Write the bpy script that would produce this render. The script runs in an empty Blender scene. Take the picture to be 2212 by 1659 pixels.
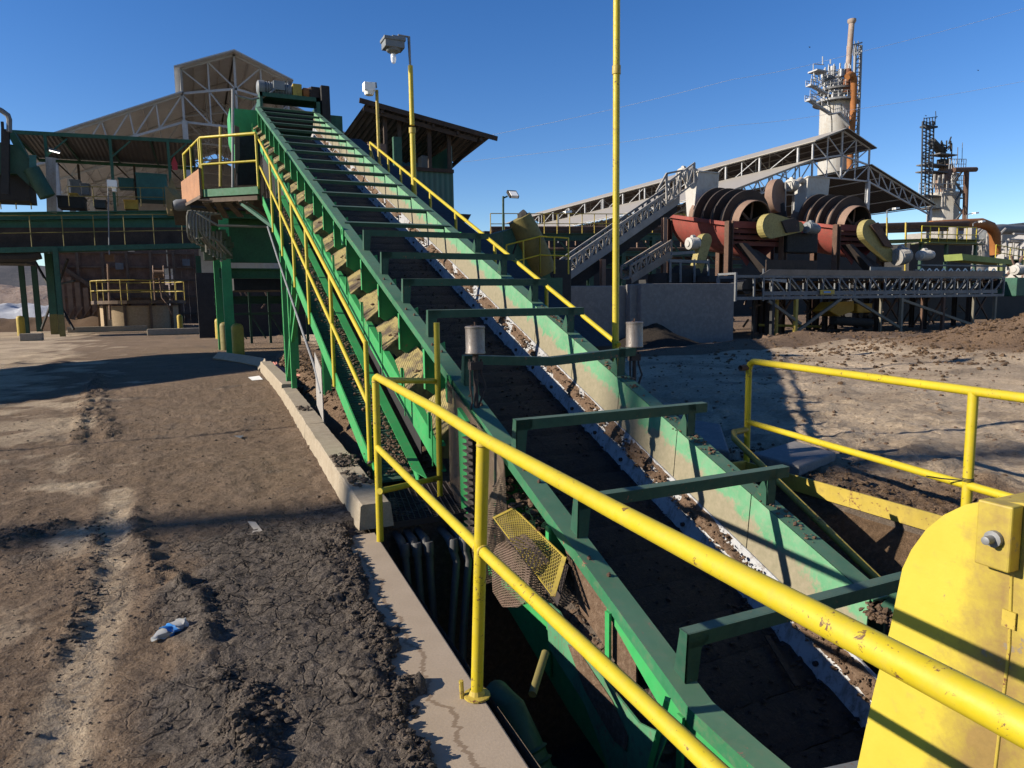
import bpy, bmesh, random
from math import *
from mathutils import Vector, Matrix, noise
random.seed(7)
SC = bpy.context.scene
# ---------------------------------------------------------------- camera, sky, sun, exposure
CAM_H = 1.6
AZ, PITCH, ROLL = radians(24.7), radians(6.64), radians(-0.8)
F0 = Vector((sin(AZ)*cos(PITCH), cos(AZ)*cos(PITCH), -sin(PITCH)))
R0 = Vector((cos(AZ), -sin(AZ), 0)); U0 = R0.cross(F0)
CR = cos(ROLL)*R0 + sin(ROLL)*U0; CU = cos(ROLL)*U0 - sin(ROLL)*R0
cd = bpy.data.cameras.new('camera'); cam = bpy.data.objects.new('camera', cd)
SC.collection.objects.link(cam); SC.camera = cam
mw = Matrix((CR, CU, -F0)).transposed().to_4x4(); mw.translation = Vector((0, 0, CAM_H))
cam.matrix_world = mw
cd.sensor_width = 36; cd.lens = 36*1500/2212; cd.clip_start = 0.05; cd.clip_end = 6000
SUN_AZ, SUN_EL = radians(281), radians(25.5)       # where the sun stands (clockwise from +Y)
w = bpy.data.worlds.new('World'); SC.world = w; w.use_nodes = True
nt = w.node_tree; bg = nt.nodes['Background']
sky = nt.nodes.new('ShaderNodeTexSky'); sky.sky_type = 'NISHITA'; sky.sun_disc = False
sky.sun_elevation = SUN_EL; sky.sun_rotation = SUN_AZ; sky.altitude = 1200
sky.air_density = 1.0; sky.dust_density = 0.15; sky.ozone_density = 2.0
hs_ = nt.nodes.new('ShaderNodeHueSaturation'); hs_.inputs['Hue'].default_value = .512; hs_.inputs['Saturation'].default_value = 1.33; hs_.inputs['Value'].default_value = 1.3; nt.links.new(sky.outputs[0], hs_.inputs['Color'])
nt.links.new(hs_.outputs[0], bg.inputs[0]); bg.inputs[1].default_value = 0.063
sd = bpy.data.lights.new('sun', 'SUN'); sun = bpy.data.objects.new('sun', sd); SC.collection.objects.link(sun)
sd.energy = 5.0; sd.angle = radians(0.5); sd.color = (1.0, 0.90, 0.76)
sdir = Vector((sin(SUN_AZ)*cos(SUN_EL), cos(SUN_AZ)*cos(SUN_EL), sin(SUN_EL)))
sun.rotation_euler = sdir.to_track_quat('Z', 'Y').to_euler()
SC.view_settings.view_transform = 'Standard'; SC.view_settings.look = 'None'
SC.view_settings.exposure = 0.9; SC.view_settings.gamma = 1
SC.render.engine = 'CYCLES'
SC.cycles.max_bounces = 5; SC.cycles.diffuse_bounces = 3; SC.cycles.transparent_max_bounces = 12

# surveying: direction seen at a measured place of the photograph, met with a real vertical or level plane
def S(x, y, X=None, Y=None, Z=None):
    d = F0 + CR*((x-1106)/1500) - CU*((y-829.5)/1500)
    t = X/d.x if X is not None else Y/d.y if Y is not None else (Z-CAM_H)/d.z
    return Vector((0, 0, CAM_H)) + d*t

# ---------------------------------------------------------------- mesh helpers
class MB:
    def __init__(s): s.v = []; s.f = []
    def add(s, vs, fs):
        n = len(s.v); s.v += [tuple(v) for v in vs]; s.f += [tuple(i+n for i in f) for f in fs]; return s
    def poly(s, pts): return s.add(pts, [tuple(range(len(pts)))])
    def box(s, a, b):
        (x0, x1), (y0, y1), (z0, z1) = [sorted((a[i], b[i])) for i in range(3)]
        return s.add([(x0,y0,z0),(x1,y0,z0),(x1,y1,z0),(x0,y1,z0),(x0,y0,z1),(x1,y0,z1),(x1,y1,z1),(x0,y1,z1)],
                     [(3,2,1,0),(4,5,6,7),(0,1,5,4),(1,2,6,5),(2,3,7,6),(3,0,4,7)])
    def plate(s, pts, off):          # polygon given a thickness vector
        off = Vector(off); pts = [Vector(p) for p in pts]; n = len(pts)
        vs = pts+[p+off for p in pts]
        return s.add(vs, [tuple(range(n))[::-1], tuple(range(n, 2*n))]+[(i, (i+1) % n, n+(i+1) % n, n+i) for i in range(n)])
    def bar(s, p, q, wd, ht, up=(0, 0, 1)):   # rectangular bar, width across, height along up
        p, q = Vector(p), Vector(q); d = (q-p).normalized(); up = Vector(up)
        if abs(d.dot(up)) > .98: up = Vector((0, 1, 0))
        sd_ = d.cross(up).normalized(); u = sd_.cross(d).normalized()
        a, b = sd_*wd/2, u*ht/2
        vs = [p-a-b, p+a-b, p+a+b, p-a+b, q-a-b, q+a-b, q+a+b, q-a+b]
        return s.add(vs, [(0,1,2,3),(7,6,5,4),(4,5,1,0),(5,6,2,1),(6,7,3,2),(7,4,0,3)])
    def angle(s, p, q, wd, ht, t=.01, up=(0,0,1), side=1):   # angle iron: flat leg on top, upright leg at one side
        p, q = Vector(p), Vector(q); d = (q-p).normalized(); up = Vector(up)
        if abs(d.dot(up)) > .98: up = Vector((0, 1, 0))
        sd_ = d.cross(up).normalized(); u = sd_.cross(d).normalized()
        s.bar(p, q, wd, t, up); o = sd_*side*(wd/2-t/2)-u*(ht/2+t/2)
        return s.bar(p+o, q+o, t, ht, up)
    def ibeam(s, p, q, wd, ht, t=.02, up=(0,0,1)):
        p, q = Vector(p), Vector(q); d = (q-p).normalized(); up = Vector(up)
        if abs(d.dot(up)) > .98: up = Vector((0, 1, 0))
        sd_ = d.cross(up).normalized(); u = sd_.cross(d).normalized()
        for k in (-1, 1): s.bar(p+u*k*(ht/2-t/2), q+u*k*(ht/2-t/2), wd, t, up)
        return s.bar(p, q, t*.8, ht-2.02*t, up)
    def tube(s, p, q, r, n=10, r2=None, caps=True):
        return s.pipe([p, q], r, n, [r, r if r2 is None else r2], caps)
    def pipe(s, pts, r, n=10, rs=None, caps=True):
        pts = [Vector(p) for p in pts]; m = len(pts); base = len(s.v); prev = None
        for i, p in enumerate(pts):
            d = (pts[min(i+1, m-1)]-pts[max(i-1, 0)]).normalized()
            if prev is None:
                up = Vector((0, 0, 1)) if abs(d.z) < .9 else Vector((1, 0, 0))
                a = d.cross(up).normalized()
            else:
                a = (prev-d*prev.dot(d)).normalized()
            prev = a; b = d.cross(a); rr = rs[i] if rs else r
            if 0 < i < m-1:
                c = (pts[i+1]-p).normalized().dot((p-pts[i-1]).normalized()); rr *= 1/max(.6, sqrt((1+c)/2))
            s.v += [tuple(p+(a*cos(2*pi*k/n)+b*sin(2*pi*k/n))*rr) for k in range(n)]
        for i in range(m-1):
            for k in range(n):
                k2 = (k+1) % n
                s.f.append((base+i*n+k, base+(i+1)*n+k, base+(i+1)*n+k2, base+i*n+k2)[::-1])
        if caps:
            s.f.append(tuple(base+k for k in range(n))); s.f.append(tuple(base+(m-1)*n+k for k in range(n))[::-1])
        return s
    def lathe(s, c, prof, axis=(0, 0, 1), n=24, a0=0, a1=2*pi, cap=True):   # prof: (radius, along axis)
        c = Vector(c); ax = Vector(axis).normalized(); u = Vector((1, 0, 0)) if abs(ax.x) < .9 else Vector((0, 1, 0))
        u = (u-ax*u.dot(ax)).normalized(); v = ax.cross(u); base = len(s.v); full = abs(a1-a0-2*pi) < 1e-6
        k_ = n if full else n+1
        for r, h in prof:
            for k in range(k_):
                t = a0+(a1-a0)*k/n; s.v.append(tuple(c+ax*h+(u*cos(t)+v*sin(t))*r))
        for i in range(len(prof)-1):
            for k in range(n):
                k2 = (k+1) % k_
                s.f.append((base+i*k_+k, base+i*k_+k2, base+(i+1)*k_+k2, base+(i+1)*k_+k))
        if cap and full:
            if prof[0][0] > 1e-4: s.f.append(tuple(base+k for k in range(n))[::-1])
            if prof[-1][0] > 1e-4: s.f.append(tuple(base+(len(prof)-1)*n+k for k in range(n)))
        return s
    def grid(s, nx, ny, fn):
        base = len(s.v)
        for j in range(ny+1):
            for i in range(nx+1): s.v.append(tuple(fn(i/nx, j/ny)))
        for j in range(ny):
            for i in range(nx):
                a = base+j*(nx+1)+i; s.f.append((a, a+1, a+nx+2, a+nx+1))
        return s
    def clump(s, c, r, sd_=0, sq=.6):
        c = Vector(c); rnd = random.Random(sd_)
        t = (1+5**.5)/2
        ico = [(-1,t,0),(1,t,0),(-1,-t,0),(1,-t,0),(0,-1,t),(0,1,t),(0,-1,-t),(0,1,-t),(t,0,-1),(t,0,1),(-t,0,-1),(-t,0,1)]
        fc = [(0,11,5),(0,5,1),(0,1,7),(0,7,10),(0,10,11),(1,5,9),(5,11,4),(11,10,2),(10,7,6),(7,1,8),(3,9,4),(3,4,2),(3,2,6),(3,6,8),(3,8,9),(4,9,5),(2,4,11),(6,2,10),(8,6,7),(9,8,1)]
        ang = rnd.random()*6.28; ca, sa = cos(ang), sin(ang)
        vs = []
        for x, y, z in ico:
            k = r/1.9*(.6+.8*rnd.random()); x, y = x*ca-y*sa, x*sa+y*ca
            vs.append((c.x+x*k, c.y+y*k*.85, c.z+z*k*sq))
        return s.add(vs, fc)
    def cut(s): s.__dict__.setdefault('cuts', []).append((len(s.v), len(s.f))); return s
    def build_each(s, name, mt, parent=None, smooth=False):
        cs = [(0, 0)]+s.__dict__.get('cuts', [])+[(len(s.v), len(s.f))]; out = []
        for (a, b_), (c_, d_) in zip(cs, cs[1:]):
            if c_ > a: q = MB(); q.v = s.v[a:c_]; q.f = [tuple(i-a for i in f) for f in s.f[b_:d_]]; out.append(q.build(name, mt, parent, smooth))
        return out
    def build(s, name, mt, parent=None, smooth=False, bevel=0):
        off = Vector(parent['_w']) if parent is not None and '_w' in parent else Vector((0, 0, 0))
        me = bpy.data.meshes.new(name); me.from_pydata([tuple(Vector(v)-off) for v in s.v], [], s.f); me.update()
        if smooth:
            me.shade_smooth(); 
        me.materials.append(mt)
        o = bpy.data.objects.new(name, me); SC.collection.objects.link(o)
        if smooth:
            md = o.modifiers.new('split', 'EDGE_SPLIT'); md.split_angle = radians(40)
        if bevel:
            md = o.modifiers.new('bevel', 'BEVEL'); md.width = bevel; md.segments = 2; md.limit_method = 'ANGLE'
        o['_w'] = tuple(off)
        if parent is not None: o.parent = parent
        return o

def tag(o, label=None, cat=None, group=None, kind=None):
    if label: o['label'] = label
    if cat: o['category'] = cat
    if group: o['group'] = group
    if kind: o['kind'] = kind
    return o
def thing(name, loc, label, cat, group=None):
    o = bpy.data.objects.new(name, None); SC.collection.objects.link(o)
    o.location = loc; o['_w'] = tuple(loc); o.empty_display_size = .2
    return tag(o, label, cat, group)
def dup(root, delta, label, group=None):
    r = root.copy(); SC.collection.objects.link(r); r.location = root.location+Vector(delta)
    r['label'] = label
    if group: r['group'] = group
    for ch in root.children:
        c = ch.copy(); SC.collection.objects.link(c); c.parent = r
        for g in ch.children:
            d = g.copy(); SC.collection.objects.link(d); d.parent = c
    return r
def fbm(x, y, z=0, o=4, sc=1.0):
    return noise.fractal(Vector((x*sc, y*sc, z)), 0.9, 2.0, o)

# ---------------------------------------------------------------- materials
def N(nt, typ, **kw):
    n = nt.nodes.new(typ)
    for k, v in kw.items():
        if k in n.inputs: n.inputs[k].default_value = v
        else: setattr(n, k, v)
    return n
def mixc(nt, fac, a, b, mode='MIX'):
    m = nt.nodes.new('ShaderNodeMix'); m.data_type = 'RGBA'; m.blend_type = mode
    for sock, val in ((m.inputs[0], fac), (m.inputs[6], a), (m.inputs[7], b)):
        if isinstance(val, (int, float)): sock.default_value = val
        elif isinstance(val, tuple): sock.default_value = (*val, 1) if len(val) == 3 else val
        else: nt.links.new(val, sock)
    return m.outputs[2]
def ramp(nt, src, a, b, ca=0., cb=1.):
    r = nt.nodes.new('ShaderNodeMapRange'); r.inputs[1].default_value = a; r.inputs[2].default_value = b
    r.inputs[3].default_value = ca; r.inputs[4].default_value = cb; nt.links.new(src, r.inputs[0]); return r.outputs[0]
def mul(nt, a, b, op='MULTIPLY'):
    m = nt.nodes.new('ShaderNodeMath'); m.operation = op
    for i, v in enumerate((a, b)):
        if isinstance(v, (int, float)): m.inputs[i].default_value = v
        else: nt.links.new(v, m.inputs[i])
    return m.outputs[0]
def newmat(name):
    m = bpy.data.materials.new(name); m.use_nodes = True; nt = m.node_tree
    return m, nt, nt.nodes['Principled BSDF']
def pos(nt, scale=(1, 1, 1), rot=(0, 0, 0)):
    g = nt.nodes.new('ShaderNodeNewGeometry'); mp = nt.nodes.new('ShaderNodeMapping')
    mp.inputs['Scale'].default_value = scale; mp.inputs['Rotation'].default_value = rot
    nt.links.new(g.outputs['Position'], mp.inputs[0]); return mp.outputs[0]
def noi(nt, vec, scale, detail=4, rough=.6, dist=0):
    n = N(nt, 'ShaderNodeTexNoise', Scale=scale, Detail=detail, Roughness=rough, Distortion=dist)
    nt.links.new(vec, n.inputs['Vector']); return n.outputs[0]
def bump(nt, bsdf, h, strength=.3, dist=.01, chain=None):
    b = N(nt, 'ShaderNodeBump', Strength=strength, Distance=dist); nt.links.new(h, b.inputs['Height'])
    if chain: nt.links.new(chain, b.inputs['Normal'])
    nt.links.new(b.outputs[0], bsdf.inputs['Normal']); return b.outputs[0]
PK = .56
def paint(name, base, rough=.45, dirt=.35, dirtc=(.10, .075, .05), chip=0.0, chipc=(.12, .045, .02), fade=.25,
          scale=1.0, dust=0.0, metal=0.0, streak=.3, spec=.5):
    base = tuple(x*PK for x in base); dirtc = tuple(x*.75 for x in dirtc)
    """painted steel: slow fading, speckled dirt, rust chips, streaks, dust on upward faces"""
    m, nt, b = newmat(name); v = pos(nt)
    n1 = noi(nt, v, 1.7*scale, 5, .65); n2 = noi(nt, v, 14*scale, 5, .7); n3 = noi(nt, pos(nt, (9, 9, .8)), 2.2*scale, 4, .6)
    lo = tuple(c*(1-fade) for c in base); hi = tuple(min(1, c*(1+fade*.5)+.012*fade) for c in base)
    c = mixc(nt, ramp(nt, n1, .3, .7), lo, hi)
    c = mixc(nt, mul(nt, ramp(nt, n2, .52, .72), dirt), c, dirtc)
    c = mixc(nt, mul(nt, ramp(nt, n3, .5, .8), streak*dirt*1.5), c, dirtc)
    if chip > 0:
        n4 = noi(nt, v, 26*scale, 6, .75, .6)
        n5 = noi(nt, v, 3*scale, 2, .5)
        c = mixc(nt, ramp(nt, mul(nt, n4, mul(nt, n5, .35, 'MULTIPLY'), 'ADD'), .865-chip*.2, .89-chip*.2), c, chipc)
    if dust > 0:
        g = nt.nodes.new('ShaderNodeNewGeometry'); sp = nt.nodes.new('ShaderNodeSeparateXYZ')
        nt.links.new(g.outputs['Normal'], sp.inputs[0])
        c = mixc(nt, mul(nt, mul(nt, ramp(nt, sp.outputs[2], .5, .95), ramp(nt, n1, .25, .7, .45, 1)), dust), c, (.115, .145, .115))
    nt.links.new(c, b.inputs['Base Color'])
    nt.links.new(ramp(nt, n2, .35, .75, rough, min(1, rough+.35)), b.inputs['Roughness'])
    b.inputs['Metallic'].default_value = metal; b.inputs['Specular IOR Level'].default_value = spec
    bump(nt, b, n2, .12, .004)
    return m
def rock(name, cols, scale=1., bstr=.6, bd=.03, rough=.95):
    m, nt, b = newmat(name); v = pos(nt)
    n1 = noi(nt, v, .6*scale, 6, .65); n2 = noi(nt, v, 9*scale, 6, .7); n3 = noi(nt, v, 60*scale, 4, .7)
    c = mixc(nt, ramp(nt, n1, .3, .7), cols[0], cols[1])
    c = mixc(nt, ramp(nt, n2, .45, .7), c, cols[2])
    c = mixc(nt, ramp(nt, n3, .35, .65, 0, .5), c, tuple(x*.55 for x in cols[0]))
    nt.links.new(c, b.inputs['Base Color']); b.inputs['Roughness'].default_value = rough
    b.inputs['Specular IOR Level'].default_value = .15
    k = bump(nt, b, n3, bstr*.7, bd*.3); bump(nt, b, n2, bstr, bd, k)
    return m
def corrugated(name, base, axis='Y', pitch=.2, dirt=.3, alt=None, holes=False, rough=.5):
    base = tuple(x*.62 for x in base); alt = tuple(x*.62 for x in alt) if alt else None; m, nt, b = newmat(name); g = nt.nodes.new('ShaderNodeNewGeometry')
    wv = N(nt, 'ShaderNodeTexWave', Scale=.314/pitch, wave_profile='SIN', bands_direction=axis)
    nt.links.new(g.outputs['Position'], wv.inputs['Vector'])
    n1 = noi(nt, pos(nt), 1.1, 5, .6); n2 = noi(nt, pos(nt, (6, 6, .6)), 1.5, 4, .6)
    c = mixc(nt, ramp(nt, n1, .3, .7, 0, .6), base, alt or tuple(x*.6 for x in base))
    c = mixc(nt, ramp(nt, n2, .5, .75, 0, dirt), c, (.10, .06, .035))
    c = mixc(nt, ramp(nt, wv.outputs[1], 0, .35, .35, 0), c, tuple(x*.5 for x in base))
    nt.links.new(c, b.inputs['Base Color']); b.inputs['Roughness'].default_value = rough
    bump(nt, b, wv.outputs[1], .8, .03)
    return m
def mesh_guard(name, base, s=45, rot=0., gap=.35, clog=.56):
    """expanded metal: diamond openings"""
    m, nt, b = newmat(name)
    g = nt.nodes.new('ShaderNodeNewGeometry'); sp = nt.nodes.new('ShaderNodeSeparateXYZ'); nt.links.new(g.outputs['Position'], sp.inputs[0])
    u = mul(nt, mul(nt, sp.outputs[1], 1.0), mul(nt, sp.outputs[0], .9), 'ADD'); vv = mul(nt, sp.outputs[2], 2.1)
    outs = []
    for sg in (1, -1):
        a = mul(nt, u, mul(nt, vv, sg), 'ADD'); a = mul(nt, a, s); a = mul(nt, a, 0, 'FRACT')
        a = mul(nt, mul(nt, a, .5, 'SUBTRACT'), 0, 'ABSOLUTE'); outs.append(a)
    mx = mul(nt, outs[0], outs[1], 'MAXIMUM')
    hole = mul(nt, mx, gap, 'LESS_THAN')
    n1 = noi(nt, pos(nt), 5, 5, .7)
    hole = mul(nt, hole, ramp(nt, n1, clog, clog+.04, 1, 0))         # clogged with dirt in places
    base = tuple(x*.6 for x in base); c = mixc(nt, ramp(nt, n1, .45, .6), base, (.09, .065, .04))
    nt.links.new(c, b.inputs['Base Color']); b.inputs['Roughness'].default_value = .8
    nt.links.new(mul(nt, 1.0, hole, 'SUBTRACT'), b.inputs['Alpha'])
    return m
M = {}
M['yellow'] = paint('yellow_rail_paint', (.72, .565, .013), .42, .34, (.34, .24, .06), .26, (.10, .05, .02), .12, 1.9, streak=.2)
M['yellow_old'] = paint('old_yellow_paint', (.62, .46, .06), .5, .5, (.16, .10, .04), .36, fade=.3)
M['yellow_guard'] = paint('housing_yellow_paint', (.78, .60, .045), .5, .35, (.35, .22, .06), .30, (.16, .08, .03), .16, 1.0, streak=.5)
M['yellow_shade'] = paint('shaded_yellow_paint', (.26, .215, .05), .6, .5)  # yellow with shade put into the colour, for parts out of the sun
M['green'] = paint('green_machine_paint', (.030, .22, .09), .5, .35, (.16, .13, .08), .15, (.22, .09, .05), .25, 1.0, dust=.55)
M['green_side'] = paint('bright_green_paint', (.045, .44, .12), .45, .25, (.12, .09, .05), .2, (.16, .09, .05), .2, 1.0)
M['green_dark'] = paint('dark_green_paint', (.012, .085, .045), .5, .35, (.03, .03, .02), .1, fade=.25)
M['green_beam'] = paint('old_green_beam', (.015, .12, .07), .55, .3, (.04, .035, .02), .15, fade=.3)
M['green_pale'] = paint('dusty_pale_green', (.20, .40, .22), .6, .75, (.34, .25, .17), .25, (.26, .12, .07), .25, 1.6, streak=.2)
M['lime'] = paint('lime_green_paint', (.33, .42, .10), .6, .4, (.2, .17, .09), .2)
M['teal'] = paint('teal_paint', (.02, .16, .15), .5, .3, (.05, .05, .04))
M['red'] = paint('red_trough_paint', (.36, .06, .04), .65, .75, (.13, .07, .045), .45, (.10, .05, .03), .3, .7)
M['rust'] = paint('rusty_steel', (.15, .08, .05), .85, .6, (.05, .03, .02), .3, (.25, .12, .06), .35, .8)
M['rust_dark'] = paint('dark_rust', (.045, .032, .028), .8, .5, (.10, .06, .04), .2, (.14, .08, .05), .35, .8)
M['rust_light'] = paint('worn_light_rust', (.33, .21, .15), .75, .4, (.14, .08, .05), .2, fade=.25)
M['orange'] = paint('orange_rust_pipe', (.45, .16, .03), .7, .35, (.2, .08, .03), .2, fade=.3, scale=.4)
M['galv'] = paint('galvanised_steel', (.32, .33, .34), .45, .3, (.14, .12, .10), 0, fade=.2, metal=.25)
M['greysteel'] = paint('grey_steel', (.20, .215, .23), .55, .4, (.09, .08, .07), .15, fade=.3)
M['dark'] = paint('dark_steel', (.022, .022, .022), .7, .5, (.05, .04, .03), 0, fade=.4)
M['black'] = paint('black_rubber', (.010, .010, .011), .7, .4, (.03, .024, .018), 0, fade=.3)
M['white'] = paint('white_steel_paint', (.62, .60, .55), .5, .35, (.28, .2, .13), .12, (.2, .1, .05), .12, .5, streak=.8)
M['white_dim'] = paint('weathered_white', (.45, .43, .40), .6, .5, (.2, .15, .1), .25, (.18, .1, .06), .2, .7, streak=.8)
M['pvc'] = paint('grey_pvc', (.15, .15, .15), .5, .3, (.07, .06, .05), 0)
M['plastic'] = paint('white_liner_plastic', (.58, .60, .62), .45, .7, (.12, .08, .05), .25, (.05, .035, .025), .1, 1.2, streak=.9)
M['concrete'] = rock('concrete', [(.31, .26, .19), (.24, .20, .145), (.36, .31, .235)], 1.2, .25, .008)
M['concrete_grey'] = rock('grey_concrete', [(.20, .19, .18), (.14, .135, .13), (.24, .225, .21)], .8, .25, .02)
M['mud'] = rock('dark_mud', [(.08, .064, .052), (.12, .095, .074), (.18, .14, .105)], 2.2, 1.0, .03)
M['mud_dry'] = rock('dry_mud', [(.15, .098, .064), (.10, .064, .042), (.21, .15, .105)], 3.0, 1.0, .02)
M['compost'] = rock('brown_compost', [(.12, .077, .045), (.085, .055, .034), (.19, .125, .078)], 2.0, 1.0, .05)
M['wood'] = paint('weathered_wood', (.20, .14, .10), .85, .6, (.09, .06, .045), 0, fade=.4, streak=.8)
M['wood_dark'] = paint('dark_plank', (.075, .05, .037), .9, .5, (.03, .02, .016), 0, fade=.4, streak=.8)
M['plywood'] = paint('orange_plywood', (.50, .24, .11), .7, .35, (.28, .12, .06), 0, fade=.25, scale=2, streak=.6)
M['motor'] = paint('grey_motor', (.26, .29, .31), .5, .3, (.10, .09, .08), 0)
M['can'] = paint('dirty_steel_can', (.36, .32, .28), .4, .7, (.17, .11, .07), .2, (.14, .07, .04), .2, 5, metal=.35, streak=.9)
M['roof_tan'] = corrugated('tan_roof_underside', (.36, .31, .25), 'X', .5, .25)
M['roof_pale'] = corrugated('pale_sheet_roof', (.52, .48, .41), 'X', .9, .15, (.42, .38, .32))
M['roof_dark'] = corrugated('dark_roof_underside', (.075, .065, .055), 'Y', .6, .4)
M['siding'] = corrugated('green_siding', (.025, .13, .10), 'X', .2, .2)
M['sheet_dark'] = corrugated('dark_roof_sheet', (.05, .045, .042), 'X', .25, .4)
M['mesh_y'] = mesh_guard('yellow_expanded_metal', (.55, .38, .06), 24)
M['mesh_g'] = mesh_guard('brown_expanded_metal', (.22, .15, .10), 34, gap=.33)
m, nt, b = newmat('glass_bulb'); b.inputs['Base Color'].default_value = (.75, .78, .8, 1); b.inputs['Roughness'].default_value = .1; b.inputs['Alpha'].default_value = .6; M['glass'] = m
def flat(name, c, r=.7):
    m, nt, b = newmat(name); b.inputs['Base Color'].default_value = (*c, 1); b.inputs['Roughness'].default_value = r; return m
M['hose'] = flat('pink_hose', (.42, .16, .12)); M['blue'] = flat('blue_label', (.03, .16, .42), .4); M['paper'] = flat('dirty_paper', (.34, .30, .24))
M['tarp'] = paint('tan_tarp', (.30, .23, .10), .9, .4, (.12, .1, .05)); M['flag'] = flat('red_cloth', (.35, .03, .05)); M['signw'] = flat('sign_white', (.75, .75, .72))
M['bright_y'] = paint('machine_yellow', (.62, .36, .02), .5, .4)
m, nt, b = newmat('clear_plastic'); b.inputs['Base Color'].default_value = (.40, .40, .38, 1); b.inputs['Roughness'].default_value = .12; b.inputs['Alpha'].default_value = .75; M['clear'] = m
m, nt, b = newmat('lamp_glow'); b.inputs['Emission Color'].default_value = (1, .97, .9, 1); b.inputs['Emission Strength'].default_value = 1.5; b.inputs['Base Color'].default_value = (.9, .9, .85, 1); M['glow'] = m
M['mesh_near'] = mesh_guard('near_yellow_mesh', (.62, .46, .05), 34, gap=.33, clog=.72)
M['mesh_far'] = mesh_guard('tan_guard_mesh', (.50, .40, .15), 62, gap=.27, clog=.66)
M['teal_beam'] = paint('teal_green_beam', (.012, .15, .10), .5, .3, (.04, .035, .02), .1, fade=.25)
M['wood_dark2'] = paint('brown_planks', (.27, .165, .12), .9, .5, (.09, .055, .04), 0, fade=.4, streak=.9)
M['wood_l'] = paint('sunlit_slats', (.32, .22, .16), .85, .4, (.15, .09, .06), 0, fade=.3)  # paler wood: the sunlight on the slats is put into the colour
M['tank'] = rock('tank_concrete', [(.34, .26, .165), (.27, .20, .13), (.40, .31, .21)], .8, .2, .02)
M['green_deep'] = paint('deep_green_panel', (.010, .13, .03), .5, .3, (.02, .03, .01), 0, fade=.3)
M['conduit'] = paint('dull_conduit', (.28, .27, .22), .55, .4, (.12, .1, .07), 0)
M['green_v'] = paint('valve_green', (.10, .16, .09), .6, .5, (.12, .1, .07), .1)
M['guard_y'] = paint('pale_guard_yellow', (.46, .39, .13), .6, .8, (.16, .10, .05), .3, (.1, .05, .03), .25)
M['galv_l'] = paint('light_galvanised', (.42, .40, .37), .55, .4, (.2, .15, .11), .1, fade=.2)
M['rustwhite'] = paint('rust_bleeding_white', (.42, .36, .30), .7, .5, (.25, .12, .06), .4, (.3, .12, .05), .3)
M['lime_dim'] = paint('dull_lime_paint', (.24, .29, .11), .6, .5, (.12, .1, .06), .2)
M['white_t'] = paint('tower_white', (.60, .585, .54), .7, .4, (.30, .22, .14), .15, (.25, .18, .10), .15, .12, streak=.9)
M['stack'] = paint('stack_white_rust', (.48, .40, .34), .7, .6, (.30, .12, .05), .4, (.28, .11, .04), .3, .2, streak=.9)
M['orange_d'] = paint('deep_rust', (.26, .10, .05), .8, .4, (.4, .2, .1), .2, scale=.3)
M['dark_blue'] = paint('dark_lattice_steel', (.035, .045, .06), .6, .3, (.03, .03, .03), 0)
M['wire'] = flat('power_cable', (.5, .53, .58))

M['roof_tan'] = paint('tan_sheet_lining', (.62, .66, .72), .7, .3, (.30, .29, .28), 0, fade=.15, scale=.15, streak=.5)
# skirt sheets: green above, brown dried splash towards the lower edge
m, nt, b = newmat('splashed_skirt'); v = pos(nt); sx = nt.nodes.new('ShaderNodeSeparateXYZ'); nt.links.new(v, sx.inputs[0])
n1 = noi(nt, v, 4, 5, .65); n2 = noi(nt, v, 22, 5, .7)
drop = mul(nt, mul(nt, sx.outputs[2], mul(nt, sx.outputs[1], .39589), 'SUBTRACT'), 1.105, 'ADD')
c = mixc(nt, ramp(nt, n1, .3, .7), (.055, .20, .092), (.11, .27, .145)); c = mixc(nt, ramp(nt, n2, .45, .75, 0, .7), c, (.18, .22, .145))
k = mul(nt, mul(nt, drop, -2.6), mul(nt, n1, .9), 'ADD'); k = mul(nt, k, mul(nt, n2, .45), 'ADD')
c = mixc(nt, ramp(nt, k, 1.02, 1.16, 0, .85), c, mixc(nt, n2, (.13, .085, .052), (.29, .235, .165)))
nt.links.new(c, b.inputs['Base Color']); b.inputs['Roughness'].default_value = .65; bump(nt, b, n2, .2, .005); M['green_pale'] = m
# guard housing: pale yellow with brown grime streaming along its seam
m, nt, b = newmat('scuffed_housing'); v = pos(nt); sx = nt.nodes.new('ShaderNodeSeparateXYZ'); nt.links.new(v, sx.inputs[0])
n1 = noi(nt, v, 3, 5, .65); n2 = noi(nt, v, 16, 6, .7); n4 = noi(nt, v, 60, 4, .7)
c = mixc(nt, ramp(nt, n1, .3, .7), (.37, .295, .022), (.43, .345, .035)); c = mixc(nt, ramp(nt, n2, .55, .75, 0, .5), c, (.28, .22, .055)); c = mixc(nt, ramp(nt, n4, .68, .74, 0, .8), c, (.20, .14, .045))
yy = mul(nt, mul(nt, mul(nt, sx.outputs[1], 1.275, 'SUBTRACT'), 0, 'ABSOLUTE'), 4.2)
kk = mul(nt, mul(nt, n2, 1.2), mul(nt, yy, mul(nt, sx.outputs[2], .55), 'ADD'), 'SUBTRACT')
c = mixc(nt, ramp(nt, kk, -.42, .35, 0, .95), c, mixc(nt, n2, (.07, .042, .018), (.26, .165, .045)))
sp1 = mul(nt, n1, n2); c = mixc(nt, ramp(nt, sp1, .385, .40, 0, .85), c, (.16, .13, .09))
nt.links.new(c, b.inputs['Base Color']); b.inputs['Roughness'].default_value = .6; bump(nt, b, n2, .25, .006); M['yellow_guard'] = m

M['heap'] = rock('black_heap', [(.022, .018, .015), (.035, .028, .022), (.05, .04, .03)], 2., 1., .05)
M['truss_w'] = None

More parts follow.
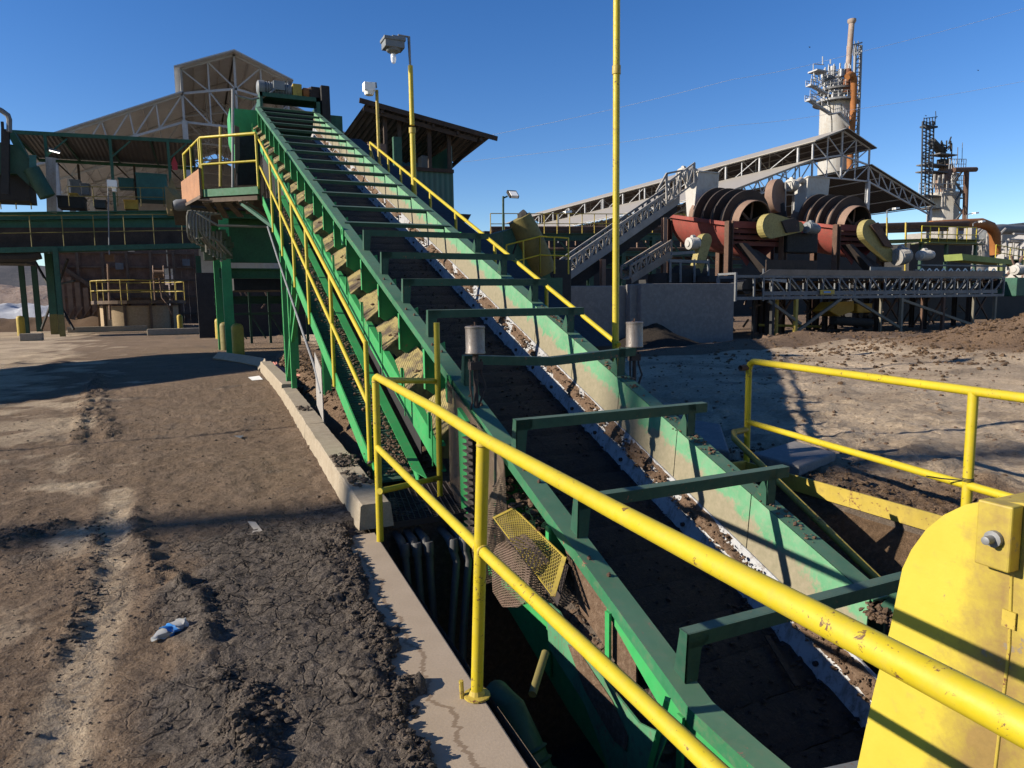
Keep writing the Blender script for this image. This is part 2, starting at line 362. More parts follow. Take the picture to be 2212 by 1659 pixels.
M['yellow_mesh'] = paint('dirty_yellow_mesh', (.55, .42, .06), .6, .6, (.20, .13, .05), .3, fade=.35, scale=2.5)
M['mesh_b'] = mesh_guard('brown_barrel_mesh', (.22, .145, .105), 30, gap=.34, clog=.66)
M['green_pale2'] = paint('muddy_green_plate', (.09, .33, .16), .6, .9, (.13, .10, .07), .35, (.12, .08, .05), .3, 1.4, streak=.6)
# ---------------------------------------------------------------- ground
def sm(a, b, x):
    t = max(0., min(1., (x-a)/(b-a))); return t*t*(3-2*t)
def pit_l(y): return .974+.0455*(max(min(y, 5), 0)-2.0)
PIT = (1.03, 4.5, -2.5, 4.95)
def curb_x(y): return 1.0+(y-4.8)*.044
RUTS = [([S(x, y, Z=0) for x, y in pl], w_, h_) for pl, w_, h_ in [
    ([(168, 955), (178, 905), (192, 850), (206, 806)], .10, .055), ([(240, 945), (222, 900), (214, 850), (216, 810)], .13, .06),
    ([(205, 1120), (200, 1210), (170, 1330), (120, 1430)], .06, .035), ([(288, 1100), (300, 1170), (322, 1215), (420, 1290), (455, 1360), (440, 1430), (470, 1500), (520, 1560), (530, 1659)], .07, .055),
    ([(10, 795), (90, 765), (130, 758)], .25, .07), ([(90, 800), (150, 775), (178, 760)], .25, .07), ([(0, 1180), (60, 1150), (120, 1140)], .12, .05),
    ([(560, 1500), (520, 1570), (470, 1640)], .05, .04), ([(600, 1520), (570, 1600), (545, 1659)], .05, .035)]]
TRACK = [S(x, y, Z=0) for x, y in ((255, 1060), (250, 1115), (245, 1200), (238, 1290), (200, 1400), (150, 1520), (120, 1640))]
def segd(x, y, pl):
    best = 9
    for a, b in zip(pl, pl[1:]):
        dx, dy = b.x-a.x, b.y-a.y; t = max(0, min(1, ((x-a.x)*dx+(y-a.y)*dy)/(dx*dx+dy*dy+1e-9)))
        best = min(best, hypot(x-a.x-dx*t, y-a.y-dy*t))
    return best
def ground(x, y):
    """height, dark mud, pale dust, brown compost"""
    h = .02*fbm(x, y, 0, 3, .35); dark = pale = comp = 0.
    d = hypot(x, y)
    if d < 30: h += .010*fbm(x, y, 3, 4, 2.2)*(1 if d < 14 else .6)
    if x < 1.9:                                   # yard on the left
        if d < 16: h += .012*fbm(x, y, 5, 5, 7)+.012*fbm(x, y, 6, 4, 2.7)
        n = fbm(x, y, 9, 4, .9)
        pale = sm(0, .95, n+(-.35-x)*.34 - (y-6)*.03+.25*fbm(x, y, 77, 4, 5))*.9
        dark = sm(-.15, .35, x+.28+.25*fbm(x, y, 1, 4, 1.6)-(y-3)*.05)*sm(5.9, 4.9, y+.5*fbm(x, y, 2, 3, 1.2))
        dark = max(dark, .55*sm(.2, .9, fbm(x, y, 31, 5, 1.1)+.1))
        if y < 7 and x > -2:
            ln = max(0, noise.noise(Vector((x*9, y*9, 1))))
            h += dark*(.012+.022*ln+.012*noise.noise(Vector((x*26, y*26, 4))))
            pale = pale*(1-dark)
        if y < 5 and x > .35:                      # ragged crust at the slab
            e = pit_l(y)-.19-.04*(4.5-y)+.10*noise.fractal(Vector((x*4, y*4, 7)), .8, 2, 4)
            k = sm(e+.03, e-.05, x)
            h = h*k+(.02+.035*noise.noise(Vector((x*22, y*22, 3))))*sm(e+.02, e-.02, x)*sm(e-.4, e-.1, x) - (1-k)*.03
            if x > pit_l(y)-.03: h = -.05
        for pl, w_, a_ in RUTS:
            if abs(pl[0].y-y) < 14:
                q = segd(x, y, pl)
                if q < 3*w_:
                    g = exp(-(q/w_)**2)*(.55+.9*noise.noise(Vector((x*11, y*11, 8))))
                    h += a_*g; dark = max(dark, min(1, g*.5)); pale *= 1-.6*min(1, max(0, g))
    if 1.2 < x < 4.9 and 4.9 < y < 24:            # spoil heaped along the conveyor
        t = sm(curb_x(y)+.32, curb_x(y)+.75, x)*sm(6.2, 8.5, y)*sm(24, 20, y)
        h += t*(.14+.012*(y-6)+.10*abs(fbm(x, y, 12, 4, 1.3))); comp = max(comp, sm(curb_x(y)+.2, curb_x(y)+.5, x)*sm(5.2, 7, y)*sm(4.9, 4.3, x))
        if x > curb_x(y)+.3: dark = max(dark, .4)
    if x > 4.2:                                    # yard on the right
        pale = max(pale, sm(4.2, 5, x)*sm(-1.1, .2, fbm(x, y, 21, 5, .45)+.35)); dark = dark*sm(5, 4.4, x)
        h += .07*fbm(x, y, 22, 5, .55)+.09*abs(fbm(x, y, 23, 5, 1.6))*sm(22, 8, d)+.03
        k = sm(-.05, .5, fbm(x, y, 25, 4, .8)-.1)
        dark = max(dark, k*.45*sm(4.4, 5.5, x)); 
        # strip of spilled compost beside the pit, and the long pile
        c = sm(6.3, 5.2, x+.6*fbm(x, y, 28, 3, 1))*sm(4.5, 4.7, x)*sm(5.5, 3.5, y)
        comp = max(comp, c); h += c*.08*abs(fbm(x, y, 29, 4, 4))
        if x > 9:
            yc = 16.0
            q = min(1, exp(-((x-23.5)/4.5)**2-((y-11.2)/3.4)**2)+.30*exp(-((x-20)/6)**2-((y-17.2)/1.2)**2))
            top = 1.25*(1+.25*fbm(x, y, 41, 4, .5))
            h += q*top+q*.12*abs(fbm(x, y, 42, 4, 2.4)); comp = max(comp, sm(.08, .3, q))
            if y > yc: comp = max(comp, .8); pale *= .3
            if y > yc: dark = max(dark, .6)
    if x < 1 and 2 < y < 7.5:
        q = segd(x, y, TRACK); pale = max(pale, (1-dark)*1.0*exp(-(q/.13)**2)); h -= .012*exp(-(q/.12)**2)*(1+noise.noise(Vector((0, y*18, 3))))
    if y > 30 and x < 3: dark = max(dark, .3*sm(30, 45, y))
    if d > 60: h *= .3
    return h, dark, pale*(1-comp), comp
def lines(segs):
    out = [segs[0][0]]
    for a, b, s0, s1 in segs:
        x = a; n = max(1, int(round(2*(b-a)/(s0+s1))))
        ws = [s0+(s1-s0)*(i+.5)/n for i in range(n)]; k = (b-a)/sum(ws)
        for q in ws: x += q*k; out.append(x)
    return out
xs = lines([(-2500, -60, 900, 30), (-60, -9, 12, .5), (-9, -1.9, .4, .05), (-1.9, PIT[0], .024, .024), (PIT[0], 1.9, .06, .06), (1.9, PIT[1], .12, .12), (PIT[1], 9, .05, .09), (9, 36, .12, .35), (36, 100, 1, 9), (100, 2500, 30, 800)])
ys = lines([(-60, PIT[2], 12, 1), (PIT[2], 1.6, .8, .2), (1.6, PIT[3], .024, .026), (PIT[3], 8, .035, .06), (8, 26, .075, .2), (26, 70, .35, 3), (70, 3500, 12, 900)])
gv = []; gc = []
for y in ys:
    for x in xs:
        xx = x+(pit_l(y)-PIT[0])*exp(-abs(x-PIT[0])*1.2) if -1 < x < 5 else x
        h, a, b_, c = ground(xx, y); gv.append((xx, y, h)); gc.append((a, b_, c, 1))
gf = []; nx = len(xs)
for j in range(len(ys)-1):
    for i in range(nx-1):
        mx, my = (xs[i]+xs[i+1])/2, (ys[j]+ys[j+1])/2
        if PIT[0] < mx < PIT[1] and PIT[2] < my < PIT[3]: continue
        a = j*nx+i; gf.append((a, a+1, a+nx+1, a+nx))
me = bpy.data.meshes.new('ground'); me.from_pydata(gv, [], gf); me.shade_smooth()
ca = me.color_attributes.new('soil', 'FLOAT_COLOR', 'POINT')
ca.data.foreach_set('color', [q for c in gc for q in c])
m, nt, b = newmat('yard_soil'); v = pos(nt)
at = nt.nodes.new('ShaderNodeVertexColor'); at.layer_name = 'soil'; sp = nt.nodes.new('ShaderNodeSeparateColor'); nt.links.new(at.outputs[0], sp.inputs[0])
n1 = noi(nt, v, 2.2, 8, .7); n2 = noi(nt, v, 17, 7, .72); n3 = noi(nt, v, 95, 4, .7); n4 = noi(nt, v, .5, 4, .6, 1.)
c = mixc(nt, ramp(nt, n2, .3, .7), (.14, .092, .057), (.31, .22, .142))
c = mixc(nt, ramp(nt, n1, .38, .7), c, (.25, .185, .132))
pf = ramp(nt, mul(nt, sp.outputs[1], mul(nt, n1, .9, 'ADD'), 'MULTIPLY'), .35, 1.0)
c = mixc(nt, pf, c, mixc(nt, ramp(nt, n2, .35, .65), (.44, .335, .225), (.70, .565, .40)))
c = mixc(nt, ramp(nt, n4, .35, .65, 0, .55), c, mixc(nt, ramp(nt, n2, .35, .65), (.10, .066, .043), (.21, .15, .102)))
df = ramp(nt, mul(nt, sp.outputs[0], mul(nt, n2, .9, 'ADD'), 'MULTIPLY'), .35, .95)
c = mixc(nt, df, c, mixc(nt, ramp(nt, n2, .35, .7), (.068, .056, .046), (.20, .168, .14)))
c = mixc(nt, sp.outputs[2], c, mixc(nt, ramp(nt, n3, .3, .7), (.10, .064, .038), (.28, .185, .115)))
c = mixc(nt, ramp(nt, n3, .5, .72, 0, .5), c, (.42, .34, .26))
wp = N(nt, 'ShaderNodeVectorMath', operation='ADD'); nt.links.new(v, wp.inputs[0])
wn = N(nt, 'ShaderNodeTexNoise', Scale=5., Detail=5.); nt.links.new(v, wn.inputs[0]); ws = N(nt, 'ShaderNodeVectorMath', operation='SCALE'); ws.inputs[3].default_value = .22
nt.links.new(wn.outputs[1], ws.inputs[0]); nt.links.new(ws.outputs[0], wp.inputs[1])
vo = nt.nodes.new('ShaderNodeTexVoronoi'); vo.feature = 'DISTANCE_TO_EDGE'; vo.inputs['Scale'].default_value = 7.5; nt.links.new(wp.outputs[0], vo.inputs['Vector'])
crack = mul(nt, mul(nt, ramp(nt, vo.outputs[0], 0, .055, 1, 0), sp.outputs[0]), ramp(nt, noi(nt, v, 1.6, 3), .42, .55))
c = mixc(nt, mul(nt, crack, .75), c, (.02, .015, .012))
nt.links.new(c, b.inputs['Base Color']); b.inputs['Roughness'].default_value = .95; b.inputs['Specular IOR Level'].default_value = .12
k = bump(nt, b, n3, 1., .022); k = bump(nt, b, n2, 1.0, .08, k); k = bump(nt, b, n1, .8, .12, k); bump(nt, b, mul(nt, crack, -1.), .9, .03, k)
me.materials.append(m); M['soil'] = m
go = bpy.data.objects.new('ground', me); SC.collection.objects.link(go); tag(go, kind='structure')
# loose clods and crumbs lying on the soil
mb = MB(); rnd = random.Random(3)
def scatter(n, fx, rmin, rmax, mb=mb):
    for i in range(n):
        x, y, ok = fx()
        if not ok: continue
        r = rmin+(rmax-rmin)*rnd.random()**3
        mb.clump((x, y, ground(x, y)[0]+r*.2), r, rnd.random())
def edge():
    y = 1.6+3.3*rnd.random(); x = pit_l(y)-.19-.04*(4.5-y)-abs(rnd.gauss(0, .09))+.03
    return x, y, True
scatter(4200, edge, .003, .016)
scatter(4500, lambda: (rnd.uniform(-1.6, .9), rnd.uniform(1.7, 5.5), True), .002, .010)
scatter(900, lambda: (rnd.uniform(-2.6, 1.3), rnd.uniform(5, 12), True), .003, .018)
def rut():
    pl, w_, a_ = rnd.choice(RUTS); i = rnd.randrange(len(pl)-1); t = rnd.random(); p = pl[i].lerp(pl[i+1], t)
    return p.x+rnd.gauss(0, w_*.8), p.y+rnd.gauss(0, w_*.8), p.y < 20
scatter(3000, rut, .003, .018)
o = mb.build('mud_clods', M['mud'], None); tag(o, 'crumbly dark mud clods strewn over the yard and along the slab edge', 'mud clods', kind='stuff')
mb = MB()
scatter(1700, lambda: (rnd.uniform(1.75, 2.9), rnd.uniform(6, 20), True), .01, .06, mb)
scatter(1500, lambda: (4.55+abs(rnd.gauss(0, .5)), rnd.uniform(2.2, 5.5), True), .005, .03, mb)
scatter(4200, lambda: (13+rnd.random()*17, 0, True) and (rnd.gauss(21, 4), rnd.gauss(12, 3.2), True), .015, .08, mb)
o = mb.build('compost_crumbs', M['compost'], None); tag(o, 'loose brown compost crumbs along the conveyor and over the long pile', 'compost', kind='stuff')
mb = MB()
scatter(1500, lambda: (rnd.uniform(4.8, 14), rnd.uniform(3.5, 15), True), .006, .035, mb)
o = mb.build('gravel', M['mud_dry'], None); tag(o, 'pale gravel scattered over the yard right of the pit', 'gravel', kind='stuff')
# pit
mb = MB(); x1, y0, y1, zb = PIT[1], PIT[2], PIT[3], -2.3
mb.poly([(pit_l(0), y0, -.02), (pit_l(5), y1, -.02), (pit_l(5), y1, zb), (pit_l(0), y0, zb)])
mb.poly([(pit_l(5), y1, -.02), (x1, y1, .05), (x1, y1, zb), (pit_l(5), y1, zb)]); mb.poly([(x1, y1, .06), (x1, y0, .06), (x1, y0, zb), (x1, y1, zb)])
tag(mb.build('pit_wall', M['mud'], None), kind='structure')
mb = MB(); mb.grid(40, 60, lambda u, v_: (pit_l(0)+(x1-pit_l(0))*u, y0+(y1-y0)*v_, zb+.12*abs(fbm(u*4, v_*7, 2, 4, 1))))
tag(mb.build('pit_floor', M['mud'], None, True), kind='structure')
mb = MB(); mb.grid(26, 90, lambda u, v_: (3.62+.90*u, 1.0+3.9*v_, -.95+.93*u**.8-.06*(1-u)+.10*fbm(u*3, v_*9, 6, 5, 1)*(1-u*u)*(u > 0)))
tag(mb.build('pit_bank', M['compost'], None, True), kind='structure')
mb = MB(); mb.plate([(.45, 1.2, 0), (pit_l(1.2), 1.2, 0), (pit_l(4.75), 4.75, 0), (.62, 4.75, 0)], (0, 0, -.14))
m, nt, b = newmat('stained_slab'); v = pos(nt); n1 = noi(nt, v, 2.5, 6, .65); n3 = noi(nt, v, 90, 4, .7)
c = mixc(nt, ramp(nt, n1, .3, .7), (.25, .195, .135), (.32, .255, .185)); c = mixc(nt, ramp(nt, n3, .4, .7, 0, .5), c, (.22, .17, .12))
sx = nt.nodes.new('ShaderNodeSeparateXYZ'); nt.links.new(v, sx.inputs[0])   # a thin wandering water stain running along the slab
wob = mul(nt, noi(nt, pos(nt, (0.001, 1, 0.001)), 3.2, 6, .7), .34); cx_ = mul(nt, mul(nt, sx.outputs[1], .05), mul(nt, wob, .53, 'ADD'), 'ADD')
dd = mul(nt, mul(nt, sx.outputs[0], cx_, 'SUBTRACT'), 0, 'ABSOLUTE')
c = mixc(nt, ramp(nt, dd, .008, .013, .75, 0), c, (.13, .085, .05))
nt.links.new(c, b.inputs['Base Color']); b.inputs['Roughness'].default_value = .9; bump(nt, b, n3, .3, .004)
tag(mb.build('concrete_slab', m, None, bevel=.008), kind='structure')
# far terrain on the left: waste hills
def hill(name, mt, x0, x1, yb, dy, hf, n=60):
    mb = MB(); mb.grid(n, 14, lambda u, v_: (x0+(x1-x0)*u, yb+dy*v_, hf(u, v_))); tag(mb.build(name, mt, None, True), kind='structure')
M['hill_grey'] = rock('grey_tailings', [(.085, .085, .09), (.11, .105, .105), (.14, .13, .12)], .03, .3, .5)
M['hill_tan'] = rock('tan_spoil', [(.24, .17, .13), (.32, .24, .19), (.42, .36, .31)], .12, 1.0, .8)
M['hill_white'] = rock('pale_spoil', [(.45, .47, .50), (.36, .36, .37), (.5, .5, .5)], .15, .6, .5)
hill('hill', M['hill_grey'], -260, 60, 420, 160, lambda u, v_: (36+4*fbm(u*9, v_, 1)-u*10)*sm(0, .75, v_)-1)
hill('terraced_hill', M['hill_tan'], -140, 40, 200, 90, lambda u, v_: (7+1.5*fbm(u*30, v_*3, 2, 5))*sm(0, .35, v_)+3*sm(.5, .6, v_)-1, 120)
hill('spoil_bank', M['hill_white'], -80, 30, 120, 50, lambda u, v_: (2.8+1.*fbm(u*40, v_*3, 3, 5))*sm(0, .6, v_)-.5, 120)
hill('dirt_bank', M['compost'], -40, -1, 62, 14, lambda u, v_: (1.1+.4*fbm(u*30, v_*3, 4, 5))*sin(pi*min(1, v_+.02))-.1, 120)
# ---------------------------------------------------------------- main inclined conveyor
MS, Z0 = .39589, -1.10525
E = atan(MS); YB = 2.30; YT = 20.0              # slope starts at YB
def zf(y): return Z0+MS*y if y > YB else max(-.19, Z0+MS*YB)-.06*(1-exp(-(YB-y)*2)) if y < YB-.01 else Z0+MS*y
CDIR = Vector((0, cos(E), sin(E))); CN = Vector((0, -sin(E), cos(E)))
PROF_Y = [.6, 1.2, 1.7, 2.0, 2.2, YB]+[YB+(YT-YB)*i/24 for i in range(1, 25)]
def strip(mb, prof, ys_, closed=False):
    """sweep a cross-section of (x, drop) along the conveyor"""
    n = len(prof); base = len(mb.v)
    for y in ys_: mb.v += [(x, y, zf(y)+dz) for x, dz in prof]
    for j in range(len(ys_)-1):
        for i in range(n if closed else n-1):
            a = base+j*n+i; b_ = base+j*n+(i+1) % n; mb.f.append((a, b_, b_+n, a+n))
    if closed: mb.f.append(tuple(base+i for i in range(n))[::-1]); mb.f.append(tuple(base+(len(ys_)-1)*n+i for i in range(n)))
    return mb
cv = thing('apron_conveyor', (2.7, 3, 0), 'long steep green conveyor with open cross bars climbing out of the pit', 'conveyor')
mb = MB(); strip(mb, [(1.9, 0), (2.03, 0), (2.03, -.012), (1.912, -.012), (1.912, -.075), (1.9, -.075)], PROF_Y, True)
o = mb.build('top_flange', M['green'], cv)
mb = MB(); strip(mb, [(2.03, -.013), (2.20, -.24), (2.20, -.85), (2.188, -.85), (2.188, -.245), (2.018, -.016)], PROF_Y, True)
mb.build('side_plate', M['green_dark'], cv)
mb = MB(); strip(mb, [(3.40, 0), (3.53, 0), (3.53, -.09), (3.518, -.09), (3.518, -.012), (3.40, -.012)], [2.56]+PROF_Y[6:], True); mb.build('top_flange', M['green'], cv)
# the right skirt is made of separate sheets, each a little dusty
ysk = [2.57]+[YB+.4+.8*i for i in range(1, 22)]+[YT]
mb = MB()
for a, b_ in zip(ysk, ysk[1:]):
    strip(mb, [(3.398, -.004), (3.365, -.365), (3.355, -.365), (3.388, .004)], [a+.004, b_-.004], True)
mb.build('skirt_plate', M['green_pale'], cv)
mb = MB(); strip(mb, [(3.515, -.09), (3.5, -.75), (3.49, -.75), (3.5, -.09)], [2.56]+PROF_Y[6:], True); mb.build('side_plate', M['green_dark'], cv)
mb = MB(); strip(mb, [(3.36, -.37), (3.345, -.50), (3.275, -.70), (3.265, -.70), (3.335, -.50), (3.35, -.37)], PROF_Y, True)
o = mb.build('liner', M['plastic'], cv)
mb = MB()
for i in range(40):
    y = 2.0+i*.42
    mb.lathe((3.292, y, zf(y)-.60), [(.016, -.01), (.016, .012), (0, .013)], (-1, 0, .04), 8); mb.cut()
mb.build_each('bolt', M['rust_dark'], o)
# apron pans caked with mud
mb = MB(); pans = [1.0+.30*i for i in range(63)]
for y in pans:
    if y+.3 > 19.6: break
    def fpan(u, v_, y=y):
        xx = 2.22+1.06*u; yy = y+.285*v_
        return (xx, yy, zf(yy)-.655+.008*v_+.014*noise.noise(Vector((xx*14, yy*14, 2)))-.012*(v_ > .97)-.02*(v_ < .02))
    mb.grid(14, 5, fpan)
m, nt, b = newmat('caked_apron'); v = pos(nt); n1 = noi(nt, v, 3, 6, .7); n2 = noi(nt, v, 34, 5, .75); n5 = noi(nt, pos(nt, (1, 5, 5)), 6, 6, .75)
c = mixc(nt, ramp(nt, n1, .35, .7), (.008, .007, .007), (.028, .021, .016)); c = mixc(nt, ramp(nt, n5, .58, .75, 0, .8), c, (.075, .055, .04)); c = mixc(nt, ramp(nt, n2, .5, .75, 0, .6), c, (.06, .045, .032))
nt.links.new(c, b.inputs['Base Color']); b.inputs['Roughness'].default_value = .85; k = bump(nt, b, n2, 1., .02); bump(nt, b, n5, .6, .02, k); M['apron'] = m
mb.build('apron_pans', m, cv, True)
mb = MB()
for i in range(2600):
    y = 1.3+9*rnd.random()**1.6; x = 2.3+.95*rnd.random() if rnd.random() < .6 else 3.27-abs(rnd.gauss(0, .07)); mb.clump((x, y, zf(y)-.645), .003+.018*rnd.random()**3, rnd.random())
for i in range(120):
    y = 1.4+4*rnd.random(); x = 2.3+.9*rnd.random(); a = rnd.random()*6.3; l = .02+.05*rnd.random(); mb.bar((x, y, zf(y)-.615), (x+l*cos(a), y+l*sin(a), zf(y+l*sin(a))-.60), .003, .003)
for k, y in enumerate((1.75, 2.75)): mb.bar((2.95+.1*k, y, zf(y)-.60), (3.05+.1*k, y+.34, zf(y+.34)-.605), .035, .012)
tag(mb.build('belt_debris', M['apron'], cv), kind='stuff')
# mud ridge packed on the ledge of the right liner
mb = MB()
for side, xa, xb in ((1, 3.30, 3.362), ):
    def fr(u, v_):
        y = 1.9+(19.4-1.9)*v_; nz = fbm(u*1.2, y*5, 3, 4, 1); n0 = fbm(0, y*1.6, 8, 3, 1); lim = .55+.5*n0
        x = xa+(xb-xa)*u; z = -.505+.135*u; x -= .028*sin(pi*u)**.6*(.6+1.1*nz)
        if u < .02: x += .05
        if n0+.7*nz < -.22: x += .06
        x += .012*noise.noise(Vector((u*6, y*40, 1)))
        return (x-.012*max(0, nz)*(u < .2), y, zf(y)+z)
    mb.grid(9, 620, fr)
mb.build('mud_ridge', M['mud_dry'], cv, True)
mb = MB()
for i in range(1500):
    y = 2.0+9*rnd.random()**1.5; mb.clump((3.32-.02*rnd.random(), y, zf(y)-.38-.15*rnd.random()), .004+.016*rnd.random()**2, rnd.random())
for i in range(260):
    y = 3.35+rnd.choice((0, .9, 1.0, 1.9, 3.1))+rnd.gauss(0, .16); mb.clump((3.46+rnd.gauss(0, .03), y, zf(y)+.004), .004+.016*rnd.random()**2, rnd.random())
for i in range(300):
    mb.clump((3.30+.22*rnd.random(), 2.47+rnd.gauss(0, .05), zf(2.5)-.04+.05*rnd.random()), .004+.018*rnd.random()**2, rnd.random())
tag(mb.build('spilled_mud', M['mud_dry'], cv), kind='stuff')
# side plates, gussets, lower channel of the visible left side
gy = [3.62, 4.42]+[5.22+.797*i for i in range(19)]
for y in gy:
    t = zf(y); mb = MB()
    mb.plate([(1.903, y, t-.078), (2.10, y, t-.02), (2.13, y, t-.60), (1.903, y, t-.44)], (0, .012, 0))
    mb.box((1.895, y-.018, t-.44), (1.907, y+.03, t-.078))
    mb.build('gusset', M['green_side'], cv)
mb = MB(); strip(mb, [(1.80, -.575), (1.85, -.575), (1.85, -.56), (1.79, -.56), (1.79, -.79), (1.85, -.79), (1.85, -.775), (1.80, -.775)], [5.35]+[5.35+(YT-5.35)*i/18 for i in range(1, 19)], True)
lc = mb.build('lower_channel', M['green_side'], cv)
mb = MB(); strip(mb, [(1.90, -.6), (1.90, -1.5), (1.91, -1.5), (1.91, -.6)], [6.2]+[7+i for i in range(13)], True); mb.build('gap_shade_plate', M['black'], cv)  # black sheet painting the shade in the gap below the channel
mb = MB()
for i in range(19):
    y = 5.5+.797*i; z = zf(y); mb.box((1.782, y, z-.83), (1.790, y+.012, z-.40)); mb.box((1.775, y+.06, z-.60), (1.8, y+.085, z-.38)); mb.cut()
mb.build_each('bracket', M['green_side'], cv)
# return roller guards of expanded metal between the gussets
for i in range(19):
    y = 5.42+.797*i+rnd.uniform(-.05, .05); z = zf(y)+rnd.uniform(-.025, .02); a, b_ = y, y+.60+rnd.uniform(-.06, .04); zb = zf(b_)+rnd.uniform(-.03, .02)
    g = MB()
    g.plate([(1.80, a, z-.55), (2.07, a+.04, z-.34), (2.07, b_, zb-.42), (1.80, b_, zb-.60)], (0, 0, .006))
    g.plate([(1.80, a, z-.55), (1.80, b_, zb-.60), (1.80, b_, zb-.70), (1.80, a, z-.65)], (-.005, 0, 0))
    g.plate([(1.80, a, z-.55), (2.07, a+.04, z-.34), (2.07, a+.04, z-.75), (1.80, a, z-.7)], (0, -.005, 0))
    q = g.build('roller_guard', M['mesh_far'], cv)
    r = MB(); r.tube((1.86, y+.3, z-.52), (2.05, y+.3, z-.50), .085, 12); r.build('roller', M['rust'], cv, True)
mb = MB()
for i in range(18):
    for q in range(16):
        y = 5.4+.797*i+rnd.random()*.08; z = zf(y); mb.clump((1.86+rnd.random()*.24, y+.02, z-.40+rnd.random()*.02), .006+.02*rnd.random()**2, rnd.random())
tag(mb.build('spilled_mud', M['mud_dry'], cv), kind='stuff')
# lug plates at the joints
for (x, y) in ((1.893, 5.28), (1.893, 9.32), (3.52, 9.25)):
    z = zf(y); mb = MB(); ring = [(.0, -.19), (.10, -.19), (.12, -.15), (.12, .0), (.08, .04), (.02, .04), (-.01, 0)]
    hole = [(.03, -.06), (.075, -.06), (.08, -.03), (.075, .01), (.05, .02), (.03, .005), (.02, -.03)]
    n = 7; vs = [Vector((x, y+a, z+b_)) for a, b_ in ring]+[Vector((x, y+a, z+b_)) for a, b_ in hole]
    vs += [p+Vector((-.014, 0, 0)) for p in vs]; fs = []
    for k in range(n):
        k2 = (k+1) % n; fs += [(k, k2, n+k2, n+k), (14+k, 14+n+k, 14+n+k2, 14+k2), (k, 14+k, 14+k2, k2), (n+k, n+k2, 14+n+k2, 14+n+k)]
    mb.add(vs, fs); mb.build('lifting_lug', M['green_side'], cv)
# raised angle-iron brackets and flat cross bars over the apron
def bracket(y, h=.235, bend=0):
    mb = MB(); z = zf(y) if y > YB else zf(y)
    n = Vector((0, -.06, 1)).normalized(); u = Vector((0, 1, .06)).normalized()
    for x0, x1 in ((1.965, 2.035), (3.42, 3.49)):
        p = Vector(((x0+x1)/2, y, z)); k = 1 if x0 < 3 else -1
        mb.plate([Vector((x0, y, z)), Vector((x1, y, z)), Vector((x1+.012*k, y, z))+n*(h-.08), Vector((x1+(.05 if k > 0 else 0), y, z))+n*(h-.055), Vector((x1+(.05 if k > 0 else .0), y, z))+n*h, Vector((x0, y, z))+n*h], u*.008)
        mb.plate([Vector(((x0 if k > 0 else x1), y, z)), Vector(((x0 if k > 0 else x1), y, z))+u*.09, Vector(((x0 if k > 0 else x1), y, z))+u*.06+n*h, Vector(((x0 if k > 0 else x1), y, z))+n*h], (.007*k, 0, 0))
    mid = Vector((2.75, y, z))+n*(h-.036-bend)
    a = Vector((1.966, y, z))+n*(h-.036); b_ = Vector((3.60, y, z))+n*(h-.036)
    for p, q in ((a, mid), (mid, b_)):
        mb.add([p-n*.036, q-n*.036, q+n*.036, p+n*.036, p-n*.036+u*.008, q-n*.036+u*.008, q+n*.036+u*.008, p+n*.036+u*.008], [(0,1,2,3), (7,6,5,4), (4,5,1,0), (6,7,3,2), (7,4,0,3), (5,6,2,1)])
        mb.add([p+n*.030+u*.009, q+n*.030+u*.009, q+n*.030+u*.065, p+n*.030+u*.065, p+n*.036+u*.009, q+n*.036+u*.009, q+n*.036+u*.065, p+n*.036+u*.065], [(3,2,1,0), (4,5,6,7), (0,1,5,4), (1,2,6,5), (2,3,7,6), (3,0,4,7)])
    # triangular gusset behind the right leg
    mb.plate([Vector((3.415, y-.002, z)), Vector((3.415, y+.11, z+.042)), Vector((3.415, y+.03, z+.17)), Vector((3.415, y+.0, z+.17))], (-.006, 0, 0))
    return mb.build('cross_bracket', M['green_dkbar'], cv)
M['green_dkbar'] = paint('bracket_green_paint', (.012, .095, .052), .5, .3, (.05, .045, .03), .2, (.16, .06, .03), .2, 1.2, dust=.5)
for y, bd in ((2.41, 0), (3.39, .004), (4.22, 0), (5.18, .05), (6.08, 0), (6.87, 0), (7.69, 0), (8.50, 0)): bracket(y, .245, bd)
mb = MB()
for y in (3.39, 4.22, 5.18, 6.08, 6.87, 7.69):
    for x, dy in ((1.945, -.16), (1.985, -.30), (3.465, -.2)): mb.lathe((x, y+dy, zf(y+dy)), [(.013, 0), (.013, .009), (.007, .012), (.007, .02), (0, .021)], CN, 6); mb.cut()
mb.build_each('bolt', M['rust'], cv)
for i in range(14):
    y = 9.64+.797*i; z = zf(y); mb = MB()
    mb.angle(Vector((1.97, y, z))+CN*.012, Vector((3.47, y, z))+CN*.012, .06, .045, .008, CN, 1)
    mb.build('cross_bar', M['green_dkbar'], cv)
for i in range(13):        # shallow brace bars seen under the cross bars against the skirt
    y = 9.9+.797*i; z = zf(y)
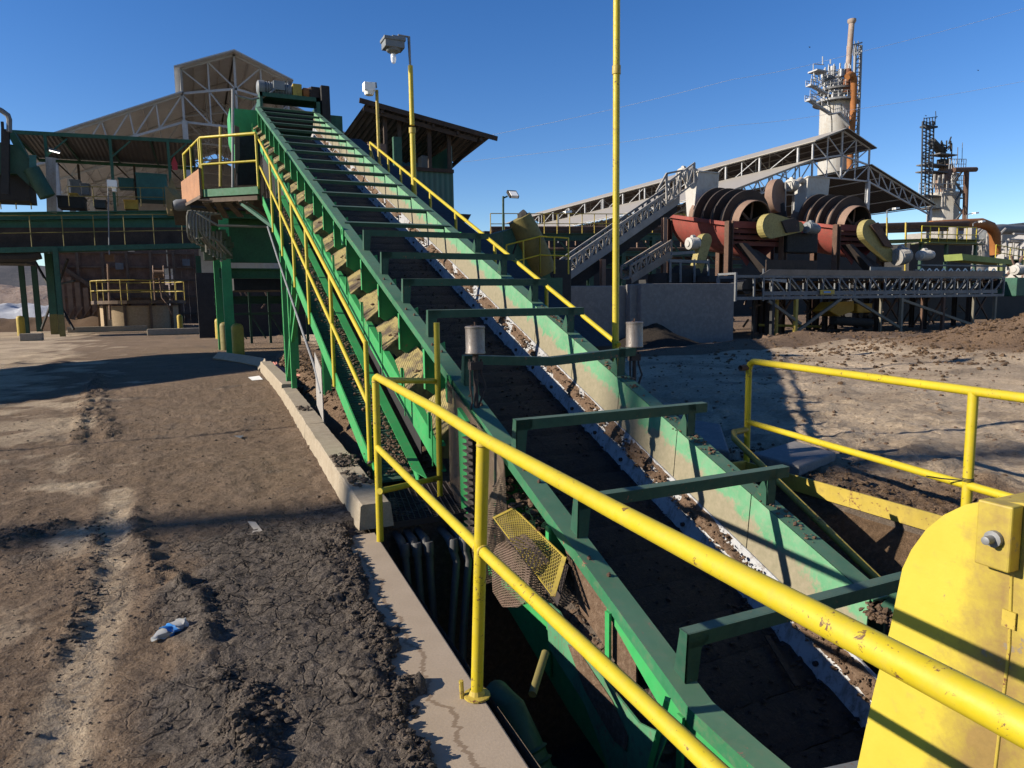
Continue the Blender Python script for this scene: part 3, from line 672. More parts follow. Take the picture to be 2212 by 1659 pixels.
# bottom: sides in the pit, tail plate
mb = MB()
mb.plate([(1.905, 5.3, -.20), (1.905, 3.0, -.32), (1.905, 2.4, -.62), (1.905, 1.2, -.75), (1.905, .6, -.75), (1.905, .6, -1.05), (1.905, 1.6, -1.05), (1.905, 2.6, -1.0), (1.905, 3.4, -.82), (1.905, 4.2, -.55), (1.905, 5.3, -.28)], (.012, 0, 0))
mb.build('lower_side_plate', M['green_side'], cv)
mb = MB()
for y, z1 in ((4.42, -.5), (3.62, -.7), (2.95, -.95), (2.35, -1.0), (1.7, -1.0), (1.2, -1.0)):
    mb.box((1.885, y-.02, z1), (1.90, y+.02, zf(y)-.075)); mb.cut()
mb.build_each('stiffener', M['green_side'], cv)
mb = MB(); mb.plate([(1.915, y, zf(y)-.075) for y in (3.0, 2.6, 2.3, 1.8, 1.2, .6)]+[(1.915, y, zf(y)-d_) for y, d_ in ((.6, .30), (1.2, .30), (1.8, .28), (2.3, .24), (2.6, .20), (3.0, .12))], (.012, 0, 0)); mb.build('flange_web', M['green_side'], cv)
mb = MB(); mb.plate([(1.93, 3.5, zf(3.5)-.09), (1.93, 2.75, zf(2.75)-.09), (1.93, 2.75, zf(2.75)-.34), (1.93, 3.3, zf(3.3)-.36)], (.012, 0, 0)); mb.build('muddy_side_sheet', M['mud_dry'], cv)
mb = MB(); mb.grid(8, 160, lambda u, v_: (1.80+.24*u, .8+2.9*v_, zf(.8+2.9*v_)-.46+.14*u+.03*noise.noise(Vector((u*9, v_*60, 1)))+.03*abs(fbm(u*3, v_*20, 5)))); tag(mb.build('mud_ledge', M['mud'], cv), kind='stuff')
q_ = lambda x, y, X: S(x, y, X=X)
mb = MB(); mb.plate([q_(x, y, 1.79) for x, y in ((1178, 1296), (1208, 1322), (1252, 1400), (1380, 1562), (1440, 1592), (1398, 1700), (1330, 1700), (1262, 1520), (1186, 1400))], (.01, 0, 0)); mb.build('belly_plate', M['green_pale2'], cv)
mb = MB(); mb.plate([q_(x, y, 1.783) for x, y in ((1226, 1392), (1248, 1404), (1322, 1515), (1356, 1590), (1352, 1622), (1326, 1600), (1262, 1490))], (.004, 0, 0)); mb.build('slot_mud', M['mud_dry'], cv)
mb = MB(); mb.tube(q_(1442, 1510, 1.78), q_(1395, 1690, 1.78), .018, 4); mb.build('strut', M['green_side'], cv)
mb = MB()
for i in range(420):
    y = 1.4+3.6*rnd.random(); zz = (zf(y)-.40) if y < 3.4 else zf(y)-.32
    mb.clump((1.90+rnd.random()*.16, y, zz+rnd.random()*.04), .01+.035*rnd.random()**2, rnd.random())
tag(mb.build('spilled_mud', M['mud_dry'], cv), kind='stuff')
mb = MB(); mb.plate([(2.03, 1.9, -.30), (3.09, 1.75, -.32), (3.25, 1.55, -.28), (3.25, .5, -.3), (2.03, .5, -.3)], (0, 0, -.02)); mb.build('tail_plate', M['greysteel'], cv)
# mesh guards near the bottom
def expanded(mb, a, b_, c_, d_, nu, nv, r):
    """expanded metal between four corners: two families of crossing strands"""
    def at(u, v_): return (a.lerp(b_, u)).lerp(d_.lerp(c_, u), v_)
    n_ = (b_-a).cross(d_-a).normalized()
    for sg in (1, -1):
        for k in range(-nu, nv+nu+1):
            pts = []
            for i in range(nu+1):
                v_ = (k+(i if sg > 0 else nu-i))/nv
                pts.append((i/nu, v_))
            for (u0, v0), (u1, v1) in zip(pts, pts[1:]):
                if -.001 <= min(v0, v1) and max(v0, v1) <= 1.001: mb.bar(at(u0, v0), at(u1, v1), r, r*.5, n_)
gm_ = thing('mesh_guard', S(1140, 1200, X=1.8), 'flat yellow expanded metal guard below the nearest cross brackets', 'mesh guard')
c4 = [S(1067, 1119, X=1.72), S(1110, 1098, X=1.88), S(1219, 1203, X=1.88), S(1194, 1288, X=1.72)]
mb = MB(); expanded(mb, *c4, 9, 30, .0045); mb.build('mesh', M['yellow_mesh'], gm_)
mb = MB(); mb.bar(c4[0], c4[1], .028, .006); mb.bar(c4[2], c4[3], .028, .006); mb.bar(c4[1], c4[2], .008, .006); mb.bar(c4[0], c4[3], .006, .006); mb.build('guard_frame', M['yellow_old'], gm_)
mb = MB(); o_ = Vector((.03, 0, -.06)); mb.plate([c4[0]+o_, c4[1]+o_, c4[2]+o_, c4[3]+o_], (0, 0, -.004)); mb.build('backing_sheet', M['rust_dark'], gm_)
bg_ = thing('barrel_guard', S(1100, 1240, X=1.66), 'rounded brown mesh barrel guard hanging in front of the yellow mesh guard', 'mesh guard')
D6 = [(1061, 1205), (1072, 1178), (1092, 1166), (1116, 1192), (1145, 1230), (1140, 1296), (1118, 1312), (1085, 1311), (1064, 1278)]
mb = MB(); mb.plate([S(x, y, X=1.60+.0016*abs(x-1100)) for x, y in D6], (.14, .02, .01)); mb.build('mesh', M['mesh_b'], bg_)
mb = MB()
mb.plate([(1.875, 4.22, .54), (1.875, 5.32, .98), (1.875, 5.32, .12), (1.875, 5.0, -.20), (1.875, 4.15, -.24)], (-.006, 0, 0))
mb.plate([(1.64, 4.30, .02), (1.875, 4.22, .50), (1.875, 4.15, -.24), (1.66, 4.2, -.30)], (0, -.006, 0))
mb.build('chain_guard', M['mesh_g'], cv)
mb = MB(); mb.plate([(1.87, 4.83, .72), (1.87, 5.02, .80), (1.87, 4.98, -.12), (1.87, 4.84, -.16)], (-.03, 0, 0)); mb.build('side_post', M['green_side'], cv)
mb = MB()
for k in range(17): mb.box((1.80, 4.70, .70-.05*k), (1.835, 4.82, .712-.05*k))
mb.box((1.832, 4.7, -.12), (1.838, 4.82, .72)); mb.build('louvre', M['rust_dark'], cv)
# sunlit braces and legs carrying the conveyor
for (y, zb) in ((16.4, .35), (15.0, .3), (11.4, .05)):
    mb = MB(); zt = zf(y)-.8
    for x in (1.95, 3.4): mb.ibeam((x, y, zb), (x, y, zt), .12, .12, .012, (0, 1, 0))
    mb.bar((1.95, y, zt), (3.4, y, zt), .1, .12)
    mb.build('support_leg', M['green_side'], cv)
mb = MB(); mb.bar((1.95, 15.0, .9), (1.95, 13.6, zf(13.6)-.85), .06, .06); mb.bar((1.95, 15.0, .9), (1.95, 16.4, 2.6), .05, .05); mb.build('brace', M['green_side'], cv)
# drive head
H = YT+.3
mb = MB(); x0, x1 = 2.05, 3.62; zt, zb = 7.30, 6.85
mb.box((x0, H, zt-.06), (x1, H+.9, zt)); mb.box((x0, H, zb), (x0+.07, H+.02, zt)); mb.box((x1-.10, H, zb), (x1, H+.02, zt)); mb.box((x0, H, zt-.11), (x1, H+.015, zt-.06))
mb.box((x0, H+.02, zb-.9), (x0+.02, H+1.5, zt-.06)); mb.box((x1-.02, H+.02, zb-.9), (x1, H+1.5, zt-.06)); mb.box((x0, H+1.3, 6.0), (x1, H+1.32, zt-.07))
mb.build('head_frame', M['green_beam'], cv)
mb = MB(); mb.box((1.28, H+.0, 6.13), (2.04, H+1.3, 6.80)); mb.plate([(1.28, H, 6.13), (2.04, H, 6.13), (1.9, H, 5.5), (1.45, H, 5.5)], (0, 1.3, 0)); mb.build('head_box', M['green_side'], cv)
mb = MB(); mb.box((3.63, H+.5, 6.35), (4.32, H+1.5, 7.0)); mb.build('head_box', M['green_beam'], cv)
mb = MB(); mb.tube((2.1, H+.55, 6.75), (3.55, H+.55, 6.75), .3, 18); mb.build('drive_drum', M['black'], cv, True)
mb = MB(); mb.box((3.68, H+.1, 6.55), (3.92, H+.8, 7.68)); mb.build('chain_casing', M['dark'], cv, bevel=.02)
c0 = Vector((2.5, H+.45, 7.52))
dm = thing('drive_motor', c0, 'grey ribbed electric motor with cable on top of the conveyor drive head', 'motor')
mb = MB(); mb.lathe((2.02, H+.45, 7.52), [(.10, 0), (.17, .02), (.2, .05), (.2, .2), (.17, .22)], (1, 0, 0), 20)
for k in range(9): mb.lathe((2.26+k*.07, H+.45, 7.52), [(.16, 0), (.19, .01), (.19, .03), (.16, .04)], (1, 0, 0), 20)
mb.tube((2.24, H+.45, 7.52), (2.92, H+.45, 7.52), .16, 20); mb.build('motor_body', M['motor'], dm, True)
mb = MB(); mb.box((2.44, H+.22, 7.46), (2.74, H+.33, 7.70)); mb.build('terminal_box', M['motor'], dm, bevel=.01)
mb = MB(); mb.box((2.3, H+.3, 7.30), (2.9, H+.6, 7.36)); mb.build('foot', M['dark'], dm)
mb = MB(); mb.pipe([(2.5, H+.25, 7.5), (2.35, H+.2, 7.35), (2.15, H+.15, 7.2), (1.85, H+.1, 7.1), (1.5, H+.1, 7.15), (1.35, H+.1, 7.3)], .025, 8); mb.build('cable', M['galv'], dm, True)
gb = thing('gearbox', (3.2, H+.45, 7.3), 'yellow and rusty gearbox coupling beside the drive motor', 'gearbox')
mb = MB(); mb.box((2.95, H+.3, 7.32), (3.20, H+.65, 7.70)); mb.build('coupling_guard', M['yellow_old'], gb, bevel=.02)
mb = MB(); mb.lathe((3.22, H+.45, 7.48), [(.12, 0), (.17, .03), (.17, .17), (.12, .2)], (1, 0, 0), 16); mb.build('coupling', M['orange'], gb, True)
mb = MB(); mb.box((3.43, H+.25, 7.30), (3.68, H+.7, 7.66)); mb.lathe((3.4, H+.45, 7.48), [(.2, 0), (.2, .04)], (1, 0, 0), 12); mb.build('gear_case', M['rust_dark'], gb, bevel=.03)

# ---------------------------------------------------------------- walkway with platform on the left side
wk = thing('walkway', (1.6, 6, 0), 'steep green grating walkway with yellow handrail leading up beside the conveyor to a landing', 'walkway')
WS = .4215; WY0, WZ0 = 6.16, 1.262
def wz(y): return WZ0+(y-WY0)*WS-1.12
def wplate(mb, x0, x1, dz0, dz1, ya, yb): mb.plate([(x0, ya, wz(ya)+dz0), (x0, yb, wz(yb)+dz0), (x0, yb, wz(yb)+dz1), (x0, ya, wz(ya)+dz1)], (x1-x0, 0, 0))
mb = MB(); wplate(mb, 1.415, 1.428, .06, -.12, 6.05, 14.6); mb.build('stringer', M['green_side'], wk)
mb = MB(); mb.plate([(1.76, 5.85, wz(5.85)+.06), (1.76, 14.6, wz(14.6)+.06), (1.76, 14.6, wz(14.6)-.10), (1.76, 5.85, wz(5.85)-.10)], (.012, 0, 0)); 
mb.plate([(1.735, 5.95, wz(5.95)+.062), (1.735, 14.6, wz(14.6)+.062), (1.83, 14.6, wz(14.6)+.062), (1.83, 5.8, wz(5.8)+.062)], (0, 0, .006)); mb.build('stringer', M['green_side'], wk)
M['grate'] = paint('walkway_grating', (.045, .14, .09), .7, .6, (.07, .05, .035), .1)
mb = MB(); mb.plate([(1.43, 5.95, wz(5.95)), (1.755, 5.95, wz(5.95)), (1.755, 14.6, wz(14.6)), (1.43, 14.6, wz(14.6))], (0, 0, -.02))
n = 190
for i in range(n):
    y = 6+8.5*i/n; mb.bar((1.43, y, wz(y)+.004), (1.755, y, wz(y)+.004), .006, .012)
mb.build('grating', M['grate'], wk)
mb = MB()
for i in range(1600):
    y = 6+8*rnd.random()**1.3; mb.clump((1.68+rnd.gauss(0, .06), y, wz(y)+.01), .006+.022*rnd.random()**2, rnd.random())
tag(mb.build('mud_crumbs', M['mud_dry'], wk), kind='stuff')
RR = .0225
def rp(y, d=0): return Vector((1.406, y, WZ0+(y-WY0)*WS+d))
mb = MB(); mb.pipe([rp(WY0), rp(14.56)], RR, 12); mb.pipe([(1.406, 6.165, .03), rp(WY0, .02)], RR, 12); mb.build('handrail', M['yellow'], wk, True)
mb = MB(); mb.pipe([rp(WY0, -.54), rp(14.6, -.52)], RR*.92, 12); mb.build('mid_rail', M['yellow'], wk, True)
mb = MB(); mb.box((1.34, 6.1, .012), (1.47, 6.24, .03)); mb.tube((1.406, 6.165, .03), (1.406, 6.165, .15), .027, 12); mb.build('foot_plate', M['rust'], wk)
for y in (7.75, 9.3, 10.5, 11.75, 12.9):
    mb = MB(); mb.tube(rp(y, -1.22), rp(y), RR*.95, 12); mb.build('post', M['yellow'], wk, True)
# landing
A_, B_, C_, D_ = Vector((1.35, 14.5, 3.86)), Vector((.39, 15.25, 3.86)), Vector((.04, 16.9, 3.86)), Vector((1.7, 17.2, 3.86))
mb = MB(); mb.plate([A_, B_, C_, D_], (0, 0, -.05)); mb.build('landing_deck', M['wood_dark'], wk)
mb = MB(); mb.bar(A_+Vector((0, 0, -.03)), B_+Vector((0, 0, -.03)), .05, .14); mb.build('landing_beam', M['green'], wk)
mb = MB(); mb.bar(A_+Vector((0, .05, -.17)), B_+Vector((0, .05, -.17)), .10, .08)
for k in range(5):
    p = A_.lerp(B_, .15+.2*k); mb.bar(p+Vector((0, .1, -.22)), p+Vector((.5*rnd.random(), 1.9, -.22-.02*k)), .12, .04)
mb.bar(A_+Vector((-.35, -.04, -.25)), A_+Vector((.15, .3, -.42)), .10, .02); mb.bar(A_+Vector((-.25, -.04, -.28)), A_+Vector((.2, .3, -.52)), .08, .02)
mb.bar(B_+Vector((-.1, 0, -.16)), B_+Vector((.45, -.2, -.2)), .08, .02); mb.build('wooden_joist', M['wood'], wk)
mb = MB(); mb.plate([B_+Vector((-.02, -.03, -.08)), C_+Vector((-.02, 0, -.08)), C_+Vector((-.02, 0, .43)), B_+Vector((-.02, -.03, .45))], (-.02, 0, 0)); mb.build('plywood_panel', M['plywood'], wk)
mb = MB(); mb.bar(B_+Vector((-.06, -.03, -.10)), C_+Vector((-.06, 0, -.10)), .02, .06); mb.bar(B_+Vector((-.05, -.05, -.1)), B_+Vector((-.05, -.05, .45)), .03, .02); mb.build('panel_batten', M['wood'], wk)
T = Vector((0, 0, 1.03)); Mm = Vector((0, 0, .52))
mb = MB(); mb.pipe([rp(14.56), A_+T, B_+T+Vector((0, 0, .0)), C_+T+Vector((.05, 0, -.02)), C_+Vector((.05, 0, 0))], RR, 12)
mb.pipe([A_+Mm, B_+Mm], RR, 12)
for p in (A_, B_): mb.tube(p, p+T, RR, 12)
mb.tube(B_.lerp(C_, .08), B_.lerp(C_, .08)+T, RR, 10); mb.tube(B_.lerp(C_, .5), B_.lerp(C_, .5)+T, RR*.8, 10)
mb.build('landing_rail', M['yellow'], wk, True)
mb = MB(); mb.bar(S(515, 434, Y=15.0), S(665, 545, Y=12.2), .06, .06); mb.build('brace', M['green_beam'], wk)
for (x, y) in ((612, 470), ):
    pass
for yy, zb in ((12.6, .3), (11.9, .25)):
    mb = MB(); mb.bar((1.5, yy, zb), (1.5, yy, wz(yy)-.1), .08, .08, (0, 1, 0)); mb.build('leg', M['green_side'], wk)
mb = MB(); mb.bar((1.5, 12.0, .9), (1.55, 10.9, wz(10.9)-.1), .05, .05); mb.bar((1.5, 12.6, .35), (1.5, 11.2, wz(11.2)-.1), .05, .05); mb.build('leg_brace', M['green_side'], wk)
mb = MB(); mb.pipe([(1.39, 13.6, 3.05), (1.39, 12.2, 2.35), (1.39, 9.0, .85), (1.39, 8.6, .55)], .018, 8); mb.build('conduit', M['galv'], wk, True)
mb = MB(); mb.plate([(1.40, 8.5, .85), (1.40, 8.95, 1.02), (1.40, 8.95, .35), (1.40, 8.5, .2)], (-.01, 0, 0)); mb.build('splash_sheet', M['white_dim'], wk)
# upright stack of boards and pole behind landing
mb = MB(); mb.tube(S(503, 405, Y=16.9), S(503, 193, Y=16.9), .028, 8); tag(mb.build('conduit_pole', M['galv'], None, True), 'thin grey conduit pole standing on the landing by the drive head', 'pole')
mb = MB(); mb.plate([S(507, 270, Y=17.0), S(517, 275, Y=17.0), S(518, 340, Y=17.0), S(508, 395, Y=17.0)], (0, .05, 0)); tag(mb.build('plank', M['wood'], None), 'narrow curved plank leaning upright on the landing behind the yellow rail', 'plank')
mb = MB(); mb.tube(S(476, 403, Y=17.3), S(476, 274, Y=17.3), .03, 8); tag(mb.build('rail_post', M['yellow_old'], None, True), 'rusty yellow upright post at the back of the landing', 'post')
mb = MB(); mb.plate([S(512, 296, Y=17.6), S(562, 290, Y=17.6), S(562, 398, Y=17.6), S(512, 400, Y=17.6)], (0, .1, 0)); tag(mb.build('rubber_curtain', M['black'], None), 'black rubber curtain hanging behind the landing below the green head box', 'curtain')

# ---------------------------------------------------------------- handrail, lamp poles and grease cans right of the conveyor
hr = thing('side_handrail', (3.95, 6, 0), 'yellow sloping handrail with short posts on the far side of the conveyor', 'handrail')
def hz(y): return 1.175+(y-6.0)*.4045
mb = MB(); mb.tube((3.95, 5.97, hz(5.97)), (3.95, 16.1, hz(16.1)), .026, 12); mb.build('handrail', M['yellow'], hr, True)
for i, y in enumerate((7.55, 9.1, 10.65, 11.9, 12.9, 13.7, 14.6, 15.4, 16.1)):
    mb = MB(); mb.tube((3.95, y, hz(y)-.55), (3.95, y, hz(y)), .024, 12); mb.build('post', M['yellow'], hr, True)
mb = MB(); mb.tube((3.95, 16.1, hz(16.1)-.1), (3.95, 15.4, hz(15.4)-.65), .02, 8); mb.build('brace', M['yellow_old'], hr, True)
mb = MB(); strip(mb, [(3.62, -.35), (4.3, -.35), (4.3, -.42), (3.62, -.42)], [6.5+i for i in range(13)], True); mb.build('walk_deck', M['dark'], hr)
def lamp_pole(name, y, ztop, label, head):
    t = thing(name, (3.95, y, 0), label, 'lamp pole', 'yellow pipe lamp poles along the conveyor')
    mb = MB(); zb = hz(y)-.6 if y > 7 else .9; zj = ztop*.82 if head else ztop
    mb.tube((3.95, y, zb), (3.95, y, zj-.6 if head else zj), .034 if y < 7 else .05, 14); mb.build('pole', M['yellow'], t, True)
    mb = MB()
    if y < 7: mb.tube((3.95, y, 3.82), (3.95, y, 3.9), .042, 14)
    else: mb.tube((3.95, y, zj-.66), (3.95, y, zj-.56), .065, 12)
    mb.build('collar', M['yellow_old'], t, True)
    return t, zj
t, _ = lamp_pole('lamp_pole', 6.03, 7.2, 'tall bare yellow pole rising past the top of the picture beside the grease can', False)
mb = MB(); mb.tube((3.95, 6.03, 7.2), (3.95, 6.03, 7.5), .02, 8); mb.pipe([(3.95, 6.03, 7.45), (3.55, 6.03, 7.5)], .018, 8); mb.lathe((3.5, 6.03, 7.45), [(.06, .1), (.16, .02), (.16, -.15), (.1, -.2)], (0, 0, 1), 14); mb.build('lamp_head', M['motor'], t, True)
t, _ = lamp_pole('lamp_pole', 12.85, 6.6, 'taller lamp pole with a grey box lamp and bare bulb right of the conveyor', True)
P = lambda x, y: S(x, y, Y=12.85)
mb = MB(); mb.tube((3.95, 12.85, 4.9), (3.95, 12.85, 5.95), .045, 12); mb.build('pole_top', M['yellow'], t, True)
mb = MB(); a = P(886, 142); b_ = P(883, 80); mb.pipe([a, b_, P(860, 76)], .022, 8); mb.build('arm', M['galv'], t, True)
c_ = P(849, 97)
mb = MB(); mb.box(c_+Vector((-.18, -.14, -.08)), c_+Vector((.18, .14, .09))); mb.box(c_+Vector((-.20, -.16, .04)), c_+Vector((.20, .16, .10))); mb.box(c_+Vector((-.02, -.05, .1)), c_+Vector((.22, .05, .16))); mb.lathe(c_, [(.06, -.15), (.12, -.12), (.14, -.08)], (0, 0, 1), 14); o = mb.build('lamp_housing', M['motor'], t, bevel=.012)
mb = MB(); mb.lathe(c_, [(.0, -.33), (.035, -.31), (.05, -.26), (.05, -.18), (.035, -.15)], (0, 0, 1), 12); mb.build('bulb', M['glass'], t, True)
t, _ = lamp_pole('lamp_pole', 15.35, 6.35, 'shorter lamp pole with a small white lamp beside the wooden shed', True)
P = lambda x, y: S(x, y, Y=15.35)
mb = MB(); mb.tube((3.95, 15.35, 4.5), (3.95, 15.35, 6.2), .035, 10); mb.build('pole_top', M['yellow_old'], t, True)
mb = MB(); mb.pipe([P(813, 190), P(812, 180), P(800, 179)], .02, 8); mb.build('arm', M['galv'], t, True)
c_ = P(797, 187); mb = MB(); mb.box(c_+Vector((-.12, -.1, -.1)), c_+Vector((.12, .1, .07))); mb.lathe(c_, [(.09, -.18), (.12, -.1)], (0, 0, 1), 12); mb.build('lamp_housing', M['signw'], t, bevel=.01)
def grease_can(x, y, zb, h, r, label, base):
    t = thing('grease_can', (x, y, zb), label, 'canister', 'grease canisters on stands beside the conveyor')
    mb = MB(); mb.lathe((x, y, zb), [(r*.94, 0), (r, .004), (r, .014), (r*.95, .02), (r*.95, h-.016), (r, h-.012), (r, h), (r*.9, h+.004), (0, h+.006)], (0, 0, 1), 28); mb.build('canister', M['can'], t, True)
    mb = MB(); mb.tube((x, y, zb+h), (x, y, zb+h+.035), .006, 8); mb.tube((x-.03, y-.02, zb+h), (x-.03, y-.02, zb+h+.012), .012, 8); mb.build('vent', M['rust'], t, True)
    mb = MB(); mb.tube((x, y, zb-.07), (x, y, zb), .022, 10); mb.box((x-.05, y-.03, zb-.12), (x+.05, y+.03, zb-.06))
    for dx in (-.045, .045): mb.tube((x+dx, y, zb-.16), (x+dx, y, zb-.04), .009, 8)
    mb.tube((x, y, zb-.06), (x, y, base), .018, 10)
    mb.pipe([(x-.045, y, zb-.15), (x-.055, y-.02, zb-.25), (x-.03, y, zb-.36), (x-.05, y, base+.05)], .008, 6); mb.pipe([(x+.045, y, zb-.15), (x+.07, y-.02, zb-.25), (x+.02, y, zb-.4), (x-.01, y-.05, base)], .008, 6)
    mb.build('stand', M['rust_dark'], t, True)
grease_can(1.935, 4.86, 1.225, .205, .076, 'brown dirty grease can on a stand left of the belt, by the mesh guard', .75)
grease_can(3.62, 5.22, 1.19, .225, .079, 'cleaner grey grease can on a stand at the foot of the tall pole', .8)

# ---------------------------------------------------------------- foreground railings
fr = thing('pit_railing', (1.0, 2.5, 0), 'bright yellow pipe railing running along the left edge of the pit towards the camera', 'railing')
RF = .024
def fx(y): return .972+.0556*(y-2.502)
mb = MB(); mb.pipe([(fx(4.50), 4.50, 1.12), (fx(4.44), 4.44, 1.135), (fx(3), 3, 1.12), (fx(2.4), 2.4, 1.10), (fx(1.4), 1.4, 1.095), (fx(.3), .3, 1.10)], RF, 16); mb.build('top_rail', M['yellow'], fr, True)
mb = MB(); mb.tube((fx(4.50), 4.50, .655), (fx(2.42), 2.42, .655), RF*.92, 14); mb.tube((fx(2.40), 2.40, .655), (fx(.9), .9, .68), RF*.92, 14); mb.build('mid_rail', M['yellow'], fr, True)
mb = MB(); mb.tube((fx(4.55), 4.55, 0), (fx(4.50), 4.50, 1.125), RF, 14); mb.build('post', M['yellow'], fr, True)
mb = MB(); mb.tube((fx(2.5), 2.502, 0), (fx(2.36), 2.36, 1.10), RF*1.03, 16); mb.build('post', M['yellow'], fr, True)
mb = MB(); mb.lathe((.972, 2.50, .004), [(.055, 0), (.055, .008), (.034, .012), (.028, .03)], (0, 0, 1), 14); mb.tube((.915, 2.52, 0), (.912, 2.52, .075), .010, 8); mb.build('foot_plate', M['yellow_old'], fr)
mb = MB()
for p, ax in (((fx(2.36), 2.36, 1.076), (0, .05, 1)), ((fx(4.50), 4.50, 1.10), (0, 0, 1)), ((fx(2.43), 2.43, .655), (.05, 1, 0)), ((fx(2.38), 2.38, .655), (.05, 1, 0)), ((fx(2.5), 2.5, .012), (0, 0, 1))): mb.lathe(p, [(.024, -.006), (.0275, -.003), (.0275, .003), (.024, .006)], ax, 16, cap=False)
mb.build('weld_beads', M['yellow_old'], fr, True)
gt = thing('end_gate', (1.6, 5.5, 0), 'yellow pipe gate closing the grating between the railing and the conveyor', 'gate')
g0 = Vector((fx(4.5), 4.50, 0)); g1 = Vector((1.80, 5.15, 0)); g1 = S(950, 1040, X=1.80)
g1 = Vector((1.80, g1.y, 0))
mb = MB(); mb.tube(g1+Vector((0, 0, .0)), Vector((S(943, 697, X=1.80))), RF, 14); mb.build('post', M['yellow'], gt, True)
mb = MB(); a = S(942, 823, X=1.80); mb.tube(g0+Vector((0, 0, 1.11)), a, RF*.9, 12); mb.cut(); a = S(950, 1032, X=1.80); mb.tube(g0+Vector((0, 0, .36)), a, RF*.9, 12); mb.build_each('gate_bar', M['yellow'], gt, True)
gr = thing('floor_grate', (1.6, 5.3, 0), 'small dark expanded metal floor grate bridging curb and conveyor', 'grate')
mb = MB(); mb.plate([(1.25, 4.86, .0), (1.83, 4.86, .0), (2.0, 5.8, .0), (1.42, 5.8, .0)], (0, 0, -.03)); mb.build('frame', M['rust_dark'], gr)
mb = MB()
for i in range(24): t_ = i/23; mb.bar((1.25+.17*t_, 4.86+.94*t_, .008), (1.83+.17*t_, 4.86+.94*t_, .008), .008, .016)
for i in range(14): t_ = i/13; mb.bar((1.25+.58*t_, 4.86, .016), (1.42+.58*t_, 5.8, .016), .006, .01)
mb.build('mesh', M['rust_dark'], gr)
# right railing
rr = thing('yard_railing', (4.54, 4.7, 0), 'yellow pipe railing on the right edge of the pit with a bent top corner', 'railing')
q0 = Vector((4.50, 4.72, 0)); q1 = Vector((4.07, 2.49, 0)); dq = (q1-q0); q2 = q0+dq*1.9
mb = MB(); c0_ = q0+Vector((0, 0, 1.06)); mb.pipe([q0+Vector((0, 0, -.05)), q0+Vector((0, 0, .98)), q0+Vector((0, 0, 1.03))+dq*.008, c0_+dq*.03, q2+Vector((0, 0, 1.06))], .027, 14); mb.build('top_rail', M['yellow'], rr, True)
mb = MB(); mb.tube(q0+Vector((0, 0, .51)), q2+Vector((0, 0, .50)), .025, 14); mb.build('mid_rail', M['yellow'], rr, True)
mb = MB(); mb.tube(q1+Vector((0, 0, 0)), q1+Vector((0, 0, 1.06)), .028, 14); mb.build('post', M['yellow'], rr, True)
mb = MB(); mb.tube(q0+Vector((-.1, .0, 1.0)), q0+Vector((-.02, .0, 1.0)), .026, 12, caps=False); mb.build('pipe_stub', M['rust'], rr, True)
mb = MB(); 
for k in range(3): mb.lathe(q1+Vector((0, 0, .53+.008*k)), [(.029, -.003), (.032, 0), (.029, .003)], (0, 0, 1), 12, cap=False)
mb.pipe([q1+Vector((0, 0, .53)), q1+dq*-.05+Vector((-.1, 0, .53)), q1+dq*-.06+Vector((-.2, 0, .55))], .004, 6); mb.build('wire_tie', M['black'], rr)
dr = thing('stair_rail', (4.2, 3.6, 0), 'dull yellow pipe handrail slanting down into the pit at right', 'handrail')
mb = MB(); mb.pipe([q0+Vector((0, 0, .44)), q0+Vector((-.2, -.05, .44)), q0+Vector((-.26, -.12, .40)), (3.72, 2.75, -.12), (3.6, 2.4, -.3)], .026, 12); mb.build('handrail', M['yellow_old'], dr, True)
mb = MB(); mb.box((4.47, 2.0, .02), (4.485, 4.7, .15)); mb.box((4.3, 4.70, .02), (4.5, 4.715, .16)); tag(mb.build('kick_plate', M['yellow_old'], None), 'low yellow kick plate along the right edge of the pit', 'kick plate')  # duller yellow stands in for the shade on this plate
mb = MB(); mb.plate([(4.56, 5.0, .02), (5.5, 6.2, .02), (5.2, 7.6, .02), (4.3, 6.3, .02)], (0, 0, .16)); tag(mb.build('concrete_block', M['concrete_grey'], None, bevel=.02), 'grey concrete block lying on the ground behind the bent rail corner', 'concrete block')
mb = MB(); mb.plate([(4.75, 4.35, .05), (5.5, 4.6, .05), (5.6, 5.2, .05), (4.8, 4.95, .05)], (0, 0, .10)); tag(mb.build('concrete_pad', M['concrete_grey'], None, bevel=.02), 'low concrete pad at the foot of the right railing', 'concrete pad')

# ---------------------------------------------------------------- curb of precast blocks
def cblock(y0, y1, x0, x1, h=.30, wd=.30, label='', dx=0):
    mb = MB(); nseg = max(4, int((y1-y0)/.12)); prof = [(0, 0), (.018, h*.93), (.032, h), (wd-.02, h), (wd-.008, h*.93), (wd+.005, 0)]
    vs = []; 
    for j in range(nseg+1):
        t_ = j/nseg; y = y0+(y1-y0)*t_; x = x0+(x1-x0)*t_
        for a, hh in prof:
            k = .012*noise.noise(Vector((a*9, y*7, hh*8+y0))); k2 = .03*max(0, noise.noise(Vector((a*5, y*3.1, y0)))-.25)
            vs.append((x+a+k, y+(.01*k if 0 < j < nseg else 0), hh-k2*(hh > .1)))
    fs = [(j*6+i, j*6+i+1, j*6+7+i, j*6+6+i) for j in range(nseg) for i in range(5)]
    fs.append(tuple(range(6))[::-1]); fs.append(tuple(nseg*6+i for i in range(6))); mb.add(vs, fs)
    return tag(mb.build('curb_block', M['concrete'], None), label, 'curb', 'precast concrete curb blocks')
cblock(4.83, 8.55, 1.0, 1.165, .185, .25, 'nearest long curb block with a broken end face by the railing post')
cblock(8.58, 12.6, 1.17, 1.36, .19, .26, 'middle curb block beside the spoil under the walkway')
cblock(12.64, 18.2, 1.365, 1.50, .25, .28, 'farthest straight curb block ending at the bend')
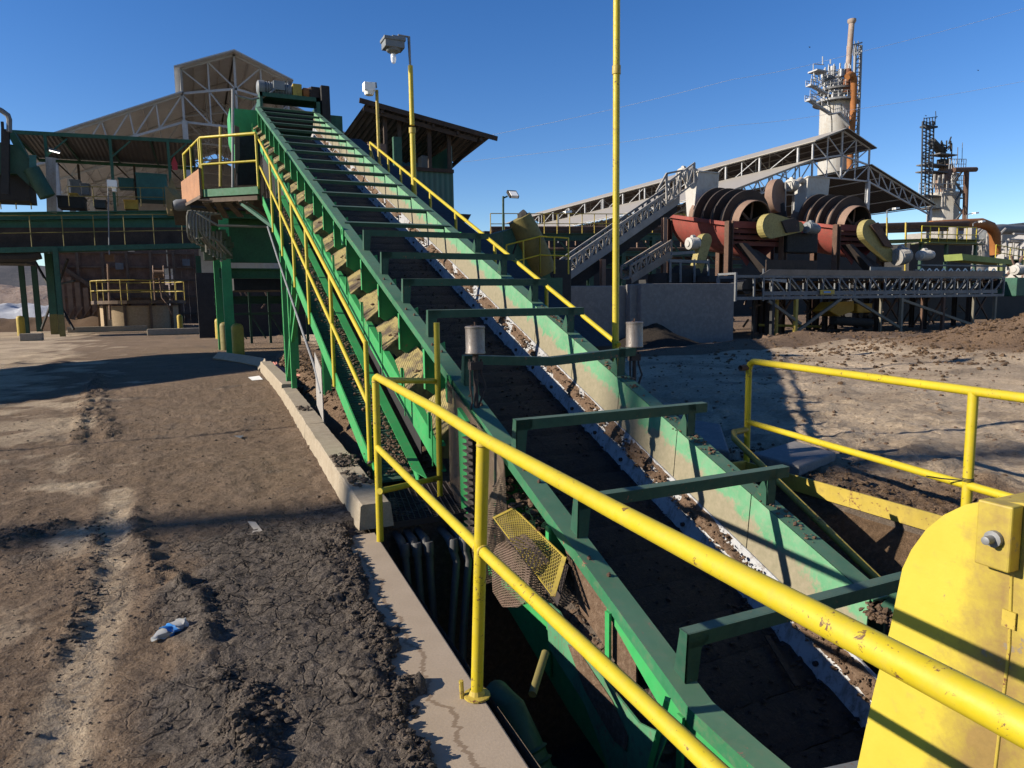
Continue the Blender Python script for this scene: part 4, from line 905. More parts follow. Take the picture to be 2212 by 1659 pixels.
mb = MB(); pts = [(1.50, 18.2), (1.60, 19.5), (1.3, 21.0), (.85, 22.6), (.6, 23.4)]
mb.pipe([(x+.14, y, .04) for x, y in pts], .19, 4); tag(mb.build('curb_bend', M['concrete'], None), 'curved low end of the concrete curb by the yellow bollards', 'curb')
mb = MB()
for i in range(260):
    j = rnd.choice((5.6, 6.2, 6.35, 9.8)); y = j+rnd.gauss(0, .12); x = curb_x(y)+.05+abs(rnd.gauss(0, .10)); mb.clump((x, y, .185+rnd.random()*.03), .006+.03*rnd.random()**2, rnd.random())
tag(mb.build('mud_on_curb', M['mud'], None), 'little heaps of crumbled mud lying on top of the curb', 'mud', kind='stuff')
# ---------------------------------------------------------------- pvc pipes below the grate
for i, (x, lab) in enumerate(((872, 'leftmost'), (887, 'second'), (903, 'third'), (940, 'fourth, bent'), (962, 'rightmost, bent'))):
    xx = 1.30+.085*i+(.1 if i > 2 else 0); yy = 4.80-.02*i
    mb = MB()
    if i < 3: mb.pipe([(xx, 4.95, -.10), (xx, yy, -.12), (xx+.02, yy-.02, -.2), (xx+.05, yy-.02, -.75-.1*i)], .028, 12)
    else: mb.pipe([(xx, 4.95, -.12), (xx, yy, -.14), (xx+.03, yy-.05, -.3), (xx-.08, yy-.2, -.8), (xx-.14, yy-.3, -1.2)], .028, 12)
    mb.lathe((xx+.02, yy-.015, -.16), [(.034, -.07), (.037, -.06), (.037, .02), (.034, .03)], (0, .1, 1), 12)
    tag(mb.build('pvc_pipe', M['pvc'], None, True), lab+' grey plastic pipe dropping into the pit under the floor grate', 'pipe', 'grey plastic pipes going down into the pit')
mb = MB(); mb.tube(S(1178, 1410, Y=2.9), S(1150, 1500, Y=2.7), .02, 10); tag(mb.build('broken_post', M['yellow_shade'], None, True), 'short yellow pipe stub leaning in the dark of the pit', 'pipe')
pm = thing('pump', (1.2, 2.5, -.7), 'green cast pump housing with ribbed hose in the dark pit next to the slab', 'pump')
mb = MB(); pq = S(1088, 1545, Z=-.42); PP = [pq+Vector(t_) for t_ in ((-.03, .12, -.25), (-.03, .10, -.02), (-.01, .05, .06), (.02, -.04, .04), (.06, -.16, -.10), (.10, -.28, -.28))]; mb.pipe(PP, .075, 16); mb.build('casing', M['green_dark'], pm, True)
mb = MB()
for k in range(4): mb.lathe(PP[4].lerp(PP[5], .05+.25*k), [(.075, -.012), (.09, 0), (.075, .012)], PP[5]-PP[4], 18, cap=False)
mb.build('hose_rib', M['green_dark'], pm, True)
# ---------------------------------------------------------------- yellow belt-guard housing in the foreground
hs = thing('guard_housing', (2.2, 1.3, -.5), 'large scuffed yellow steel guard housing with rounded top in the right foreground', 'machine guard')
HX = 2.3
out = [(1.80, -.55), (1.765, -.25), (1.71, .10), (1.655, .38), (1.635, .52), (1.62, .62), (1.59, .70), (1.54, .79), (1.48, .86), (1.41, .915), (1.33, .95), (1.24, .965), (.6, .98), (.2, .98), (.2, -.55)]
mb = MB(); mb.plate([(HX, y, z) for y, z in out], (.012, 0, 0)); mb.build('side_plate', M['yellow_guard'], hs)
mb = MB(); prof = out[:-2]
for (a, b_), (c_, d_) in zip(prof, prof[1:]): mb.add([(HX+.012, a, b_), (HX+.012, c_, d_), (HX+.45, c_, d_), (HX+.45, a, b_)], [(0, 1, 2, 3)])
mb.build('rim_band', M['yellow_old'], hs, True)
bt_, bb_ = S(2112, 1078, X=HX-.06), S(2178, 1240, X=HX-.06); mb = MB(); mb.box((HX-.06, bb_.y, bb_.z), (HX-.003, bt_.y, bt_.z)); mb.build('bearing_block', M['yellow_guard'], hs, bevel=.006)
bc_ = S(2150, 1163, X=HX-.06)
mb = MB(); mb.lathe((HX-.061, bc_.y, bc_.z), [(.026, 0), (.026, .016), (.013, .018), (.013, .05), (.009, .052)], (-1, 0, 0), 12); mb.build('bolt', M['galv'], hs, True)
mb = MB(); q_ = S(2178, 1340, X=HX-.01); mb.box((HX-.010, q_.y-.02, q_.z-.025), (HX-.003, q_.y+.02, q_.z+.03)); mb.pipe([S(2185, 1245, X=HX-.002), S(2180, 1400, X=HX-.002), S(2150, 1659, X=HX-.002)], .005, 8); mb.build('weld_seam', M['yellow_old'], hs)
# ---------------------------------------------------------------- litter
def crumple(mb, k, zc, sq):
    mb.v = [(x+k*noise.noise(Vector((x*60, y*60, z*60))), y+k*noise.noise(Vector((x*60+9, y*60, z*60))), zc+(z-zc)*sq+.4*k*noise.noise(Vector((x*50, y*50+5, z*50)))) for x, y, z in mb.v]
bt = thing('plastic_bottle', S(365, 1365, Z=0), 'crushed clear plastic bottle with blue label on the mud', 'bottle')
p = S(366, 1362, Z=.03); a = Vector((.8, .62, .1)).normalized()
mb = MB(); mb.lathe(p-a*.085, [(.012, 0), (.014, .02), (.034, .045), (.044, .07), (.034, .085), (.046, .11), (.036, .13), (.044, .15), (.038, .17), (.0, .172)], a, 14); crumple(mb, .022, p.z, .62); mb.build('bottle_body', M['clear'], bt, True)
mb = MB(); mb.lathe(p-a*.085, [(.046, .06), (.046, .07), (.037, .085), (.047, .105)], a, 14, cap=False); crumple(mb, .022, p.z+.002, .64); mb.build('label', M['blue'], bt, True)
def scrap(pts, label, mt='paper'):
    mb = MB(); P3 = [S(x, y, Z=.015)+Vector((0, 0, .012*rnd.random())) for x, y in pts]; mb.plate(P3, (0, 0, .002)); return tag(mb.build('scrap', M[mt], None), label, 'litter')
scrap([(535, 1128), (552, 1131), (570, 1152), (540, 1162), (548, 1145)], 'torn beige scrap of paper lying on the ground left of the curb end')
scrap([(536, 815), (560, 812), (568, 820), (545, 823)], 'pale plastic litter beside the curb bend', 'signw')
scrap([(505, 943), (527, 941), (520, 948)], 'small dark scrap on the brown ground beside the middle curb block', 'greysteel')
hb = MB()
for k in range(3):
    hb.pipe([S(585+6*k, 783, Z=.15)]+[S(585+(690-585)*t_/6, 783+(835-783)*t_/6+4*k*sin(t_), Z=.12+.02*k) for t_ in range(1, 7)], .022, 8)
tag(hb.build('pink_hose', M['hose'], None, True), 'bundle of faded pink hoses lying behind the curb bend', 'hose')
# ---------------------------------------------------------------- helpers for plant steelwork
def truss(mb, p, q, h, n, r=.05, up=(0, 0, 1), zig=True):
    p, q, up = Vector(p), Vector(q), Vector(up)*h
    mb.bar(p, q, r, r); mb.bar(p+up, q+up, r, r)
    for i in range(n+1):
        a = p.lerp(q, i/n); mb.bar(a, a+up, r*.8, r*.8, (0, 1, 0))
        if i < n:
            b_ = p.lerp(q, (i+1)/n)
            if zig and i % 2: mb.bar(a, b_+up, r*.7, r*.7)
            else: mb.bar(a+up, b_, r*.7, r*.7)
def railing(name, pts, h, mt, label=None, parent=None, n=4, r=.03, cat='railing', group=None):
    mb = MB(); T_ = Vector((0, 0, h)); pts = [Vector(p) for p in pts]
    mb.pipe([p+T_ for p in pts], r, 6); mb.pipe([p+T_*.5 for p in pts], r*.9, 6)
    for a, b_ in zip(pts, pts[1:]):
        for i in range(n+1): c = a.lerp(b_, i/n); mb.tube(c, c+T_, r, 6)
    o = mb.build(name, mt, parent)
    return tag(o, label, cat, group) if label else o
def one(name, mb, mt, label, cat, group=None, smooth=False, bevel=0): return tag(mb.build(name, M[mt], None, smooth, bevel), label, cat, group)
def flood(p, d, label, hh=.35, lit=True):
    t = thing('area_light', p, label, 'lamp'); p = Vector(p); d = Vector(d).normalized()
    mb = MB(); mb.bar(p-d*hh*.5, p+d*hh, hh*.75, .12); mb.build('lamp_housing', M['greysteel'], t)
    mb = MB(); mb.bar(p-d*hh*.4+Vector((0, 0, -.07)), p+d*hh*.9+Vector((0, 0, -.07)), hh*.6, .02); mb.build('lens', M['glow' if lit else 'signw'], t)
    return t
# ---------------------------------------------------------------- the open truss sheds
def shed_hall(name, xr, zr, hm, zm, h2, zl0, zl1, xl1, y0, y1, under, top, cols, label, bays=7, wall_left=True, lit_t='greysteel', rr=1.):
    """gable hall: ridge (xr, zr); monitor half width hm with eaves zm; lower roofs from zl0 at hm to zl1 at xl1 half width"""
    t = thing(name, (xr, y0, 0), label, 'industrial shed')
    th = .12
    for sgn in (-1, 1):
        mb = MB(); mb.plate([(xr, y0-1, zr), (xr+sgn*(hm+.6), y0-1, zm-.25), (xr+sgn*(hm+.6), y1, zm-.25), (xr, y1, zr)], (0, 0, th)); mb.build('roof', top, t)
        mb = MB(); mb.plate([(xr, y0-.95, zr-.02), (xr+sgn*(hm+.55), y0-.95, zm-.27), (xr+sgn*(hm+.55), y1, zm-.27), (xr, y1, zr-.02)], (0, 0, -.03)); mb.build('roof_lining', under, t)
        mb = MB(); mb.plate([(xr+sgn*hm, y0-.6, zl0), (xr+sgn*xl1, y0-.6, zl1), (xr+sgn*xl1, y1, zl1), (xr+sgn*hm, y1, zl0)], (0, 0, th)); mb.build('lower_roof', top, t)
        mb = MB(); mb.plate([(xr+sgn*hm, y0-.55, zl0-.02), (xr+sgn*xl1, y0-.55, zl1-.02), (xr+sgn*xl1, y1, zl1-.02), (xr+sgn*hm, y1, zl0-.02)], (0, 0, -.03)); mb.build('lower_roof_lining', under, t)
        if wall_left and sgn < 0:
            pass
    for k in range(bays):
        y = y0+(y1-y0)*k/(bays-.5)
        mb = MB(); b = .16*rr if k else .22*rr
        apex_lo = Vector((xr, y, zr-3.6*(zr-zm)/2.1)); zc = zl0-1.1
        for sgn in (-1, 1):
            e = Vector((xr+sgn*hm, y, zm-.1)); l0 = Vector((xr+sgn*hm, y, zl0-.1)); l1 = Vector((xr+sgn*xl1, y, zl1-.15)); bl = Vector((xr+sgn*xl1*.95, y, zl1-1.6)); pk = Vector((xr, y, zr-.15))
            mb.bar(pk, e, b, b); mb.bar(e, l0+Vector((0, 0, -2.6)), b, b, (0, 1, 0)); mb.bar(apex_lo, l0+Vector((0, 0, .1)), b, b); mb.bar(l0, l1, b, b)
            mb.bar(l0+Vector((0, 0, -2.6)), bl, b, b); mb.bar(apex_lo+Vector((0, 0, -3.8)), l0+Vector((0, 0, -2.6)), b, b)
            n = 6
            for i in range(n):
                p0 = l0.lerp(l1, i/n); p1 = l0.lerp(l1, (i+1)/n); q0_ = (l0+Vector((0, 0, -2.6))).lerp(bl, i/n); q1_ = (l0+Vector((0, 0, -2.6))).lerp(bl, (i+1)/n)
                mb.bar(p0, q1_, b*.6, b*.6); mb.bar(p1, q1_, b*.6, b*.6, (0, 1, 0))
            m1 = pk.lerp(e, .5); a1 = apex_lo.lerp(l0, .5); mb.bar(m1, a1, b*.7, b*.7, (0, 1, 0)); mb.bar(m1, apex_lo, b*.6, b*.6); mb.bar(e, a1, b*.6, b*.6)
            mb.bar(a1, a1+Vector((0, 0, -3.2)), b*.6, b*.6, (0, 1, 0)); mb.bar(a1, apex_lo+Vector((0, 0, -3.8)), b*.6, b*.6)
            mb.bar(a1+Vector((0, 0, -3.2)), l0, b*.6, b*.6)
        mb.bar(Vector((xr, y, zr-.1)), apex_lo+Vector((0, 0, -3.8)), b, b, (0, 1, 0))
        mb.build('roof_truss', M[lit_t], t)
        mb = MB()
        for x in cols: mb.ibeam((x, y, 0), (x, y, zl1-1 if abs(x-xr) > hm+2 else zl0-2.6), .5*rr, .5*rr, .06, (0, 1, 0)); mb.cut()
        if cols: mb.build_each('column', M[lit_t], t)
    mb = MB()
    for sgn in (-1, 1):
        for i in range(5):
            f = i/4
            mb.bar((xr+sgn*hm*f, y0, zr-(zr-zm)*f-.2), (xr+sgn*hm*f, y1, zr-(zr-zm)*f-.2), .1, .16)
            x = hm+(xl1-hm)*f; z = zl0+(zl1-zl0)*f-.2; mb.bar((xr+sgn*x, y0, z), (xr+sgn*x, y1, z), .1, .16)
    mb.build('purlins', M[lit_t], t)
    return t
M['truss_w'] = paint('pale_truss_steel', (.60, .61, .63), .6, .3, (.25, .23, .2), 0, fade=.2)
M['truss_d'] = paint('truss_grey', (.16, .16, .165), .6, .3, (.08, .07, .06), 0, fade=.2)
bn = shed_hall('storage_shed', 5.6, 26.9, 4.95, 24.9, 0, 22.5, 16.2, 19.2, 78, 128, M['roof_tan'], M['roof_tan'], (-10.5, .7, 10.5), 'tall open truss shed with a tan roof behind the top of the conveyor', 6, lit_t='truss_w')
mb = MB(); mb.plate([(.55, 77.5, 22.6), (.55, 128, 22.6), (.55, 128, 24.7), (.55, 77.5, 24.7)], (.08, 0, 0)); mb.build('monitor_wall', M['roof_pale'], bn)
mb = MB(); mb.plate([(10.6, 77.5, 10), (10.6, 128, 10), (10.6, 128, 24.7), (10.6, 77.5, 24.7)], (.08, 0, 0)); mb.build('inner_wall', M['roof_tan'], bn)
mb = MB(); mb.plate([(-13, 127.9, 7), (24, 127.9, 7), (24, 127.9, 17), (5.6, 127.9, 26), (-13, 127.9, 17)], (0, .1, 0)); mb.build('end_wall', M['roof_tan'], bn)
mb = MB()
for k in range(8): y = 80+6*k; mb.bar((10.5, y, 12), (10.5, y+5, 22), .12, .12); mb.bar((10.5, y, 22), (10.5, y+5, 12), .12, .12); mb.bar((10.5, y, 11), (10.5, y, 23), .15, .15, (0, 1, 0))
for k in range(5): mb.bar((10.4, 78, 12+2.6*k), (10.4, 127, 12+2.6*k), .1, .12)
mb.build('wall_girts', M['truss_d'], bn)
# ---------------------------------------------------------------- left processing deck, Y about 50
dk = thing('processing_deck', (-5, 50, 0), 'long green elevated processing deck on columns with a corrugated canopy, at the left', 'steel platform')
Q = lambda x, y, Y=50: S(x, y, Y=Y)
mb = MB(); a = Q(-150, 462); b_ = Q(452, 455)
mb.ibeam(a+Vector((0, 0, -.2)), b_+Vector((0, 0, -.2)), .5, .45, .05); mb.ibeam(a+Vector((0, .2, -.85)), b_+Vector((0, .2, -.85)), .3, .8, .05); mb.build('main_beam', M['teal_beam'] if 'teal_beam' in M else M['green_beam'], dk)
mb = MB(); a = Q(-150, 492, 49.9); b_ = Q(452, 491, 49.9); mb.plate([a, b_, b_+Vector((0, 0, -1.25)), a+Vector((0, 0, -1.45))], (0, .1, 0)); mb.build('brick_panel', M['wood_dark'], dk)
mb = MB(); a = Q(-150, 546, 49.3); b_ = Q(455, 531, 49.3); mb.bar(a, b_, .9, .10); mb.bar(a+Vector((0, -.5, 0)), b_+Vector((0, -.5, 0)), .08, .3); mb.bar(a+Vector((0, 3, .3)), b_+Vector((0, 3, .3)), .3, .5); mb.build('walkway_deck', M['green_beam'], dk)
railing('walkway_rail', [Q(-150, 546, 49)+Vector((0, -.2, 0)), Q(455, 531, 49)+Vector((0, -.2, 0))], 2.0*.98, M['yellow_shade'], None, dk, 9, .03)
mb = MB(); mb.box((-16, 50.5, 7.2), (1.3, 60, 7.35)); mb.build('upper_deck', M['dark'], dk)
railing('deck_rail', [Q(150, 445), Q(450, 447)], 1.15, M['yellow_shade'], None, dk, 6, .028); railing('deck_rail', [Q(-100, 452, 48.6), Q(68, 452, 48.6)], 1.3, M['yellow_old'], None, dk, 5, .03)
for i, (x, y0_, y1_, w_) in enumerate(((42, 545, 720, .3), (74, 545, 716, .34), (112, 545, 722, .42), (128, 600, 727, .26), (430, 535, 713, .34))):
    a = S(x+(17 if i == 0 else 12 if i == 1 else 8), y1_, Z=0)
    mb = MB(); mb.ibeam(a, (a.x, a.y, 5.2), w_, w_, .05, (0, 1, 0)); mb.build('column', M['green_dark' if i < 2 else 'green_beam'], dk)
    if i in (2, 3):
        r_ = (.22, .14)[i-2]; mb = MB(); mb.box(a+Vector((-r_, -r_, 0)), a+Vector((r_, r_, 1.3))); mb.build('column_guard', M['yellow_shade'], dk)
mb = MB(); a = S(70, 718, Z=0)
for p, q in (((-9.3, 57, .3), (-6.9, 53, 4.8)), ((-6.9, 53, .3), (-9.3, 57, 4.8)), ((-8, 55, 3.2), (-6.5, 52, 3.4))): mb.bar(p, q, .12, .12)
mb.build('column_brace', M['dark'], dk)
mb = MB(); mb.box((-14, 49.4, 4.3), (-8.5, 52, 4.9)); mb.pipe([(-14, 49.3, 4.6), (-8.3, 49.3, 4.75), (-7.8, 49.3, 4.9)], .35, 10); mb.build('lower_conveyor', M['dark'], dk)
# canopy
cn = thing('canopy', (-4, 50, 7), 'corrugated dark canopy roof on thin green posts above the processing deck', 'canopy')
mb = MB(); a, b_ = Q(25, 285), Q(415, 306); c_, d_ = Q(415, 331, 55), Q(62, 316, 55); c_ = Vector((b_.x+.2, 56, b_.z-.45)); d_ = Vector((a.x+.3, 56, a.z-.3)); mb.plate([a, b_, c_, d_], (0, 0, .06)); mb.build('roof_sheet', M['sheet_dark'], cn)
mb = MB(); mb.bar(a, b_, .1, .22); mb.bar(d_+Vector((0, 0, -.15)), c_+Vector((0, 0, -.15)), .1, .2)
for k in range(5): mb.bar(a.lerp(b_, k/4)+Vector((0, 0, -.1)), d_.lerp(c_, k/4)+Vector((0, 0, -.1)), .08, .14)
mb.build('roof_frame', M['green_beam'], cn)
for i, (x, y_) in enumerate(((97, 293), (237, 298), (362, 303))):
    p = Q(x, y_); mb = MB(); mb.bar(p, (p.x, p.y, 7.3), .16, .16, (0, 1, 0)); mb.bar(p+Vector((.05, 0, -1.1)), p+Vector((1.1, 0, -.1)), .08, .08); mb.build('post', M['green_beam'], cn)
    p = Vector((p.x+.9, 56, p.z-.5)); mb = MB(); mb.bar(p, (p.x, p.y, 7.3), .14, .14, (0, 1, 0)); mb.bar(p+Vector((0, 0, -1.3)), p+Vector((-1.1, -.5, -.1)), .08, .08); mb.build('post', M['wood_dark'], cn)
flood(Q(113, 324, 49.8), (1, .2, -.2), 'small bright lamp fixed under the left end of the canopy', .4)
mb = MB(); mb.bar(Q(109, 340, 49.9), Q(112, 460, 49.9), .5, .06, (0, 1, 0)); one('sign_board', mb, 'white_dim', 'tall narrow weathered white sign board below the canopy lamp', 'sign board')
# machines on the deck
def dbox(name, x0, y0_, x1, y1_, Y, dep, mt, label, cat, bevel=.03):
    a, b_ = S(x0, y1_, Y=Y), S(x1, y0_, Y=Y); mb = MB(); mb.box((a.x, Y, a.z), (b_.x, Y+dep, b_.z)); mb.box((a.x-.04, Y-.03, b_.z-.08), (b_.x+.04, Y+dep+.03, b_.z+.03)); mb.box((a.x+.1, Y-.02, a.z+.15*(b_.z-a.z)), (a.x+.16, Y, a.z+.85*(b_.z-a.z))); return one(name, mb, mt, label, cat, bevel=bevel)
dbox('control_cabinet', 297, 377, 359, 430, 52, 2.0, 'teal', 'large teal cabinet on the deck near the tarp', 'cabinet')
dbox('electrical_box', 257, 386, 288, 406, 53, 1, 'teal', 'small blue-grey box on the deck left of the large teal cabinet', 'box')
dbox('equipment_box', 176, 397, 191, 420, 53, 1, 'greysteel', 'narrow grey equipment box at the left part of the deck', 'box')
dbox('equipment_box', 153, 389, 171, 422, 54, 1, 'greysteel', 'taller grey equipment box by the white sign board', 'box')
dbox('yellow_bin', 269, 433, 297, 451, 50.4, 1, 'bright_y', 'yellow bin at the foot of the large teal cabinet', 'bin')
dbox('yellow_tray', 150, 418, 166, 424, 51.5, 1, 'bright_y', 'small yellow tray on the deck under the canopy', 'tray')
dbox('dark_bin', 203, 433, 227, 448, 50.5, 1, 'dark_blue', 'dark blue bin on the deck between the yellow tray and the yellow bin', 'bin')
dbox('machine_box', 125, 425, 180, 448, 51, 1.5, 'dark', 'dark machine skid at the left end of the covered deck', 'machine')
mb = MB(); mb.plate([Q(370, 383, 49.6), Q(398, 447, 49.3), Q(385, 455, 49.5), Q(359, 438, 49.5), Q(362, 405, 49.6)], (0, .3, 0)); mb.clump(Q(377, 436, 49.5), .7, 4, 1.2); one('tarp', mb, 'tarp', 'tan tarp hanging in a slanting fold at the right end of the deck', 'tarp')
mb = MB(); mb.plate([Q(376, 337, 52), Q(383, 352, 52), Q(384, 367, 52), Q(373, 367, 52), Q(370, 352, 52)], (0, .05, 0)); one('red_cloth', mb, 'flag', 'red cloth hung at the right end of the canopy', 'cloth')
ll = thing('deck_lamp', Q(240, 400, 49), 'white box lamp on a thin post in front of the deck', 'lamp')
mb = MB(); mb.tube(Q(236, 550, 48.8), Q(233, 398, 48.8), .035, 8); mb.build('post', M['galv'], ll); mb = MB(); mb.box(Q(232, 400, 48.8)+Vector((0, -.2, -.1)), Q(252, 392, 48.8)+Vector((0, .2, .05))); mb.box(Q(242, 413, 48.8), Q(250, 400, 48.8)+Vector((0, .3, 0))); mb.build('lamp_housing', M['signw'], ll)
# left green machine
gm = thing('crusher', Q(20, 400, 47), 'dark green crusher housing with discharge pipe at the left edge', 'machine')
mb = MB(); mb.plate([Q(-40, 305, 47), Q(8, 308, 47), Q(33, 314, 47), Q(66, 345, 47), Q(66, 375, 47), Q(62, 400, 47), Q(35, 375, 47), Q(-40, 375, 47)], (0, 2.5, 0)); mb.build('housing', M['green_dark'], gm)
mb = MB(); mb.plate([Q(63, 335, 46.8), Q(78, 335, 46.8), Q(78, 368, 46.8), Q(63, 368, 46.8)], (0, .1, 0)); mb.build('side_screen', M['teal'], gm)
mb = MB(); mb.pipe([Q(68, 365, 47), Q(85, 395, 47), Q(103, 425, 47)], .42, 10); mb.build('discharge_pipe', M['green_dark'], gm, True)
mb = MB(); mb.box(Q(-40, 430, 47.5), Q(60, 372, 47.5)+Vector((0, 2, 0))); mb.ibeam(Q(12, 280, 46.7), Q(12, 420, 46.7), .35, .3, .04, (0, 1, 0)); mb.build('frame', M['dark'], gm)
mb = MB(); mb.plate([Q(12, 282, 47.2), Q(30, 284, 47.2), Q(64, 345, 47.2), Q(45, 345, 47.2)], (0, 1, 0)); mb.build('chute', M['green_beam'], gm)
lp = thing('gooseneck_lamp', Q(18, 250, 46), 'grey gooseneck lamp pole at the far left edge above the crusher', 'lamp')
mb = MB(); mb.pipe([Q(20, 285, 46), Q(20, 258, 46), Q(17, 249, 46), Q(2, 238, 46), Q(-8, 234, 46)], .13, 8); mb.build('pole', M['greysteel'], lp, True)
mb = MB(); mb.bar(Q(2, 265, 46), Q(8, 265, 46), .1, .1); mb.bar(Q(5, 265, 46), Q(7, 300, 46), .12, .12, (0, 1, 0)); mb.build('bracket', M['dark'], lp)
# ---------------------------------------------------------------- wooden wall, tank, reel
wb = thing('plank_wall', (-3, 68, 0), 'high dark brown plank wall with gaps and sunlit slats behind the tank', 'wall')
a, b_ = S(125, 700, Y=68), S(432, 700, Y=68)
mb = MB(); x = a.x
while x < b_.x-.2:
    w_ = .5; top = 7.0+.2*rnd.random(); bot = .2
    if rnd.random() < .12: top -= .8
    if not (b_.x-3.0 < x < b_.x-1.9): mb.box((x, 68+.05*rnd.random(), bot), (x+w_-.004, 68.1, top))
    else: mb.box((x, 68, 5.0), (x+w_-.1, 68.1, top)); mb.box((x, 68, .2), (x+w_-.1, 68.1, 3.6)); mb.box((x, 68, 3.6), (x+.16, 68.1, 5.0))
    x += w_
mb.build('planks', M['wood_dark2'] if 'wood_dark2' in M else M['wood'], wb)
mb = MB()
for z in (1.1, 2.6, 4.0, 5.1, 6.3): mb.bar((a.x, 67.8, z), (b_.x, 67.8, z), .12, .15)
for k in range(7): xx = a.x+(b_.x-a.x)*k/6; mb.bar((xx, 67.7, 0), (xx, 67.7, 6.8), .2, .2, (0, 1, 0))
mb.bar((a.x, 67.5, 5.6), (a.x+5.5, 67.5, 1.2), .3, .3); mb.build('frame', M['wood'], wb)
mb = MB()
for k in range(9): mb.box((a.x+.5+.55*k, 66.5, 0), (a.x+.85+.55*k, 66.6, 4.6-.42*k)); mb.bar((a.x+.5+.55*k, 66.4, .3), (a.x+1.5+.55*k, 66.4, 1.8), .1, .1)
mb.build('slats', M['wood_l'] if 'wood_l' in M else M['white_dim'], wb)
for i, (x, y_) in enumerate(((258, 575), (402, 567))):
    p = Q(x, y_, 67.5); mb = MB(); mb.box(p+Vector((-.3, -.05, -.28)), p+Vector((.3, 0, .28))); one('notice_sign', mb, 'greysteel', ('left' if i == 0 else 'right')+' of two small grey notice signs on the plank wall', 'sign')
tk = thing('concrete_tank', (-1, 65, 0), 'round low concrete tank with a railed platform on top beneath the deck', 'tank')
c_ = S(310, 708, Z=0); c_ = Vector((c_.x, 62.5, 0)); R_ = 2.75
mb = MB(); mb.lathe(c_, [(R_, 0), (R_, 1.75), (R_+.05, 1.8), (0, 1.82)], (0, 0, 1), 40); mb.build('tank_wall', M['tank'] if 'tank' in M else M['concrete'], tk, True)
mb = MB(); mb.lathe(c_, [(R_+.55, 1.95), (R_+.55, 2.2), (0, 2.2)], (0, 0, 1), 32)
for k in range(10): t_ = k*.628; mb.box(c_+Vector((R_*1.03*cos(t_)-.08, R_*1.03*sin(t_)-.08, 0)), c_+Vector((R_*1.03*cos(t_)+.08, R_*1.03*sin(t_)+.08, 1.95)))
mb.build('platform', M['wood'], tk)
mb = MB(); rp_ = [c_+Vector(((R_+.5)*cos(k*.314), (R_+.5)*sin(k*.314), 2.2)) for k in range(21)]
for h in (.75, 1.5): mb.pipe([p+Vector((0, 0, h)) for p in rp_], .04, 6)
for p in rp_[::2]: mb.tube(p+Vector((0, 0, -.3)), p+Vector((0, 0, 1.5)), .04, 6)
mb.build('railing', M['yellow_old'], tk)
rl = thing('hose_reel', (0, 60, 3.5), 'rusty hose reel with cables mounted above the tank platform', 'hose reel')
p = Q(343, 592, 60); mb = MB()
for dx in (-.35, .35): mb.lathe(p+Vector((dx, 0, 0)), [(.62, -.04), (.7, 0), (.62, .04)], (1, 0, 0), 20, cap=False)
mb.tube(p+Vector((-.4, 0, 0)), p+Vector((.4, 0, 0)), .3, 14); mb.build('reel', M['rust_light'], rl)
mb = MB(); mb.tube(p+Vector((-.4, .3, 0)), p+Vector((-.4, .3, -2.4)), .06, 6); mb.pipe([p+Vector((0, -.3, -.2)), p+Vector((.3, -.4, -1.4)), p+Vector((.8, -.5, -2.0)), p+Vector((1.0, -.5, -1.5))], .05, 6); mb.pipe([p+Vector((0, -.3, -.2)), p+Vector((.1, -.4, -1.8)), p+Vector((.5, -.5, -2.4)), p+Vector((.7, -.5, -3.1))], .05, 6); mb.build('hanging_hose', M['rust_light'], rl, True)
sp_ = thing('service_pole', Q(237, 700, 60.5), 'thin rusty service pole with a box rising from the tank', 'pole')
mb = MB(); mb.tube(Q(238, 690, 60), Q(233, 570, 60), .08, 8); mb.build('pole', M['rust_light'], sp_); mb = MB(); p = Q(237, 556, 60); mb.box(p-Vector((.3, .1, .3)), p+Vector((.3, .2, .2))); mb.build('box', M['rust_light'], sp_)
# far kerbs
for i, (xa, xb, y_, Yc, lab) in enumerate(((145, 310, 716, 0, 'long pale curb in front of the concrete tank'), (318, 468, 722, 0, 'broken curb right of the tank, partly in shade'), (42, 86, 734, 0, 'short curb piece between the two left green columns'))):
    a, b_ = S(xa, y_+3, Z=0), S(xb, y_+3, Z=0); b_.y = a.y
    mb = MB(); mb.plate([(a.x, a.y, 0), (b_.x, a.y, 0), (b_.x, a.y, .38), (a.x, a.y, .38)], (0, .4, 0)); one('curb_block', mb, 'concrete', lab, 'curb', None, bevel=.04)
# bollards
def bollard(x, y_, r, h, label, mt='yellow'):
    p = S(x, y_, Z=0); mb = MB(); mb.lathe(p, [(r, -.1), (r, h-r*.8), (r*.92, h-r*.4), (r*.6, h-.02), (0, h)], (0, 0, 1), 20)
    return tag(mb.build('bollard', M[mt], None, True), label, 'bollard', 'yellow bollards around the plant')
M['bollard'] = paint('bollard_yellow', (.60, .42, .02), .5, .35, (.1, .08, .04), .1)
bollard(516, 769, .19, 1.07, 'tallest nearest yellow bollard standing at the curb bend', 'bollard')
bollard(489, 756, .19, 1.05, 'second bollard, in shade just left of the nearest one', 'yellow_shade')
bollard(475, 732, .2, 1.05, 'third bollard behind the shaded one by the green column', 'bollard')
bollard(47, 725, .22, 1.25, 'leftmost yellow bollard, beside the outermost green column', 'bollard')
bollard(390, 711, .2, 1.1, 'yellow bollard in front of the right side of the tank', 'bollard')
bollard(441, 713, .22, 1.25, 'yellow bollard at the foot of the green column right of the tank', 'yellow_shade')
